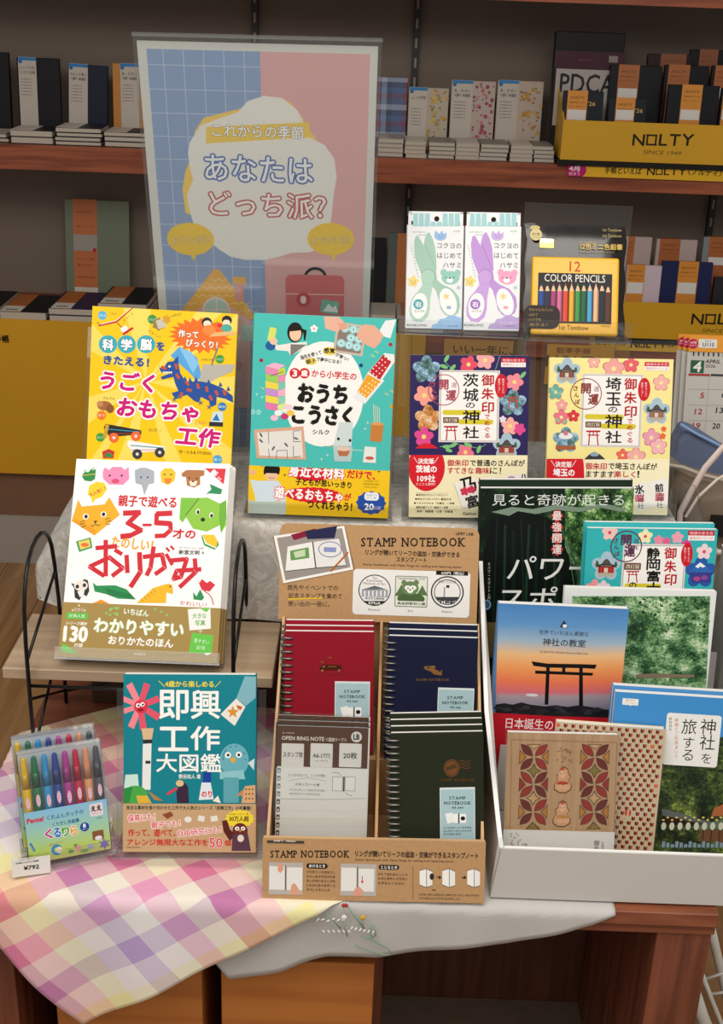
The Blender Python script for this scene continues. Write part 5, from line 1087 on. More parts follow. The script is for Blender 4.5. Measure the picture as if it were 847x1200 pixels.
for i, (ch, c) in enumerate(zip('くるりら', ('#c8288c', '#2878c8', '#58a83c', '#f0a02c'))): p.T(ch, 322 + i * 56, 775 - i * 8, 46, 62, c, rot=0, bold=.05, out=('#fff', .1))
p.E(560, 728, 30, 30, '#1c4a9c'); p.T('8', 558, 720, 18, 26, '#fff', bold=.05); p.T('本セット', 562, 742, 32, 9, '#fff')
p.R(594, 572, 680, 655, '#e8dfe4', r=8); p.T('ええ', 636, 605, 66, 34, '#5a2a2a', bold=.08); p.T('なめらか', 640, 636, 60, 12, '#c83c5c'); p.T('日本製', 658, 668, 34, 12, '#4a7a6a')
p.R(612, 752, 686, 812, '#8a5a3a', r=6); p.E(652, 800, 24, 14, '#ece4f0'); p.star(520, 868, 28, 14, 6, '#e89a9c'); p.star(600, 858, 26, 14, 6, '#b0a8dc'); p.star(690, 840, 40, 20, 6, '#8a70c0'); p.E(470, 890, 20, 12, '#6aa04c'); p.star(500, 850, 16, 6, 5, '#4a8a4c'); p.E(560, 885, 30, 12, '#7ab05a')
p.ring(376, 880, 36, 36, 18, '#3a8ad0'); p.E(392, 880, 20, 22, '#e8e0c4'); p.T('持ちやすい', 372, 838, 90, 16, '#c8702c', rot=-8); p.G([(192, 840), (205, 835), (236, 885), (222, 892)], '#3a6ab8'); p.L([(196, 845), (226, 885)], 4, '#88b0e0')
CX = [-w + 0.0068 + k * (2 * w - 0.0136) / 7 for k in range(8)]
for k, x in enumerate(CX):
    if k in (5,): pass
    zc = zi + 0.010 + (0.002 if k % 2 else 0)
    b0 = p.lv; pts = [(x + .0022 * math.cos(a), zc + .0075 * math.sin(a)) for a in [2 * math.pi * i / 14 for i in range(14)]]; p.raw(pts, [tuple(range(14))], '#e8c8d8'); 
    co, fs = glyphs('大'); 
    for i in range(4):
        ch = 'くるりら'[i]; co, fs = glyphs(ch); mn, mx = co.min(0), co.max(0); q = ((co - (mn + mx) / 2) / (mx - mn)) * np.array([.0024, .0026]); p.raw([(x + a, zc + .0052 - i * .0034 + b_) for a, b_ in q], fs, '#c02858'); p.lv -= p.STEP
p.build('insert_print')
dup(it.root, it.shifted(-0.004, 0.020, 0.0105, 0.0), 'clear case of eight twist crayons, the rear one', None, ('insert_lettering',) if False else ())
est = easel(it, 'clear acrylic stand holding the two twist crayon packs', 0.036, m=0.007, lip=0.014, depth=0.005, foot=0.02, H=0.10)
# price card
a, b_ = it.uv(203 / 5.647, 840 + 965 / 5.647); pc = Item('price_card', [0, 0, 0, 0, 0, 0, 0.041, 0.021], 'small white price card on the crayon stand', 'price tag')
ctr = it.M @ Vector((a, -0.0088, b_)); Mx = it.M.copy() @ Matrix.Rotation(D(4), 4, 'Y'); Mx.translation = ctr; Mx = Mx @ Matrix.Translation((0, 0, -0.0105))
pc.M = Mx; pc.root.matrix_world = Mx; pc.o = np.array(Mx.translation); pc.ex = np.array(Mx.col[0][:3]); pc.ey = np.array(Mx.col[1][:3]); pc.ez = np.array(Mx.col[2][:3])
MB().box(-.0205, .0205, 0, .0005, 0, .021).build('card', plain('#e4e2dc', 0.5), pc.root)
p = Pr(pc, J, off=0.0003, clip=False)
p.T('ぺんてる 筆記具', 165, 925, 100, 9, '#333'); p.T('くるりら 8色セット', 180, 943, 110, 10, '#333'); p.T('[日本製] クレヨンタッチ色鉛筆', 180, 962, 150, 10, '#333', bold=.04); p.T('¥792', 208, 996, 100, 26, '#111', bold=.04); p.build('price_print')
# ------------------------------------------------------------------ kraft display tray and its notebooks
KR = mat('kraft_board', '#b88f62', 0.8, var=0.06, vscale=220, bump=0.15, bscale=600); KR2 = mat('kraft_edge', '#cda87c', 0.8)
it = Item('display_tray', POSE['panel'], 'kraft cardboard display tray for the stamp notebooks', 'display box')
it.root.location.z += 0.0035; it.o = it.o + np.array([0, 0, 0.0035]); it.M = it.M.copy(); it.M.translation = Vector(it.o); TRAY = it
w, h = it.w / 2, it.h
def tl(X, Y, Z): return tuple(TRAY.M.inverted() @ Vector((X, Y, Z)))        # world point in tray space
KM = MB().box(-w, w, 0, 0.0016, 0, h).build('front_panel', KR, it.root)
s = MB(); s.box(-w + .0005, w - .0005, 0.0018, 0.0085, h - 0.0018, h - 0.0002); s.build('front_fold', KR2, it.root)
z0, x0, x1 = 0.7035, -0.0905, 0.1465
side = [(1.0835, z0), (1.345, z0), (1.345, 0.905), (1.322, 0.918), (1.108, 0.772), (1.099, 0.760)]
for X, n_ in ((x0, 0), (x1 - 0.003, 1), (0.0275, 2)):
    v = [tl(X, a, b_) for a, b_ in side] + [tl(X + 0.003, a, b_) for a, b_ in side]; n = 6
    f = [tuple(range(n)), tuple(range(2 * n - 1, n - 1, -1))] + [(i, i + n, (i + 1) % n + n, (i + 1) % n) for i in range(n)]
    link('side_wall' if n_ < 2 else 'divider', v, f, KR2 if n_ < 2 else KR, it.root)
def wbox(name, X0, X1, Y0, Y1, Z0, Z1, M, par):
    return link(name, [tl(*q) for q in boxv(X0, X1, Y0, Y1, Z0, Z1)], BOXF, M, par)
wbox('tray_base', x0 + .0031, x1 - .0031, 1.09, 1.345, z0, z0 + .002, KR, it.root)
wbox('back_wall_panel', x0 + .0031, x1 - .0031, 1.342, 1.345, z0 + .0021, 0.905, KR, it.root)
p = Pr(it, (300, 970, 3.08)); 
p.slab('STAMP NOTEBOOK', 193, 95, 282, 25, '#17130e'); p.T('リングが開いてリーフの追加・交換ができるスタンプノート', 580, 97, 444, 22, '#17130e', bold=.02); p.T('Stamp Notebook with Open Rings for adding and replacing leaves', 535, 119, 356, 9, '#3a2c1c')
for x, y in ((45, 125), (304, 130)):
    p.R(x, y, x + 124 + (6 if x > 100 else 0), y + 116, '#b9b2aa'); p.R(x + 3, y + 14, x + 58, y + 98, '#e9e6e2'); p.R(x + 66, y + 18, x + 122, y + 100, '#e9e6e2'); p.L([(x + 62, y + 12), (x + 62, y + 100)], 3, '#333')
p.G([(78, 130), (94, 125), (100, 150), (88, 164), (78, 155)], '#dca088'); p.G([(122, 240), (128, 205), (140, 200), (150, 215), (165, 240)], '#dca088'); p.G([(348, 246), (356, 220), (372, 212), (388, 228), (384, 246)], '#dca088'); p.L([(383, 175), (383, 198)], 3, '#d04030'); p.G([(377, 192), (389, 192), (383, 202)], '#d04030')
p.R(182, 129, 258, 147, '#15130f', r=8); p.T('あけるとき', 220, 138, 58, 11, '#f4f0e8', bold=.03); p.R(443, 134, 516, 151, '#15130f', r=8); p.T('とじるとき', 480, 143, 58, 11, '#f4f0e8', bold=.03)
p.lines(182, 152, 286, 232, 5, '#2a1f14', h=10, seed=3); p.lines(440, 160, 546, 208, 3, '#2a1f14', h=10, seed=4); p.L([(566, 140), (566, 256)], 1.5, '#7a6040'); p.lines(588, 236, 806, 262, 2, '#2a1f14', h=8, seed=5)
for x in (590, 672, 762): p.G([(x, 155), (x + 24, 148), (x + 24, 215), (x, 205)], '#f4f2ee'); p.G([(x + 26, 150), (x + 46, 158), (x + 46, 208), (x + 26, 214)], '#eeebe6'); p.L([(x + 25, 148), (x + 25, 214)], 2, '#333'); p.L([(x, 155), (x + 24, 148), (x + 46, 158)], 1.5, '#333'); p.L([(x, 205), (x + 24, 215), (x + 46, 208)], 1.5, '#333')
p.E(634, 176, 8, 12, '#2a2a2a'); p.L([(652, 178), (664, 178)], 3, '#222'); p.L([(742, 180), (754, 180)], 3, '#222')
for x in (664, 754): p.G([(x - 4, 172), (x + 5, 179), (x - 4, 186)], '#222')
p.T('表紙', 642, 225, 14, 7, '#222'); p.build('front_print', base=M_MATTE)
# black price strip on the front fold
a, b_ = it.uv(300 + 40 / 3.08, 970 + 44 / 3.08); 
sp = empty('price_strip', (0, 0, 0), 'small black price strip on the kraft tray edge, under the refill pack', 'price tag'); sp.matrix_world = it.M @ Matrix.Translation((a, -0.0012, h - 0.0045)) @ Matrix.Rotation(D(-30), 4, 'X')
MB().box(0, 0.040, 0, 0.0006, 0, 0.0052).build('strip', plain('#141312', 0.4), sp)
co, fs = glyphs('308円（税込）'); mn, mx = co.min(0), co.max(0); link('lettering', [((a_ - mn[0]) / (mx[0] - mn[0]) * .024 + .007, -.0002, (c_ - mn[1]) / (mx[1] - mn[1]) * .0034 + .0009) for a_, c_ in co], fs, plain('#efece6', 0.5), sp)

# header board
ih = Item('header_board', POSE['header'], 'kraft header board above the stamp notebooks, with a photo and three stamps', 'sign')
w, h = ih.w / 2, ih.h; pts = [(-w, 0), (w, 0), (w, h - .008), (w - .0024, h - .0024), (w - .008, h), (-w + .008, h), (-w + .0024, h - .0024), (-w, h - .008)]
MB().prism(pts, 0, 0.0018).build('board', KR, ih.root)
F_ = (310, 600, 3.196); p = Pr(ih, F_, clip=False)
p.slab('STAMP NOTEBOOK', 555, 113, 386, 32, '#17130e'); p.T('LIMIT LAB.', 750, 82, 68, 11, '#17130e', bold=.02); p.T('リングが開いてリーフの追加・交換ができる', 554, 155, 352, 20, '#17130e', bold=.02); p.T('スタンプノート', 550, 178, 112, 18, '#17130e', bold=.02); p.T('Stamp Notebook with Open Rings for adding and replacing leaves', 552, 202, 368, 10, '#2a2016')
p.G([(30, 92), (300, 48), (338, 215), (70, 270)], '#8a6a48'); p.G([(34, 90), (298, 51), (332, 215), (70, 267)], '#f2f0ec'); p.G([(46, 97), (290, 60), (322, 207), (78, 256)], '#9a928c')
p.G([(98, 85), (188, 62), (205, 78), (110, 106)], '#8a1a34'); p.G([(150, 72), (272, 52), (262, 98), (160, 102)], '#24264c'); p.G([(86, 130), (178, 112), (190, 208), (78, 222)], '#edece8'); p.G([(182, 112), (278, 100), (305, 200), (192, 208)], '#e6e5e2'); p.L([(180, 112), (192, 210)], 5, '#555'); p.G([(95, 145), (165, 132), (168, 172), (98, 182)], '#6a9a5a'); p.G([(108, 150), (152, 140), (152, 165), (115, 172)], '#c8d8b0'); p.ring(245, 140, 44, 30, 3, '#5a6aa8'); p.R(222, 132, 268, 150, '#8a94c4'); p.L([(248, 222), (312, 152)], 7, '#b8642c'); p.L([(78, 222), (192, 210), (305, 200)], 3, '#4a4642')
p.T('旅先やイベントでの', 180, 283, 190, 20, '#2a1f14', rot=-1); p.L([(90, 326), (215, 322)], 6, '#e8c23c'); p.T('記念スタンプを集めて', 190, 314, 200, 20, '#2a1f14', rot=-1); p.T('思い出の一冊に。', 166, 344, 156, 19, '#2a1f14', rot=-1)
p.R(330, 219, 768, 390, '#ebe9e5', r=14); p.R(642, 221, 762, 237, '#15130f'); p.T('638円（税込）', 704, 229, 84, 11, '#f4f0e8', bold=.02)
p.ring(412, 293, 61, 59, 4, '#3a3e44'); p.T('The', 412, 247, 20, 9, '#3a3e44'); p.T('Kamihama', 412, 257, 58, 9, '#3a3e44'); p.T('Museum of Art', 412, 268, 84, 9, '#3a3e44'); p.R(364, 290, 462, 318, '#9aa0a8'); p.G([(366, 290), (412, 276), (458, 290)], '#60666c'); 
for k in range(6): p.R(372 + k * 15, 295, 378 + k * 15, 315, '#eceae6')
p.T('神浜市立美術館', 412, 324, 72, 9, '#3a3e44', bold=.02); p.G([(370, 333), (455, 333), (440, 346), (412, 352), (384, 346)], '#2a2c30'); p.T('KMoA', 412, 341, 44, 10, '#f0eee8', bold=.03); p.T('Museum', 410, 366, 44, 8, '#333')
p.R(488, 240, 610, 356, '#5a7448', r=6); p.R(491, 243, 607, 353, '#ebe9e5', r=4); p.T('TAKAMORINO ZOO', 549, 250, 106, 9, '#4a6438', bold=.02); p.R(494, 258, 604, 334, '#dfe4d4'); p.star(512, 300, 30, 14, 3, '#5a7448'); p.star(590, 300, 26, 12, 3, '#5a7448'); p.E(548, 325, 52, 22, '#4a6438'); p.E(545, 285, 32, 26, '#6a8458'); p.E(522, 264, 10, 10, '#6a8458'); p.E(568, 264, 10, 10, '#6a8458'); p.E(536, 284, 12, 9, '#eef0e4'); p.E(556, 284, 12, 9, '#eef0e4'); p.E(545, 295, 12, 9, '#eef0e4'); p.E(537, 285, 3, 3, '#222', n=6); p.E(555, 285, 3, 3, '#222', n=6); p.E(545, 291, 4, 3, '#222', n=6)
p.R(494, 334, 604, 352, '#ebe9e5'); p.T('高森野動物公園', 549, 343, 104, 11, '#4a6438', bold=.03); p.T('Zoo', 545, 370, 20, 8, '#333')
p.ring(684, 300, 62, 60, 5, '#2a2c30'); p.ring(684, 300, 50, 48, 3, '#2a2c30'); p.T('灯台と夕日の町', 684, 262, 66, 10, '#2a2c30'); p.G([(676, 318), (680, 282), (692, 282), (696, 318)], '#eceae6'); p.R(680, 274, 692, 284, '#2a2c30'); p.R(670, 282, 676, 318, '#9aa0a8'); p.G([(640, 318), (730, 318), (722, 332), (648, 332)], '#3a3e44'); p.T('灯岬駅', 684, 338, 56, 14, '#2a2c30', bold=.04); p.T('Station', 682, 373, 40, 8, '#333')
p.build('header_print', base=M_MATTE)

# spiral notebooks
def notebook(key, label, col, th=0.0055, push=1.0, foil=None, sticker=True, crop=None, st=None, group='stamp notebooks'):
    P_ = list(POSE[key]); o = CAM0 + (np.array(P_[:3]) - CAM0) * push; P_[:3] = list(o); P_[6] *= push; P_[7] *= push
    it = Item('spiral_notebook', P_, label, 'notebook', group)
    w, h = it.w / 2, it.h; C_ = mat('notebook_cover_' + key, col, 0.65, spec=0.15)
    bevel(MB().box(-w, w, 0, 0.0008, 0, h).build('front_cover', C_, it.root), 0.0003, 1); MB().box(-w, w, th - 0.0008, th, 0, h).build('back_cover', C_, it.root)
    MB().box(-w + 0.001, w - 0.001, 0.0010, th - 0.0010, 0.001, h + 0.0006).build('page_block', M_PAGE, it.root)
    s = MB(); n = 17
    for k in range(n):
        z = 0.008 + k * (h - 0.016) / (n - 1); c = []
        for t in range(9): a = math.pi * (-.15 + 1.3 * t / 8); c.append((-w + 0.0052 - 0.0105 * math.sin(a) * 0.9, th / 2 - (th / 2 + 0.0019) * math.cos(a), z))
        s.tube(c, 0.0012, 5)
        s.box(-w + 0.0036, -w + 0.0062, -0.0003, -0.0001, z - 0.0012, z + 0.0012, 1)
    s.build('ring_binding', [plain('#8b8984', 0.35, metal=0.8), plain('#1b1a18', 0.6)], it.root, True)
    if crop:
        p = Pr(it, crop)
        if foil: foil(p)
        p.build('foil_print', base=M_FOIL)
        x0, y0, x1, y1 = st; a0, b1 = it.uv(crop[0] + x0 / crop[2], crop[1] + y0 / crop[2]); a1, b0 = it.uv(crop[0] + x1 / crop[2], crop[1] + y1 / crop[2]); b0 = max(b0, 0.002)
        sk = MB().box(a0, a1, -0.0004, -0.0001, b0, b1).build('label_sticker', plain('#dfe6e6', 0.4), it.root)
        q = Pr(it, crop, off=0.0006); W_ = x1 - x0
        q.R(x0 + 6, y0 + 8, x1 - 6, y0 + 270, '#aac8ce') if False else None
        q.raw([(a0 + .001, b0 + .001), (a1 - .001, b0 + .001), (a1 - .001, b1 - .0022), (a0 + .001, b1 - .0022)], [(0, 1, 2, 3)], '#a9c8cf')
        cx = (x0 + x1) / 2; q.slab('STAMP', cx, y0 + 54, W_ * .46, 15, '#1f2a30', .03); q.slab('NOTEBOOK', cx, y0 + 80, W_ * .74, 15, '#1f2a30', .03); q.T('A6 size', cx, y0 + 103, W_ * .32, 11, '#1f2a30', bold=.02)
        q.G([(x0 + 28, y0 + 136), (x0 + 66, y0 + 128), (x0 + 80, y0 + 178), (x0 + 40, y0 + 188)], '#f1f2f0'); q.G([(x0 + 70, y0 + 136), (x0 + 95, y0 + 136), (x0 + 95, y0 + 184), (x0 + 74, y0 + 184)], '#f6f6f4'); q.R(x0 + 97, y0 + 134, x0 + 102, y0 + 186, '#222'); q.R(x0 + 104, y0 + 136, x0 + 138, y0 + 184, '#f6f6f4'); q.E(x0 + 121, y0 + 160, 12, 11, '#222')
        q.lines(x0 + 20, y0 + 200, x1 - 20, y0 + 250, 3, '#2a4a54', h=11) if y1 - y0 > 230 else None
        q.build('sticker_print')
    return it
K_, L2 = (310, 720, 4.443), (430, 720, 4.443)
G_ = '#a87844'
def f_red(p):
    p.slab('STAMP NOTEBOOK', 340, 312, 170, 9, '#7a3a2c', 0); p.G([(285, 280), (298, 262), (380, 262), (402, 268), (398, 290), (290, 292)], '#5a2a1c'); p.R(300, 268, 316, 276, G_); p.R(330, 270, 372, 274, G_); p.E(300, 292, 6, 6, '#c88a5a'); p.E(388, 292, 6, 6, '#c88a5a'); p.E(340, 225, 12, 5, '#a05a3c'); p.E(300, 248, 10, 5, '#a05a3c')
def f_navy(p):
    p.slab('STAMP NOTEBOOK', 340, 340, 172, 12, G_); p.G([(294, 272), (318, 268), (352, 284), (382, 300), (390, 284), (390, 318), (362, 310), (330, 296), (302, 286)], G_); p.G([(322, 270), (350, 266), (358, 276), (345, 282)], G_); p.G([(328, 294), (348, 312), (384, 318), (350, 298)], G_); p.E(320, 277, 8, 3, '#1a1a2e')
def f_green(p):
    p.slab('STAMP NOTEBOOK', 470, 862, 172, 14, '#7c5628'); p.E(440, 800, 41, 46, '#8c5c36'); p.ring(440, 800, 36, 40, 3, '#30382a'); p.T('POST', 440, 796, 50, 18, '#30382a', rot=-20, bold=.05); p.L([(408, 815), (474, 790)], 3, '#30382a')
    for k in range(4): p.L([(478, 765 + k * 12), (496, 760 + k * 12), (514, 768 + k * 12), (538, 762 + k * 12)], 3, '#8c5c36')
def stack(it, n, th, dz, col, labels, key):
    rep(it, n, th, dz, 0.0, labels, 'stamp notebooks', ('foil_print', 'label_sticker', 'sticker_print'))
r_ = notebook('red', 'dark red spiral stamp notebook, front one with a pale blue label', '#8e1426', foil=f_red, crop=K_, st=(366, 348, 545, 640))
stack(r_, 3, .0055, .0052, None, ['dark red spiral notebook in the middle of its stack', 'dark red spiral notebook at the back of its stack'], 'red')
n_ = notebook('navy', 'navy spiral stamp notebook with a gold aeroplane, front one', '#161a36', foil=f_navy, crop=L2, st=(370, 380, 548, 640))
stack(n_, 3, .0055, .0062, None, ['navy spiral notebook in the middle of its stack', 'navy spiral notebook at the back of its stack'], 'navy')
POSE['green'][5] = 0.05; 
g_ = notebook('green', 'dark green spiral stamp notebook with a copper postmark, front one', '#252a1c', th=0.0042, foil=f_green, crop=L2, st=(378, 902, 563, 1180))
stack(g_, 4, .0042, .0058, None, ['dark green spiral notebook, second of its stack', 'dark green spiral notebook, third of its stack', 'dark green spiral notebook at the back of its stack'], 'green')
for X0, X1, zt_ in ((-0.0873, 0.0273, 0), (0.0307, 0.1433, 0)):   # steps inside the tray
    wbox('step_block', X0, X1, 1.226, 1.341, z0 + .0025, POSE['red'][2] - .003, KR, TRAY.root)
tray = TRAY

# ring note refill in its clear sleeve
P_ = list(POSE['refill'])
POSE['refill'] = P_
it = Item('refill_pack', P_, 'clear sleeve of white ring note refills with a brown header, front one', 'package', 'ring note refill packs')
w, h = it.w / 2, it.h
sheetA('sleeve', it.root, -w, w, 0, 0.0006, 0, h); MB().box(-w + .004, w - .005, 0.0015, 0.006, 0.001, h - 0.004).build('leaf_block', M_PAGE, it.root)
MB().box(-w, w, 0.0064, 0.0070, 0, h).build('sleeve_back', M_FILM, it.root)
p = Pr(it, K_, off=-0.0009); 
p.R(60, 585, 542, 1200, '#efece6'); p.R(64, 585, 538, 805, '#5c3722'); p.R(64, 797, 532, 958, '#f2efea'); p.L([(85, 960), (300, 964), (530, 958)], 3, '#b8b2a8')
p.T('K-19029', 124, 617, 60, 8, '#e8dccb'); p.T('OPEN RING NOTE', 200, 646, 220, 20, '#f0e8dc', bold=.03); p.T('＜追加リーフ＞', 372, 652, 110, 20, '#f0e8dc', bold=.02); p.E(478, 638, 28, 28, '#ece8e0'); p.T('LB', 478, 638, 30, 28, '#24303c', bold=.06)
for x, t, tw in ((146, 'スタンプ用', 100), (296, 'A6-17穴', 90), (446, '20枚', 72)): p.R(x - 58, 672, x + 58, 796, '#ece8e2', r=6); p.T(t, x, 730 if x < 200 else 735, tw, 28 if x < 400 else 34, '#3c2415', bold=.02)
p.T('size 148×105', 296, 762, 68, 8, '#6a5a4a'); p.T('ひっぱるだけで、リングが開く', 222, 838, 196, 15, '#333'); p.L([(125, 866), (222, 850), (320, 868)], 1.5, '#777'); p.T('スタンプノート用', 222, 886, 124, 14, '#333', bold=.02); p.lines(130, 905, 314, 945, 2, '#444', h=10, seed=8)
p.R(352, 845, 406, 920, '#777'); p.R(354, 847, 404, 918, '#f6f4f0'); p.R(418, 845, 472, 920, '#777'); p.R(420, 847, 470, 918, '#f6f4f0'); p.R(408, 845, 416, 922, '#444'); p.L([(350, 825), (380, 822), (398, 840)], 2, '#444'); p.L([(420, 925), (432, 940), (455, 945)], 2, '#444')
for k in range(9): y = 812 + k * 40.5; p.R(66 - k * 1.0, y - 13, 84 - k * 1.0, y + 13, '#8c9298' if k < 4 else '#5c4a3c', r=3); p.R(70 - k, y - 2, 80 - k, y + 8, '#e8e6e2')
for k in range(3): p.L([(90, 1020 + 40 * k), (525, 1022 + 40 * k)], 1, '#d4cec4')
p.build('leaf_print', base=M_MATTE)
rep(it, 3, 0.0066, .0038, 0.0, ['clear sleeve of ring note refills, middle of its stack', 'clear sleeve of ring note refills at the back of its stack'], 'ring note refill packs', ())
# ------------------------------------------------------------------ white file box with travel books
WB = mat('white_box_board', '#bbb6b0', 0.55, bump=0.1, bscale=500); WE = mat('white_box_edge', '#f2f2f0', 0.5)
bx = empty('display_box', (0.30, 1.09, 0.7035), 'white stepped display box full of travel books, right side of the table', 'display box')
def wb_(name, pts3, faces, M): return link(name, [(a - .30, b_ - 1.09, c - .7035) for a, b_, c in pts3], faces, M, bx)
zb = 0.7040
def hexa(x0, x1, y0, y1, z0, z1): return boxv(x0, x1, y0, y1, z0, z1)
# front wall (leans outwards a little)
fz = 0.7615; yb, yt = 1.0885, 1.0985
def xl(z): return 0.1565 + (z - zb) * 0.16
v = [(xl(zb), yb, zb), (0.462, yb, zb), (0.462, yb + .003, zb), (xl(zb), yb + .003, zb), (xl(fz), yt, fz), (0.466, yt, fz), (0.466, yt + .003, fz), (xl(fz), yt + .003, fz)]
wb_('front_wall', v, BOXF, WB)
o = wb_('front_rim', [(xl(fz) + .003, yt - .0002, fz + .0002), (0.466, yt - .0002, fz + .0002), (0.466, yt + .0036, fz + .0002), (xl(fz) + .003, yt + .0036, fz + .0002), (xl(fz) + .003, yt - .0002, fz + .002), (0.466, yt - .0002, fz + .002), (0.466, yt + .0036, fz + .002), (xl(fz) + .003, yt + .0036, fz + .002)], BOXF, WE)
prof = [(1.0925, zb), (1.452, zb), (1.452, 0.975), (1.430, 0.975), (1.230, 0.852), (1.105, 0.770), (1.1015, fz - .002)]
for s_, nm in ((-1, 'side_wall'), (1, 'side_wall')):
    def X(z, t): return (float(np.interp(z, [zb, .76, .79, .85, .975], [.1565, .1645, .158, .1515, .1500])) + t) if s_ < 0 else (0.459 + (z - zb) * 0.02 + t)
    n = len(prof); v = [(X(z, 0), y, z) for y, z in prof] + [(X(z, .003), y, z) for y, z in prof]
    f = [tuple(range(n))[::-1], tuple(range(n, 2 * n))] + [(i, (i + 1) % n, (i + 1) % n + n, i + n) for i in range(n)]
    wb_(nm, v, f, WB)
    r = MB(); L_ = [(X(z, .0015) - .3, y - 1.09, z - .7035 + .0012) for y, z in prof[2:]]
    for a, b_ in zip(L_[:-1], L_[1:]):
        a, b_ = Vector(a), Vector(b_); t = (b_ - a).normalized() * .0004; hw = .0024; r.add([(a.x - hw, a.y, a.z - .001), (a.x + hw, a.y, a.z - .001), (b_.x + hw, b_.y, b_.z - .001), (b_.x - hw, b_.y, b_.z - .001), (a.x - hw, a.y, a.z + .0008), (a.x + hw, a.y, a.z + .0008), (b_.x + hw, b_.y, b_.z + .0008), (b_.x - hw, b_.y, b_.z + .0008)], BOXF)
    r.build('side_rim', WE, bx)
wb_('bottom_panel', boxv(0.161, 0.458, 1.093, 1.452, zb, zb + .003), BOXF, WB)
wb_('back_wall_panel', boxv(0.178, 0.458, 1.449, 1.452, zb + .0031, 0.972), BOXF, WB)
T25 = D(9)
for n_, yt_ in ((1.1145, 873), (1.226, 755)):      # dividers parallel to the books
    def top_err(z): y = (n_ + z * math.sin(T25)) / math.cos(T25); return abs(aty(578, yt_, y)[2] - z)
    zt_ = min(np.arange(.71, .98, .001), key=top_err)
    def pl(z, e=0): return ((n_ + e + z * math.sin(T25)) / math.cos(T25))
    v = [(0.172, pl(.709), .709), (0.456, pl(.709), .709), (0.456, pl(.709, .0012), .709), (0.172, pl(.709, .0012), .709), (0.176, pl(zt_), zt_), (0.456, pl(zt_), zt_), (0.456, pl(zt_, .0012), zt_), (0.176, pl(zt_, .0012), zt_)]
    wb_('divider', v, BOXF, WB)
wb_('step_block', boxv(0.168, 0.455, 1.252, 1.338, zb + .0035, 0.742), BOXF, WB); wb_('step_block', boxv(0.168, 0.455, 1.3385, 1.447, zb + .0035, 0.811), BOXF, WB)
G1 = foliage('forest_photo', [(0.34, '#0c1610'), (0.44, '#1f3a1e'), (0.51, '#3f6a34'), (0.57, '#7fa860'), (0.64, '#d2e4b0')], 14)
G2 = foliage('dark_cave_photo', [(0.38, '#07100c'), (0.55, '#142418'), (0.66, '#2f5030'), (0.8, '#6a9a60')], 10)
G3 = foliage('bright_forest_photo', [(0.38, '#1a3822'), (0.45, '#3a6640'), (0.51, '#6a9864'), (0.57, '#a0c490'), (0.64, '#e0ecd2')], 18)
G4 = foliage('dark_wood_photo', [(0.34, '#0e1610'), (0.46, '#22301c'), (0.55, '#44542c'), (0.63, '#7c8c40'), (0.74, '#b8c86c')], 13)
SKY = vgrad('blue_sky_photo', [(0, '#6aa8d8'), (0.4, '#3f8cca'), (1, '#3a86c6')], 0.05)
SUN = vgrad('sunset_photo', [(0.0, '#55586c'), (0.12, '#8e8a9a'), (0.20, '#a89aa4'), (0.24, '#d8707a'), (0.33, '#ee7a54'), (0.46, '#f4a05c'), (0.58, '#efc088'), (0.70, '#9fb8cc'), (0.84, '#5f97cc'), (1, '#4a86c4')], 0.03)
# front: wooden cut-out stamp book
it = Item('stamp_book', POSE['wood'], 'stamp book with a cut-out wooden cover and red lattice, front of the white box', 'book', 'books in the white box')
w, h = it.w / 2, it.h; TW = 0.012
N_ = (560, 830, 2.951)
MB().box(-w + .001, w - .001, .0022, TW, .001, h - .001).build('page_block', M_PAGE, it.root)
MB().box(-w, w, 0.0015, 0.0021, 0, h).build('inner_cover', plain('#6a2018', 0.7), it.root)
WD = wood('cedar_cover_wood', '#b8926a', '#cba67c', 2, 3, 0.6)
wc = MB().box(-w, w, 0, 0.0014, 0, h).build('cover', WD, it.root)
p = Pr(it, N_)
RD, MR, OL, OR, CU = '#9c2f24', '#6e231c', '#8a7c3c', '#c08432', '#d0a878'
def petal(x, y, ln, wd, rot, c):
    pts = []
    for k in range(9): t = k / 8; pts.append((-ln / 2 + ln * t, -wd / 2 * math.sin(math.pi * t)))
    for k in range(1, 8): t = 1 - k / 8; pts.append((-ln / 2 + ln * t, wd / 2 * math.sin(math.pi * t)))
    c_, s_ = math.cos(D(rot)), math.sin(D(rot)); f_ = [(a * c_ - b_ * s_, a * s_ + b_ * c_) for a, b_ in pts]
    p.loc(x, y, [(a * 1.12, b_ * 1.12) for a, b_ in f_], '#4a2a18'); p.loc(x, y, f_, c)
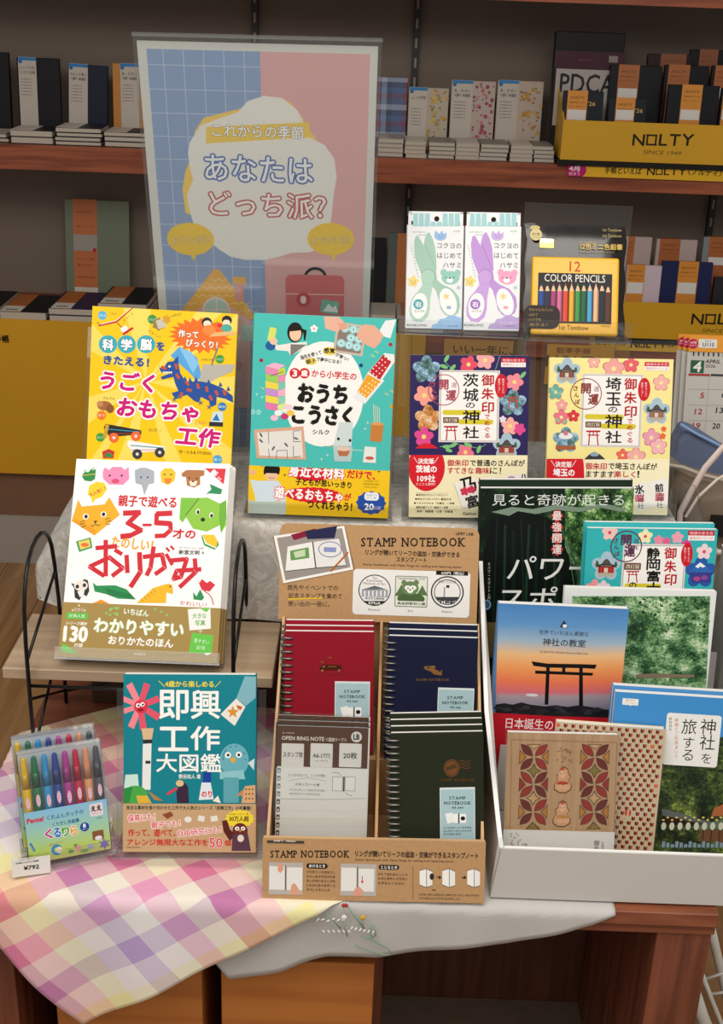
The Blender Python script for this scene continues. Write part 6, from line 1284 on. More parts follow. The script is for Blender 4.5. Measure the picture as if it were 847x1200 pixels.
for X0, X1, col0 in ((145, 243, 0), (354, 455, 1)):
    cx = (X0 + X1) / 2; hw = 25
    for j in range(6):
        y = 145 + j * 47.5
        for i, sx in enumerate((-1, 1)):
            x = cx + sx * hw - j * .8; d = 45 if (i + j) % 2 == 0 else -45
            petal(x, y, 55, 25, d, (MR, RD)[(i + j // 2 + col0) % 2])
    for j in range(7):
        y = 121 + j * 47.5
        if j % 2 == 0 and 0 < j < 7 or j == 0:
            c = OL if j % 4 == 2 else CU
            if j == 0: p.G([(cx - 26, 124), (cx + 26, 124), (cx, 142)], '#4a2a18'); p.G([(cx - 21, 126), (cx + 21, 126), (cx, 140)], CU)
            elif j == 6: p.G([(cx - 26 - j * .8, 418), (cx + 26 - j * .8, 418), (cx - j * .8, 392)], '#4a2a18'); p.G([(cx - 20 - 5, 417), (cx + 20 - 5, 417), (cx - 5, 396)], OL)
            else: q = [(0, -26), (10, -8), (26, 0), (10, 8), (0, 26), (-10, 8), (-26, 0), (-10, -8)]; p.loc(cx - j * .8, y, q, '#4a2a18'); p.loc(cx - j * .8, y, [(a * .8, b_ * .8) for a, b_ in q], c)
        else:
            for sx in (-1, 1):
                xe = cx + sx * 50 - j * .8; q = [(0, -26), (0, 26), (-sx * 24, 0)]; p.loc(xe, y, q, '#4a2a18'); p.loc(xe, y, [(a * .78 - sx * 2, b_ * .78) for a, b_ in q], OR if (j // 2) % 2 == 0 else RD)
rr = random.Random(6)
for k in range(20): p.leaf(rr.uniform(268, 336), rr.uniform(138, 188), 9, 3.5, rr.uniform(0, 180), '#8a6a40')
for y, c in ((250, '#b8402c'), (367, '#c8903c')):
    q = [(0, -46), (14, -38), (16, -24), (24, -14), (16, 0), (28, 14), (26, 30), (10, 40), (-10, 40), (-28, 30), (-28, 14), (-18, 0), (-22, -16), (-12, -24), (-12, -38)]
    p.loc(294 if y < 300 else 290, y, [(a * 1.1, b_ * 1.08) for a, b_ in q], '#5a341c'); p.loc(294 if y < 300 else 290, y, q, '#dba478'); p.E(292, y - 22, 13, 13, '#e8bc94'); p.E(292, y + 10, 20, 8, c); p.E(284, y + 22, 12, 9, '#e4b48c'); p.E(304, y + 22, 12, 9, '#e4b48c'); p.E(292, y - 40, 7, 5, '#c8442c'); p.E(286, y - 24, 2, 2, '#3a1c10', n=6); p.E(298, y - 24, 2, 2, '#3a1c10', n=6)
p.L([(116, 108), (480, 118)], 1.5, '#9a7850'); p.L([(116, 108), (110, 420)], 1.5, '#9a7850'); p.L([(480, 118), (470, 424)], 1.5, '#9a7850')
p.build('cover_inlay', base=M_MATTE)
zb1 = it.uv(560 + 100 / 2.951, 830 + 418 / 2.951)[1]
bd = MB().box(-w - .0004, w + .0004, -0.0012, -0.0008, 0, zb1).build('paper_band', plain('#f0efea', 0.5), it.root)
p = Pr(it, N_, off=0.0014); rr = random.Random(8)
for k in range(16): p.leaf(rr.uniform(108, 172), rr.uniform(432, 475), 8, 3, rr.uniform(0, 180), rr.choice(['#9a9a5c', '#d07a6a']))
p.T('御朱帳', 410, 486, 20, 60, '#333', vert=True); p.T('木製', 166, 478, 12, 24, '#555', vert=True); p.T('大阪府', 431, 476, 9, 34, '#666', vert=True)
p.build('band_lettering')
MB().box(-w - .003, w + .003, -0.0030, -0.0026, -0.001, h + .006).build('clear_sleeve', M_FILM, it.root)

# arrow-feather pattern stamp book
it = Item('stamp_book', POSE['yagasuri'], 'cream stamp book patterned all over with red and black arrow feathers', 'book', 'books in the white box')
w, h = it.w / 2, it.h
for nm, a in (('cover', (0, .0012)), ('back_cover', (.0108, .012))): MB().box(-w, w, a[0], a[1], 0, h).build(nm, plain('#dcc6a0', 0.6), it.root)
MB().box(-w + .001, w - .001, .0013, .0107, .001, h - .001).build('page_block', M_PAGE, it.root)
p = Pr(it, (700, 760, 4.803)); p.full('#dcc9a4'); lv = p.lv; cell = 0.0086; rw = 0.0057; nx = int(2 * w / cell); nz = int(h / rw)
for r in range(nz + 1):
    z = h - .003 - r * rw
    for c in range(nx + 1):
        x = -w + cell * (c + (0.5 if r % 2 else 0)) + .001
        if x > w - .002 or z < .003: continue
        if (c, r) in ((nx - 4, 17), (nx - 4, 18)): continue
        hw, hh, dp = .0021, .0021, .0011
        for sx, col in ((-1, '#34191a'), (1, '#c23a28')):
            p.lv = lv; special = (c * 7 + r * 3) % 31 == 0
            p.raw([(x, z + hh - dp), (x + sx * hw, z + hh), (x + sx * hw, z - hh + dp * .2), (x, z - hh - dp)], [(0, 1, 2, 3)], '#e0684c' if special else col)
x = -w + cell * (nx - 4) + .003; z = h - .003 - 17 * rw; p.lv += 4 * p.STEP
for sx in (-1, 1): p.raw([(x + sx * .0022 + .0014 * math.cos(a), z + .004 * math.sin(a)) for a in [2 * math.pi * k / 12 for k in range(12)]], [tuple(range(12))], '#d8402c'); p.raw([(x + sx * .003 + .0004 * math.cos(a), z - .0075 + .0004 * math.sin(a)) for a in [k for k in range(6)]], [tuple(range(6))], '#333')
p.raw([(x - .0012, z - .011), (x + .0012, z - .011), (x, z - .0128)], [(0, 1, 2)], '#6a2018')
p.build('cover_print', base=M_MATTE)
MB().box(-w - .002, w + .001, -0.0018, -0.0014, -0.001, h + .0025).build('clear_sleeve', M_FILM, it.root)

def travel(key, label, th, col, grp='books in the white box'):
    it = Item('travel_book', POSE[key], label, 'book', grp); book_body(it, th, col, 'right'); return it
# blue sky shrine travel book
it = travel('tabi', 'travel book with a blue sky and shrine roofs among dark trees, front copy', 0.012, '#3f88c4')
p = Pr(it, (700, 760, 4.803)); w = it.w / 2
p.full('#3f88c4'); p.pic(90, 240, 830, 580, SKY); p.pic(90, 520, 830, 1260, G4); 
p.G([(600, 500), (690, 498), (830, 470), (830, 640), (560, 640), (360, 690), (380, 600), (500, 560)], '#2c3a1e') if False else None
p.pic(90, 500, 830, 700, G4)
p.G([(88, 240), (840, 240), (840, 480), (690, 500), (500, 560), (380, 575), (88, 575)], '#3f8ccb')
p.G([(360, 900), (400, 908), (560, 955), (640, 975), (640, 990), (540, 975), (420, 950), (365, 940)], '#5b6360'); p.G([(360, 940), (420, 950), (560, 985), (560, 1000), (360, 990)], '#2a2018'); p.G([(560, 1005), (600, 985), (720, 960), (720, 1010), (560, 1022)], '#5e6f5c'); p.G([(655, 900), (720, 870), (720, 940), (640, 945)], '#a8623c'); p.R(570, 1022, 720, 1090, '#6a4a34'); 
for k in range(8): p.R(360 + k * 46, 1000, 366 + k * 46, 1100, '#3a2c22'); p.E(372 + k * 46, 1000, 14, 22, '#c8c8b4')
for k in range(14): p.R(362 + k * 25, 1085 + (k % 3) * 8, 380 + k * 25, 1120, '#7c92a0'); p.E(370 + k * 25, 965 - (k % 2) * 14, 8, 5, '#e0c070')
p.R(140, 282, 230, 318, '#eceae4'); p.G([(178, 317), (192, 317), (185, 324)], '#eceae4'); p.T('御朱印や', 185, 292, 56, 9, '#8a3a3a'); p.T('パワースポット', 186, 307, 74, 9, '#8a3a3a')
p.R(377, 370, 686, 662, '#e9e8e4', r=16)
for ch, x, y, s_ in (('神', 622, 440, 86), ('社', 618, 528, 86), ('を', 612, 618, 56), ('旅', 516, 440, 84), ('す', 512, 530, 62), ('る', 508, 600, 62)): p.T(ch, x, y, s_, s_, '#1a1816')
p.T('神様とご社家まいり', 444, 505, 22, 228, '#c8444c', vert=True); p.T('野村尚弘', 410, 425, 18, 76, '#222', vert=True)
p.build('cover_print')
rep(it, 2, .012, .004, 0.0, ['travel book with a blue sky cover, copy behind showing its white page tops'], 'books in the white box')
# sunset torii book
it = travel('jinja', 'shrine book with a sunset sky and black gate silhouette over a red band', 0.011, '#5a7ca8')
H_ = (560, 680, 2.951); p = Pr(it, H_); p.pic(60, 78, 530, 470, SUN)
p.E(187, 397, 22, 5, '#d8d8e0') 
p.G([(60, 430), (90, 425), (120, 430), (150, 422), (180, 430), (230, 436), (270, 432), (310, 438), (350, 432), (400, 440), (450, 448), (528, 452), (528, 560), (58, 560)], '#1f2024'); 
rr = random.Random(12)
for k in range(40): x = rr.uniform(62, 520); p.E(x, rr.uniform(440, 465), rr.uniform(8, 20), rr.uniform(3, 7), rr.choice(['#2a2b30', '#34353c', '#191a1e']), n=8)
B_ = '#14110f'; p.G([(184, 280), (240, 288), (360, 290), (411, 292), (404, 306), (360, 304), (240, 302), (192, 296)], B_); p.G([(197, 312), (398, 320), (396, 330), (198, 323)], B_); p.G([(236, 300), (248, 300), (243, 430), (230, 430)], B_); p.G([(350, 300), (362, 300), (363, 434), (349, 434)], B_); p.G([(291, 300), (302, 300), (302, 322), (291, 322)], B_)
p.T('世界でいちばん素敵な', 297, 183, 172, 16, '#23262c'); p.T('神社の教室', 298, 216, 148, 26, '#1a1c20', bold=.01); p.T("The World's Most Wonderful Classroom of Shinto Shrine", 297, 250, 168, 8, '#4a3a3a', slant=.2); p.star(297, 155, 16, 9, 3, '#2a2c38'); p.E(300, 158, 8, 6, '#e8e8ec')
p.R(50, 455, 530, 700, '#c01c30') if False else p.G([(50, 458), (260, 470), (530, 478), (530, 900), (50, 900)], '#c01c2c')
p.G([(58, 452), (262, 470), (262, 456), (60, 440)], '#1f2024') if False else None
p.T('日本誕生の', 178, 497, 164, 36, '#f6ecec', bold=.01); p.build('cover_print')
# green forest photo book
it = Item('photo_book', POSE['forest'], 'photo book with a pale frame round a sunlit green forest', 'book', 'books in the white box'); book_body(it, .010, '#e6e8e4', 'right')
p = Pr(it, H_); p.full('#e6eae8'); p.pic(326, 55, 803, 420, G3)
rr = random.Random(14)
for k in range(420):
    x, y = rr.uniform(332, 797), rr.uniform(60, 300); 
    if x > 560 and y < 190 or x < 430 and y < 140: p.E(x, y, rr.uniform(3, 9), rr.uniform(2, 5), rr.choice(['#26482a', '#1f3c22', '#3a6434', '#47703a', '#5d8a48']), n=6, rot=rr.uniform(0, 180))
p.G([(545, 326), (600, 322), (748, 326), (748, 336), (545, 338)], '#8a7a64'); p.build('cover_print')
# turquoise shrine guide, two copies
it = Item('travel_guide', POSE['shizuoka'], 'turquoise shrine stamp guide with plum blossoms, front copy in the white box', 'book', 'turquoise shrine guides'); book_body(it, .0075, '#2fb0b4', 'right')
Gp = (555, 550, 2.9); p = Pr(it, Gp); p.full('#35b4b8')
p.temple(450, 330, 48, '#2c2a30', '#c03a34', '#8a2420'); p.flower(770, 350, 52, '#2a5aa8'); p.G([(728, 350), (755, 326), (770, 318), (786, 326), (812, 350)], '#2f6ab8'); p.G([(752, 330), (770, 316), (788, 330), (778, 334), (770, 330), (762, 336)], '#f0f4f8'); p.G([(730, 350), (812, 350), (800, 385), (742, 385)], '#3a3f8c'); p.E(758, 372, 12, 8, '#b04888'); p.E(784, 368, 12, 8, '#8a4a9c')
for x, y, r, c in ((462, 215, 26, '#f0c8c0'), (583, 228, 24, '#f4e8b8'), (628, 240, 16, '#ee8aa4'), (655, 245, 14, '#e8608c'), (692, 232, 20, '#f0a4b4'), (783, 280, 26, '#f0d8dc'), (722, 255, 16, '#d83c8c'), (410, 405, 30, '#ee9aa0'), (440, 400, 22, '#e8d4dc')): p.flower(x, y, r, c, '#d8506c' if r > 22 else None)
X = lambda a: 500 + a * 215; Yv = lambda b: 255 + b * 258
p.R(500, 255, 715, 520, '#e3ddd6'); p.R(504, 259, 711, 520, '#b7aeb0'); p.R(507, 262, 708, 520, '#f7f4f0'); p.R(512, 388, 636, 408, '#d9c930', r=8)
p.R(511, 318, 568, 342, '#6a4a38', r=3); p.T('改訂版', 540, 330, 46, 15, '#f4e9d8'); torii(p, 540, 365, 42, 40, '#b8242e'); p.T('の', 540, 394, 24, 20, '#15110f', bold=.04)
for i, ch in enumerate('御朱印'): p.T(ch, 668, 285 + i * 45, 40, 38, '#b81c28', bold=.03)
p.ring(518, 262, 54, 54, 4, '#5c3050'); p.T('開', 518, 240, 34, 34, '#5c3050', bold=.04); p.T('運', 530, 278, 36, 36, '#5c3050', bold=.04)
for i, ch in enumerate('さんぽ'): p.T(ch, 482 + i * 3, 242 + i * 22, 17, 17, '#5c3050', bold=.03)
for i, ch in enumerate('週末'): p.T(ch, 552, 245 + i * 22, 17, 17, '#5c3050')
for i, ch in enumerate('静岡富士'): p.T(ch, 610, 285 + i * 39, 44, 36, '#15110f', bold=.035)
oval(p, 724, 290, 20, 40); badge(p, 728, 208, 818, 242); p.build('cover_print')
rep(it, 2, .0075, .0055, -0.002, ['turquoise shrine stamp guide, the copy just behind the front one'], 'turquoise shrine guides')
# dark green power spot book, two copies
it = Item('travel_book', POSE['power'], 'large dark green forest cave book with white calligraphy, rearmost in the white box', 'book', 'dark forest cave books'); book_body(it, .010, '#1b2c20', 'right')
p = Pr(it, Gp); p.pic(0, 60, 560, 840, G2); p.pic(310, 62, 560, 400, G1)
p.G([(60, 170), (120, 150), (200, 145), (260, 170), (300, 240), (340, 330), (370, 500), (380, 840), (30, 840), (30, 300)], '#0a120e')
for k in range(9): x = 80 + k * 27; p.L([(x, 170 + (k % 3) * 20), (x - 10 + (k % 4) * 6, 420), (x - 20, 700)], 5 + (k % 3) * 3, ['#15291c', '#1c3624', '#0f2018'][k % 3])
p.L([(322, 250), (350, 330), (372, 470)], 7, '#3c5a50'); p.L([(300, 200), (325, 290), (345, 420)], 4, '#4a7048')
p.G([(60, 145), (130, 128), (200, 135), (280, 120), (360, 130), (440, 115), (520, 135), (500, 145), (430, 130), (360, 145), (280, 138), (210, 152), (150, 142), (120, 158)], '#7c9280')
p.T('見ると奇跡が起きる', 287, 104, 448, 40, '#e8ece6')
for i, ch in enumerate('最強開運'): y = 158 + i * 38; p.G([(283, y - 24), (305, y), (283, y + 24), (261, y)], '#c83038'); p.T(ch, 283, y, 30, 30, '#f2eae4', bold=.02)
p.T('パワー', 262, 335, 290, 80, '#e9ece8', bold=.008, slant=.1); p.T('スポット', 285, 440, 400, 82, '#e9ece8', bold=.008, slant=.1)
p.T('＃パワースポット入門', 52, 380, 9, 130, '#d8dcd0', vert=True); p.E(44, 460, 16, 18, '#3a5a78'); p.ring(44, 460, 14, 16, 3, '#8ab0c8')
p.R(20, 520, 75, 640, '#6a5a34'); p.T('星座別', 44, 575, 14, 80, '#1c1810', vert=True); p.build('cover_print')
rep(it, 2, .010, .0085, 0.0, ['large dark green forest cave book, copy behind showing only its top edge'], 'dark forest cave books')
# ------------------------------------------------------------------ back shelves
ZU, ZL = 1.2145, 0.7525
def maker(p, x, y, w, h, c):                  # the maker's wide lettering with its square second letter
    for ch, f, k in (('N', .10, .19), ('L', .50, .13), ('T', .69, .17), ('Y', .90, .19)): p.T(ch, x - w / 2 + w * f, y, w * k, h, c, bold=.03)
    a, b_ = x - w / 2 + w * .31, w * .085; q = h / 2; t = h * .16
    p.R(a - b_, y - q, a + b_, y - q + t, c); p.R(a - b_, y + q - t, a + b_, y + q, c); p.R(a - b_, y - q, a - b_ + t, y + q, c); p.R(a + b_ - t, y - q, a + b_, y + q, c)
OB = '#cf8526'
def standing(name, label, group, x0, x1, ytop, Y, z, thick, col, band=None, pr=None, lean=5, roll=0.0, spine=0.0, M=None, cat='planner'):
    """upright planner: photo columns x0..x1, top row ytop, standing on z at depth Y"""
    a = aty(x0, ytop + 30, Y)[0]; b_ = aty(x1, ytop + 30, Y)[0]; zt_ = aty((x0 + x1) / 2, ytop, Y + .02)[2]; h = (zt_ - z) / math.cos(D(lean))
    it = Item(name, [(a + b_) / 2, Y, z + 0.001, 0, D(lean), D(roll), b_ - a, h], label, cat, group); w = it.w / 2
    M = M or plain(col, 0.45); bevel(MB().box(-w, w, 0, thick, 0, h).build('cover', M, it.root), 0.002, 2)
    MB().box(-w + .003, w - .0006, 0.002, thick - .002, 0.002, h - .0006).build('page_block', M_PAGE, it.root)
    if band:
        c, f0, f1 = band; bx0, bx1 = -w + 2 * w * f0, -w + 2 * w * f1
        MB().box(bx0, bx1, -0.0006, thick + .0006, -0.0002, h + .0006).build('paper_band', plain(c, 0.5), it.root)
    if pr:
        p = Pr(it, (0, 0, 1), off=.0010, clip=False); pr(p, it); p.build('band_lettering')
    return it
def lab_blue(title):
    def f(p, it):
        w, h = it.w / 2, it.h; F0, F1 = f.band; xa, xb = -w + 2 * w * F0, -w + 2 * w * F1; cx = (xa + xb) / 2; bw = xb - xa
        def tx(t, x, z, tw, th, c, b=.03):
            co, fs = glyphs(t); mn, mx = co.min(0), co.max(0); q = (co - (mn + mx) / 2) / (mx - mn) * np.array([tw, th]); p.raw([(x + a, z + c_) for a, c_ in q], fs, c)
        p.raw([(xa, h - .008), (xb, h - .008), (xb, h), (xa, h)], [(0, 1, 2, 3)], '#2f7cb8'); p.raw([(xa + .006 + .005 * math.cos(a), h - .011 + .005 * math.sin(a)) for a in [2 * math.pi * k / 16 for k in range(16)]], [tuple(range(16))], '#2468a8')
        for i, t in enumerate(title): tx(t, cx, h - .026 - i * .012, bw * .82, .0085, '#332c28')
        for i in range(6): tx('年月日曜手帳の中身', cx - bw * .1, h - .055 - i * .008, bw * .6, .003, '#6a6058')
        rr = random.Random(3)
        for k in range(16): x = xa + bw * (.2 + .6 * k / 16); p.raw([(x, .012), (x + bw * .6 / 16 * rr.uniform(.3, .75), .012), (x + bw * .6 / 16 * rr.uniform(.3, .75), .024), (x, .024)], [(0, 1, 2, 3)], '#2a2522'); p.lv -= p.STEP
        p.lv += p.STEP
    return f
def mk(title, F0, F1): f = lab_blue(title); f.band = (F0, F1); return f
L_ = '#bdb3a8'
standing('planner', 'black planner at the far left edge of the upper shelf', 'planners on the upper shelf', -30, 9, 61, 3.50, ZU, .02, '#17151a')
standing('planner', 'black planner with a grey label, second from the left on the upper shelf', 'planners on the upper shelf', 19, 69, 68, 3.50, ZU, .014, '#151419', (L_, .04, .46), mk(['シンプルな', 'ビジネス手帳'], .04, .46))
standing('planner', 'navy planner with a grey label, leaning slightly, on the upper shelf', 'planners on the upper shelf', 77, 123, 76, 3.50, ZU, .014, '#191e33', (L_, .02, .50), mk(['きゅっと薄い', '手帳'], .02, .50), roll=-2.0)
standing('planner', 'orange planner with a grey label beside the poster on the upper shelf', 'planners on the upper shelf', 131, 178, 75, 3.50, ZU, .014, '#b87820', (L_, .20, .66), mk(['あ、かるい', '手帳'], .20, .66))
def check():
    M = bpy.data.materials.new('blue_plaid_cover'); M.use_nodes = True; nt = M.node_tree; b = nt.nodes['Principled BSDF']; tc = nt.nodes.new('ShaderNodeTexCoord'); sp = nt.nodes.new('ShaderNodeSeparateXYZ'); nt.links.new(tc.outputs['Object'], sp.inputs[0]); out = []
    for k, pal in ((0, ['#46587c', '#3b5f92', '#7a3c4c', '#8fa4be', '#2c3c64']), (2, ['#3b5f92', '#243352', '#a8b4c4', '#46587c', '#6a3446'])):
        a = nt.nodes.new('ShaderNodeMath'); a.operation = 'MULTIPLY_ADD'; a.inputs[1].default_value = 14; a.inputs[2].default_value = 5; nt.links.new(sp.outputs[k], a.inputs[0]); f = nt.nodes.new('ShaderNodeMath'); f.operation = 'FRACT'; nt.links.new(a.outputs[0], f.inputs[0])
        r = ramp_node(nt, [(i / 5, c) for i, c in enumerate(pal)], 'CONSTANT'); nt.links.new(f.outputs[0], r.inputs[0]); out.append(r.outputs[0])
    mx = nt.nodes.new('ShaderNodeMix'); mx.data_type = 'RGBA'; mx.inputs[0].default_value = .5; nt.links.new(out[0], mx.inputs[6]); nt.links.new(out[1], mx.inputs[7]); nt.links.new(mx.outputs[2], b.inputs['Base Color']); return M
standing('planner', 'blue plaid planner beside the right edge of the poster, upper shelf', 'planners on the upper shelf', 441, 477, 91, 3.50, ZU, .014, '#3b5f92', M=check())
def floral(cs, seed, F0, lab):
    def f(p, it):
        w, h = it.w / 2, it.h; r = random.Random(seed)
        for k in range(60):
            x = r.uniform(-w + 2 * w * F0 + .004, w - .004); z = r.uniform(.004, h - .004); c = r.choice(cs); q = r.uniform(.002, .0055) if c != cs[-1] else .002
            p.raw([(x + q * (1 + .3 * math.cos(5 * a)) * math.cos(a), z + q * (1 + .3 * math.cos(5 * a)) * math.sin(a)) for a in [2 * math.pi * i / 15 for i in range(15)]], [tuple(range(15))], c)
        p.lv += p.STEP
        if lab: lab(p, it)
    return f
standing('planner', 'cream planner with yellow flowers in a clear cover, left of the floral three', 'planners on the upper shelf', 478, 525, 103, 3.49, ZU, .014, '#b0a494', (L_, .02, .46), floral(['#c89c34', '#b88c2c', '#d0b060', '#4a5240'], 1, .46, mk(['ふくらむ手帳'], .02, .46)))
standing('planner', 'pale planner with dark red flowers, middle of the floral three', 'planners on the upper shelf', 528, 580, 95, 3.49, ZU, .014, '#b3a195', (L_, .02, .48), floral(['#a04858', '#8a3c4c', '#c07880', '#5a4a40'], 2, .48, mk(['あ、かるい', '手帳'], .02, .48)))
standing('planner', 'pale planner with amber flowers, next to the yellow box on the upper shelf', 'planners on the upper shelf', 582, 636, 95, 3.49, ZU, .014, '#b3a294', (L_, .02, .46), floral(['#b88838', '#c89c48', '#a87838', '#5a5244'], 3, .46, mk(['あ、かるい', '手帳'], .02, .46)))

def lying(name, group, labels, x0, x1, Y0, dep, z, ths, cols, top=None, band=None, jit=.003, cat='planner', edge='#b8aea0'):
    """a pile: each booklet its own thing, bottom first"""
    rr = random.Random(int(x0 * 7 + 3)); a = aty(x0, 400, Y0)[0]; b_ = aty(x1, 400, Y0)[0]; zc = z
    d = ray(0, 0)
    # columns measured at the pile's own height
    yy = 170 if z > 1 else 370; a = aty(x0, yy, Y0)[0]; b_ = aty(x1, yy, Y0)[0]
    for k, th in enumerate(ths):
        c = cols[k % len(cols)]; w = (b_ - a); j = rr.uniform(-jit, jit)
        t = empty(name, ((a + b_) / 2 + j, Y0 + rr.uniform(0, .004), zc + .0004), labels[k], cat, group); t.rotation_euler.z = rr.uniform(-.012, .012)
        M = plain(c, 0.5); s = MB(); s.box(-w / 2, w / 2, 0, dep, 0, .0012); s.box(-w / 2, w / 2, 0, dep, th - .0012, th); s.build('cover', M, t)
        MB().box(-w / 2 + .001, w / 2 - .001, .0006, dep - .001, .0013, th - .0013).build('page_block', mat('page_edge', edge, .8, var=.15, vscale=80, vstretch=(.2, .2, 20)), t)
        if band and (k == len(ths) - 1 or band[3]):
            f0, f1, bc, _ = band; xa, xb = -w / 2 + w * f0, -w / 2 + w * f1
            MB().box(xa, xb, -.0006, dep * 1.0, th + .0001, th + .0008).build('paper_band', plain(bc if isinstance(bc, str) else bc[0], .5), t)
            if not isinstance(bc, str):
                s = MB(); s.box(xa, xb, 0, dep * .30, th + .0009, th + .0012); s.build('band_label', plain(bc[1], .5), t)
                s = MB(); s.box(xa + .012, xb - .012, dep * .07, dep * .12, th + .0013, th + .0015); s.build('barcode', plain('#6a625a', .5), t)
        zc += th + .0005
pos4 = ['bottom', 'second', 'third', 'top']
def pl(desc, n):
    nm = {1: ['only one'], 2: ['lower one', 'upper one'], 3: ['bottom one', 'middle one', 'top one'], 4: ['bottom one', 'second from bottom', 'second from top', 'top one']}[n]
    return [desc + ', ' + k for k in nm]
lying('planner', 'piled planners on the upper shelf', pl('planner lying at the far left edge of the upper shelf', 2), -40, 9, 3.33, .11, ZU, [.010, .011], ['#17151a'], band=(.5, 1, '#ada59a', False))
lying('planner', 'piled planners on the upper shelf', pl('black planner piled before the black upright one', 2), 13, 62, 3.32, .11, ZU, [.017, .016], ['#1a181d'], band=(.0, .55, '#c9c0b4', False))
lying('planner', 'piled planners on the upper shelf', pl('navy planner piled before the navy upright one', 4), 66, 119, 3.32, .11, ZU, [.010, .010, .010, .012], ['#1c2032', '#23262f', '#1a1c28'], band=(.02, .5, '#c9c0b4', False))
lying('planner', 'piled planners on the upper shelf', pl('planner piled before the orange upright one', 3), 123, 172, 3.32, .11, ZU, [.013, .012, .011], ['#201c1c', '#2a2420'], band=(.02, .55, '#c4bbae', False))
lying('planner', 'piled planners on the upper shelf', pl('planner piled before the blue plaid one', 4), 442, 472, 3.32, .12, ZU, [.011, .011, .011, .011], ['#8a7c84', '#a89c98'], band=(.02, .4, '#bdb4a8', False))
for i, (xa, xb, ds) in enumerate(((475, 500, 'white label side of the pile before the yellow floral planner'), (502, 533, 'grey planner pile before the yellow floral planner'), (534, 562, 'white label side of the pile before the red floral planner'), (563, 596, 'pink grey pile before the red floral planner'), (598, 625, 'white label side of the pile before the amber floral planner'), (626, 650, 'grey pile before the amber floral planner, beside the yellow box'))):
    lying('planner', 'piled planners on the upper shelf', pl(ds, 4), xa, xb, 3.32, .12, ZU, [.0095, .010, .010, .010], [['#b8aea0', '#a89e90'], ['#7c7870', '#8a857c']][i % 2], band=(.05, .95, '#cdc4b6', False) if i % 2 == 0 else None)

# yellow counter boxes
YC = mat('yellow_box_card', '#cf9c12', 0.45, var=.04, vscale=4)
def counter_box(label, x0, yl_top, yl_bot, Y0, Y1, z, zback, lx, ly, lw, lh):
    a = aty(x0, yl_bot, Y0); zt_ = aty(x0 + 20, yl_top, Y0)[2]; X0 = a[0]; X1 = X0 + 0.62
    t = empty('counter_box', (X0, Y0, z), label, 'display box'); H = zt_ - z
    it = Item('x', [X0, Y0, z, 0, 0, 0, .62, H], None, None); bpy.data.objects.remove(it.root); it.root = t
    MB().box(0, .62, 0, .004, .014, H).build('front_panel', YC, t); MB().box(0.0005, .6195, 0.0045, Y1 - Y0, .014, .018).build('bottom_panel', YC, t)
    s = MB(); d = Y1 - Y0; s.prism([(0.0045, .0185), (d, .0185), (d, zback - z), (d - .03, zback - z), (0.0045, H)], 0, .004, axis='x'); s.build('side_panel', YC, t)
    s = MB(); s.prism([(0.0045, .0185), (d, .0185), (d, zback - z), (d - .03, zback - z), (0.0045, H)], .616, .62, axis='x'); s.build('side_panel', YC, t)
    MB().box(-.004, .624, -.002, d, 0, .0135).build('base_tray', plain('#1b1815', .5), t)
    p = Pr(it, (0, 0, 1), clip=False); p.it = it
    maker(p, lx, ly, lw, lh, '#2a2414'); p.T('SINCE 1949', lx - 1, ly + lh + 2, lw * .62, lh * .35, '#5a4a1c', slant=.15); o = p.build('lettering', parent=t); 
    for v in o.data.vertices: v.co.x += 0
    return t
counter_box('yellow counter box of planners on the upper shelf', 656, 141, 186, 3.287, 3.52, ZU, 1.415, 777, 164, 72, 13)
counter_box('yellow counter box of planners on the lower shelf', 700, 353, 390, 3.287, 3.52, ZL, .96, 846, 374, 72, 12)
def strip(label, x0, x1, y0, y1, Y, items, tag_at=None):
    a, b_ = aty(x0, y1, Y), aty(x1, y0, Y); w = aty(x1, (y0 + y1) / 2, Y)[0] - a[0]; zc = aty(x0 + 20, (y0 + y1) / 2, Y)[2]; h = aty(x0, y0, Y)[2] - aty(x0, y1, Y)[2]
    it = Item('shelf_strip', [(a[0] + a[0] + w) / 2, Y, zc - h / 2, 0, 0, 0, w, h], label, 'sign'); MB().box(-w / 2, w / 2, 0, .0015, 0, h).build('strip', plain('#e0ae10', .45), it.root)
    p = Pr(it, (0, 0, 1))
    if tag_at: p.E(tag_at - 3, (y0 + y1) / 2 - 0, 11, 9, '#b81c6c'); p.R(x0, y0 + 1, tag_at, y1, '#b81c6c'); p.T('4月', tag_at - 6, y0 + 5.5, 12, 6, '#f0d8e8', bold=.05); p.T('始まり', tag_at - 6, y0 + 11.5, 13, 4, '#f0d8e8')
    for t, x, y, tw, th in items:
        if t == 'NOLTY': maker(p, x, y, tw, th, '#2c2410')
        else: p.T(t, x, y, tw, th, '#2c2410', bold=.02)
    p.build('lettering')
strip('yellow shelf strip with lettering below the upper counter box', 664, 900, 192, 207, 3.292, [('手帳といえば', 730, 200, 43, 8), ('NOLTY', 781, 201, 46, 8), ('〈ノルティ〉', 826, 202, 40, 8)], 679)
strip('yellow shelf strip with lettering below the lower counter box', 690, 900, 396, 410, 3.292, [('手帳といえば', 712, 401, 44, 7), ('NOLTY', 760, 403, 42, 9), ('〈ノルティ〉', 802, 404, 40, 8)])
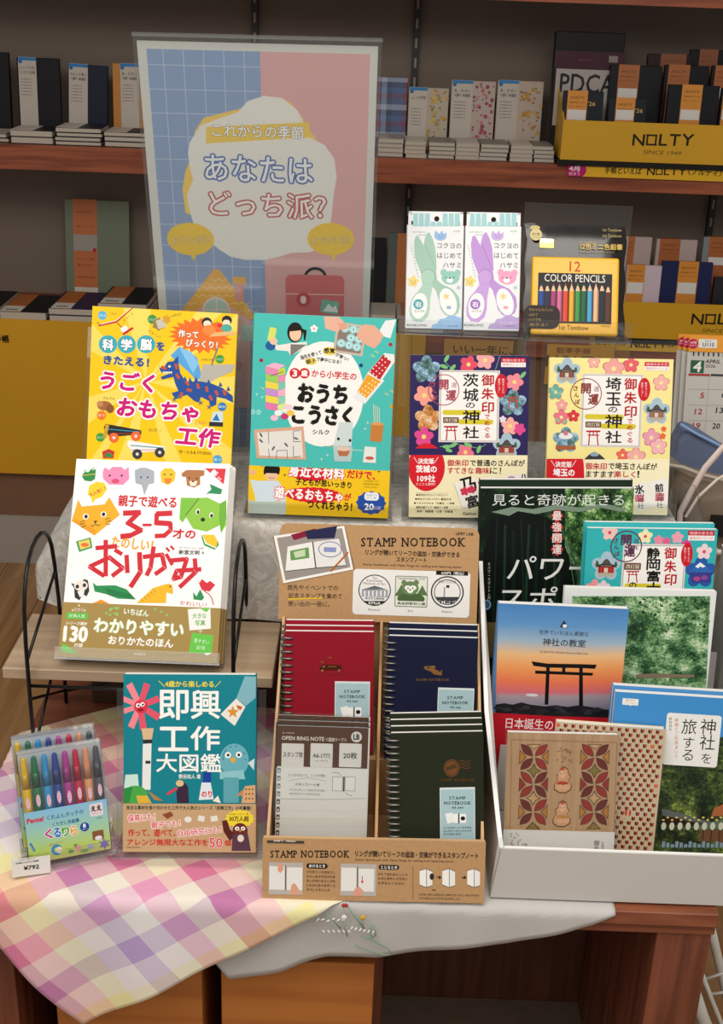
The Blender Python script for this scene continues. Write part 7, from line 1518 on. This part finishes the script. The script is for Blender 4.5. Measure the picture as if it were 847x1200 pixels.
# planner box with large lettering
it = standing('planner_box', 'tall black and maroon planner box with white lettered front in the upper yellow box', None, 650.5, 732.5, 38, 3.42, ZU + .02, .03, '#0e0b0e', cat='package')
p = Pr(it, (630, 20, 3.9), off=.0006, clip=False); p.R(78, 158, 395, 242, '#3c0f26'); p.R(325, 178, 366, 208, '#8a7c78'); p.R(75, 242, 388, 500, '#a8a09c'); p.T('PDCA', 226, 305, 248, 86, '#1a1718', bold=.02); p.T('NOLTY', 215, 196, 60, 10, '#7a4058'); p.build('front_print')
def in_box(label, x0, x1, yt, Y, z, col, f0, f1, side=None, lab=True, k26=None, ob=OB, top=None):
    it = standing('planner', label, 'planners in the yellow counter boxes', x0, x1, yt, Y, z, .018, col)
    w, h = it.w / 2, it.h; xa, xb = -w + 2 * w * f0, -w + 2 * w * f1
    MB().box(xa, xb, -.0008, .0188, 0, h + .0008).build('paper_band', plain(ob, .5), it.root)
    p = Pr(it, (0, 0, 1), off=.0014, clip=False); cx = (xa + xb) / 2; bw = xb - xa
    def tx(t, x, z_, tw, th, c): co, fs = glyphs(t); mn, mx = co.min(0), co.max(0); q = (co - (mn + mx) / 2) / (mx - mn) * np.array([tw, th]); p.raw([(x + a_, z_ + c_) for a_, c_ in q], fs, c)
    tx('NOLTY', cx, h - .016, bw * .7, .006, '#6a4a1c'); tx('手帳の使いやすさ', cx, h - .028, bw * .8, .004, '#6a4a1c'); tx('ウィークリー', cx, h - .038, bw * .8, .005, '#6a4a1c')
    if lab:
        r0, r1 = (129, 141) if (z > 1 and Y < 3.35) else (104, 117) if z > 1 else (332, 345) if Y < 3.38 else (303, 312)
        za, zb_ = aty((x0 + x1) / 2, r1, Y)[2] - z - .001, aty((x0 + x1) / 2, r0, Y)[2] - z - .001
        p.raw([(xa + .002, za), (xb - .002, za), (xb - .002, zb_), (xa + .002, zb_)], [(0, 1, 2, 3)], '#d8d4d0')
    if k26: tx("'26", xb + .011, h - .030 if h > .1 else h - .02, .019, .010, '#e0b870')
    p.build('band_lettering'); return it
zi = ZU + .019
in_box('black planner far back in the upper yellow box, centre', 758, 808, 64, 3.47, zi, '#2a1c1a', .3, .9, lab=False, ob='#8a4a20')
in_box('black planner with an orange band, highest at the right of the upper box', 808, 862, 59, 3.47, zi, '#141316', .2, .6, lab=False, ob='#8a4a20')
in_box('black planner in the middle row of the upper box, before the lettered package', 714, 775, 77, 3.40, zi, '#15151a', .16, .56, ob='#a8602a')
in_box('black planner in the middle row of the upper box, centre', 778, 830, 77, 3.40, zi, '#15151a', .08, .56, ob='#a8602a')
in_box('black planner in the middle row of the upper box, right end', 833, 880, 78, 3.40, zi, '#15151a', .08, .56, ob='#a8602a')
in_box('small black planner with gold numerals at the left of the upper box', 659, 706, 107, 3.32, zi, '#1a1f28', .10, .60, k26=True, top=.35)
in_box('small black planner with gold numerals, second in the front row of the upper box', 712, 757, 115, 3.32, zi, '#1a1f28', .18, .68, k26=True, top=.35)
in_box('tall black planner in the front row of the upper box, right of centre', 782, 842, 100, 3.32, zi, '#14151b', .26, .66, top=.42)
in_box('black planner at the right end of the front row of the upper box', 844, 880, 104, 3.32, zi, '#14151b', .05, .5, top=.42)
zi = ZL + .019
FLW = '#b8a4a0'
a_ = in_box('floral planner in the back row of the lower box, left', 731, 763, 278, 3.42, zi, FLW, .12, .36, lab=False, ob='#b06428')
for itf, sd in ((a_, 4),):
    pass
in_box('floral planner in the back row of the lower box, centre', 768, 816, 281, 3.42, zi, FLW, .08, .58, lab=False, ob='#a85c26')
in_box('pale grey planner with an orange band at the right of the lower box', 823, 880, 279, 3.42, zi, '#7c8488', .12, .6, ob='#a85c26')
in_box('pale floral planner with an orange band, front row of the lower box', 733, 774, 311, 3.33, zi, '#cbb8c4', .02, .52, top=.5)
in_box('glossy navy planner with an orange band, front row of the lower box', 774, 834, 307, 3.33, zi, '#1c2450', .33, .72, top=.5)
in_box('dark planner at the right end of the lower box front row', 835, 880, 325, 3.33, zi, '#26262c', .5, .9, top=.5)

# lower shelf, left
def g(p, it):
    w, h = it.w / 2, it.h; xa, xb = -w + 2 * w * .13, -w + 2 * w * .50; cx = (xa + xb) / 2; bw = xb - xa
    p.raw([(xa, h * .50), (xb, h * .50), (xb, h * .66), (xa, h * .66)], [(0, 1, 2, 3)], '#9a948c'); p.raw([(xa, 0), (xb, 0), (xb, h * .14), (xa, h * .14)], [(0, 1, 2, 3)], '#c8c0b6'); p.raw([(cx - bw * .25, h * .03), (cx + bw * .25, h * .03), (cx + bw * .25, h * .09), (cx - bw * .25, h * .09)], [(0, 1, 2, 3)], '#3a3430')
    p.raw([(xb - .008 + .006 * math.cos(k), h * .51 + .006 * math.sin(k)) for k in [2 * math.pi * i / 14 for i in range(14)]], [tuple(range(14))], '#b01c44')
    for i, (t, f) in enumerate((('NOLTY', .88), ('A5 ノート', .74), ('ウィークリー手帳', .42), ('使いやすい', .36), ('2026年4月', .24))): co, fs = glyphs(t); mn, mx = co.min(0), co.max(0); q = (co - (mn + mx) / 2) / (mx - mn) * np.array([bw * .7, .006]); p.raw([(cx + a, h * f + c_) for a, c_ in q], fs, '#5a2c10')
standing('planner', 'sage green planner with an orange band, upright on the lower shelf', None, 73, 149, 236, 3.53, ZL, .016, '#66705a', ('#b4622a', .13, .50), g, lean=8)
def lie(label, x0, x1, th, n, col, f0, f1):
    lying('planner', 'flat planners on the lower shelf', label, x0, x1, 3.294, .20, ZL, th, col, band=(f0, f1, ('#b06428', '#d8d2c8'), False), edge='#a09688', jit=.002)
lie(['black flat planner with an orange band at the left of the lower shelf'], 0, 54, [.022], 1, ['#17151a'], .0, .45)
lie(['black flat planner cut by the left edge of the frame, lower shelf'], -60, -2, [.030], 1, ['#17151a'], .1, .5)
lie(pl('navy flat planner with an orange band before the green one', 2), 57, 112, [.017, .018], 2, ['#181c3c', '#1b2048'], .05, .48)
lie(pl('dark navy flat planner beside the poster on the lower shelf', 3), 115, 172, [.018, .018, .018], 3, ['#16181f', '#1a1c2c'], .05, .50)
# lower shelf, between poster and scissors
standing('planner', 'black planner between the poster and the scissors package', None, 434, 452, 279, 3.50, ZL, .014, '#17151a')
standing('planner', 'grey green planner with an orange band left of the scissors package', None, 454, 486, 274, 3.50, ZL, .014, '#4a5450', ('#b0642a', .34, .8))
lying('planner', 'pale booklets behind the scissors', pl('white booklet lying beside the poster on the lower shelf', 4), 434, 464, 3.315, .14, ZL, [.011, .011, .011, .011], ['#a8a096', '#b8b0a4'])
lying('planner', 'pale booklets behind the scissors', pl('white booklet lying left of the scissors package', 4), 466, 520, 3.315, .14, ZL, [.011, .011, .011, .011], ['#7c746c', '#a89e92'], band=(.1, .6, '#b0642a', False))

# ------------------------------------------------------------------ right side: calendars and cloth bags
def calendar(label, dx, dy, first):
    A_, B_ = aty(797, 560, 1.95 + dy), aty(803, 411, 2.02 + dy)
    it = Item('calendar', [A_[0] + .13 + dx, 1.95 + dy, A_[2] - .03, 0, D(16), 0, .26, (B_[2] - A_[2] + .03) / math.cos(D(16))], label, 'calendar', 'desk calendars'); w, h = .13, it.h
    MB().box(-w, w, 0, .003, 0, h).build('calendar_leaf', plain('#c8c4bc', .6), it.root); MB().box(-w + .001, w - .001, -.0016, -.0002, h, h + .026).build('header_strip', plain('#ea9a1c', .45), it.root)
    s = MB()
    for k in range(30): s.tube([(-w + .010 + k * .0083, -.0012, h - .006), (-w + .010 + k * .0083, -.0024, h - .003), (-w + .010 + k * .0083, .001, h + .001)], .0011, 5)
    s.build('ring_binding', plain('#3a3632', .5), it.root)
    return it
c0 = calendar('ring-bound April calendar with an orange header, front one of three', 0, 0, True)
p = Pr(c0, (700, 370, 4.442), off=.0004, clip=False)
p.R(484, 232, 554, 298, '#2a6040'); p.T('4', 520, 265, 40, 52, '#f0eee8', bold=.04, slant=.1); p.T('APRIL', 602, 238, 78, 18, '#222', bold=.02, slant=.15); p.T('2026', 588, 262, 50, 15, '#222', slant=.15)
p.R(474, 302, 585, 314, '#b02828'); p.R(590, 304, 660, 316, '#2a2a2a')
for x, y, t, c in ((545, 415, '5', '#b03030'), (526, 498, '12', '#b03030'), (515, 572, '19', '#b03030'), (656, 412, '6', '#333'), (636, 492, '13', '#333'), (618, 574, '20', '#333')): p.T(t, x, y, 20 if len(t) < 2 else 38, 28, c, bold=.03, slant=.1)
for y in (312, 382, 465, 545): p.L([(470, y), (900, y + 4)], 1.5, '#9a948c')
p.L([(582, 312), (560, 600)], 1.5, '#9a948c'); p.build('leaf_print')
w, h = .13, c0.h; q = Pr(c0, (700, 370, 4.442), off=.0022, clip=False); q.E(498, 146, 26, 26, '#c01c4c'); q.T('4月', 498, 140, 32, 12, '#f4dce4', bold=.04); q.T('始まり', 498, 154, 36, 8, '#f4dce4'); q.R(526, 122, 622, 168, '#e8e6e2', r=6); q.T('U115', 577, 151, 60, 18, '#2a2a2a', bold=.04); q.T('2026', 574, 132, 34, 7, '#444'); q.build('header_print')
for k, nm in ((1, 'middle one of three'), (2, 'rear one of three')):
    dup(c0.root, c0.shifted(-.006 * k, .012 * k, .0015 * k), 'ring-bound calendar showing its left edge and orange header, ' + nm, 'desk calendars', ('leaf_print',))
# side table that carries calendars and bags
sd = empty('side_table', (0.95, 1.95, 0), 'grey brown side table with bags and calendars at the right', 'table')
MB().box(-.52, .6, -.30, .75, .70, .72).build('table_top', mat('side_table_top', '#8a7868', .6), sd)
for x in (-.50, .57):
    for y in (-.28, .72): MB().box(x - .02, x + .02, y - .02, y + .02, 0, .6995).build('leg', mat('side_table_leg', '#5a4c40', .6), sd)
rb = empty('storage_box', (0.62, 1.94, .7205), 'plain grey box under the calendars on the side table', 'box'); MB().box(-.16, .22, 0, .12, 0, aty(797, 560, 1.95)[2] - .0315 - .7205).build('box_body', mat('side_table_leg', '#5a4c40', .6), rb)
def cloth_bag(label, pts, Y, th, col, name='cloth_bag', bul=.02):
    P3 = [aty(x, y, Y) for x, y in pts]; cx = sum(q[0] for q in P3) / len(P3); cz = sum(q[2] for q in P3) / len(P3)
    t = empty(name, (cx, Y, min(q[2] for q in P3)), label, 'bag'); z0 = t.location.z; s = MB(); n = len(P3); rings = []
    for k, (sc_, yy) in enumerate(((.9, .0), (.985, .35), (1, .55), (.98, .8), (.9, 1))): rings.append([((q[0] - cx) * sc_, (yy - .5) * th, (cz - z0) + (q[2] - cz) * (sc_ if q[2] < cz else (sc_ + 1) / 2)) for q in P3])
    v = [x for r in rings for x in r]; f = []
    for k in range(4):
        for i in range(n): j = (i + 1) % n; f.append((k * n + i, k * n + j, (k + 1) * n + j, (k + 1) * n + i))
    f.append(tuple(range(n))[::-1]); f.append(tuple(4 * n + i for i in range(n))); s.add(v, f)
    o = s.build('bag_body', mat(name + col[1:], col, .9, bump=.4, bscale=500), t, False); b_ = o.modifiers.new('round', 'BEVEL'); b_.width = .006; b_.segments = 3; b_.limit_method = 'ANGLE'; b_.angle_limit = .5
    return t, z0
bag, z0 = cloth_bag('slate blue cloth bag standing behind the beige tote', [(762, 640), (774, 560), (788, 512), (798, 495), (812, 500), (847, 522), (905, 548), (905, 680)], 1.86, .05, '#6a7694')
MBt = MB(); MBt.tube([tuple(aty(x, y, 1.83) - np.array(bag.location)) for x, y in ((797, 497), (815, 508), (835, 518), (870, 536))], .0025, 6); MBt.build('bag_hem', plain('#8fb0e0', .8), bag, True)
bag, z0 = cloth_bag('beige tote bag with a pale pink handle at the right edge', [(768, 700), (775, 600), (782, 535), (800, 548), (840, 560), (905, 570), (905, 740)], 1.76, .06, '#8a7a68')
def strap(par, pts, Y, wd, M, name='handle'):
    Q = [aty(x, y, Y) - np.array(par.location) for x, y in pts]; s = MB(); v = []; f = []
    for i, q in enumerate(Q):
        a = Q[max(0, i - 1)]; b_ = Q[min(len(Q) - 1, i + 1)]; t = b_ - a; t = t / np.linalg.norm(t); nn = np.array([-t[2], 0, t[0]]); nn /= np.linalg.norm(nn)
        for e, yy in ((-1, -.001), (1, -.001), (1, .001), (-1, .001)): v.append(q + nn * wd / 2 * e + np.array([0, yy, 0]))
    for i in range(len(Q) - 1):
        for k in range(4): f.append((i * 4 + k, i * 4 + (k + 1) % 4, i * 4 + 4 + (k + 1) % 4, i * 4 + 4 + k))
    return s.add(v, f).build(name, M, par, True)
PK = mat('pale_pink_webbing', '#e4d0c8', .85, bump=.3, bscale=700)
strap(bag, [(783, 545), (800, 548), (820, 556), (860, 566)], 1.722, .006, plain('#cfc4b4', .8), 'bag_hem')
tote, z0 = cloth_bag('grey brown tote bag lower right, with a dark label and pink strap', [(786, 720), (790, 640), (796, 590), (815, 575), (850, 568), (905, 565), (905, 760)], 1.64, .05, '#80705f')
strap(tote, [(905, 470), (880, 500), (847, 524), (826, 548), (810, 575), (797, 600), (795, 620), (806, 634), (830, 645), (870, 652)], 1.60, .0085, PK); strap(tote, [(905, 520), (870, 545), (840, 562), (818, 582), (803, 606)], 1.598, .004, PK)
a, b_ = aty(832, 602, 1.605), aty(862, 628, 1.605); MB().box(a[0] - tote.location.x, b_[0] - tote.location.x, -.041, -.038, b_[2] - tote.location.z, a[2] - tote.location.z).build('woven_label', plain('#1c1816', .7), tote)
cv, _ = cloth_bag('clear vinyl pouch with a pink strap beside the pale yellow guide', [(779, 700), (781, 620), (786, 575), (800, 562), (816, 570), (830, 620), (840, 700)], 1.56, .02, '#b8aca4', 'vinyl_pouch')
for c in kids(cv): c.data.materials.clear(); c.data.materials.append(M_ACRYL)

# white tube rack at lower right
rk2 = empty('tube_rack', (0.47, 1.25, 0), 'white tubular wire rack standing on the floor right of the table', 'rack')
WT = mat('white_enamel', '#d6d4cc', .35)
def tb2(pts, Y, r, nm='tube'):
    Q = [tuple(aty(x, y, Y) - np.array([.47, 1.25, 0])) for x, y in pts]
    if Q[-1][2] > .02 and nm == 'tube':
        a, b_ = np.array(Q[-2]), np.array(Q[-1]); d = b_ - a; k = (Q[-1][2] - .0) / max(1e-3, -d[2]); Q.append(tuple(b_ + d * k))
    MB().tube(Q, r, 10).build(nm, WT, rk2, True)
tb2([(830, 1076), (838, 1110), (847, 1148)], 1.34, .0065); tb2([(819, 1133), (833, 1170), (845, 1200)], 1.30, .0035); tb2([(812, 1160), (822, 1190), (828, 1205)], 1.26, .009); tb2([(795, 1190), (800, 1200)], 1.24, .005)
s = MB(); s.tube([tuple(aty(824, 1148, 1.30) - np.array([.47, 1.25, 0])), tuple(aty(860, 1136, 1.30) - np.array([.47, 1.25, 0]))], .0022, 6); s.tube([tuple(aty(832, 1165, 1.30) - np.array([.47, 1.25, 0])), tuple(aty(870, 1160, 1.30) - np.array([.47, 1.25, 0]))], .0022, 6); s.build('crossbar', WT, rk2, True)
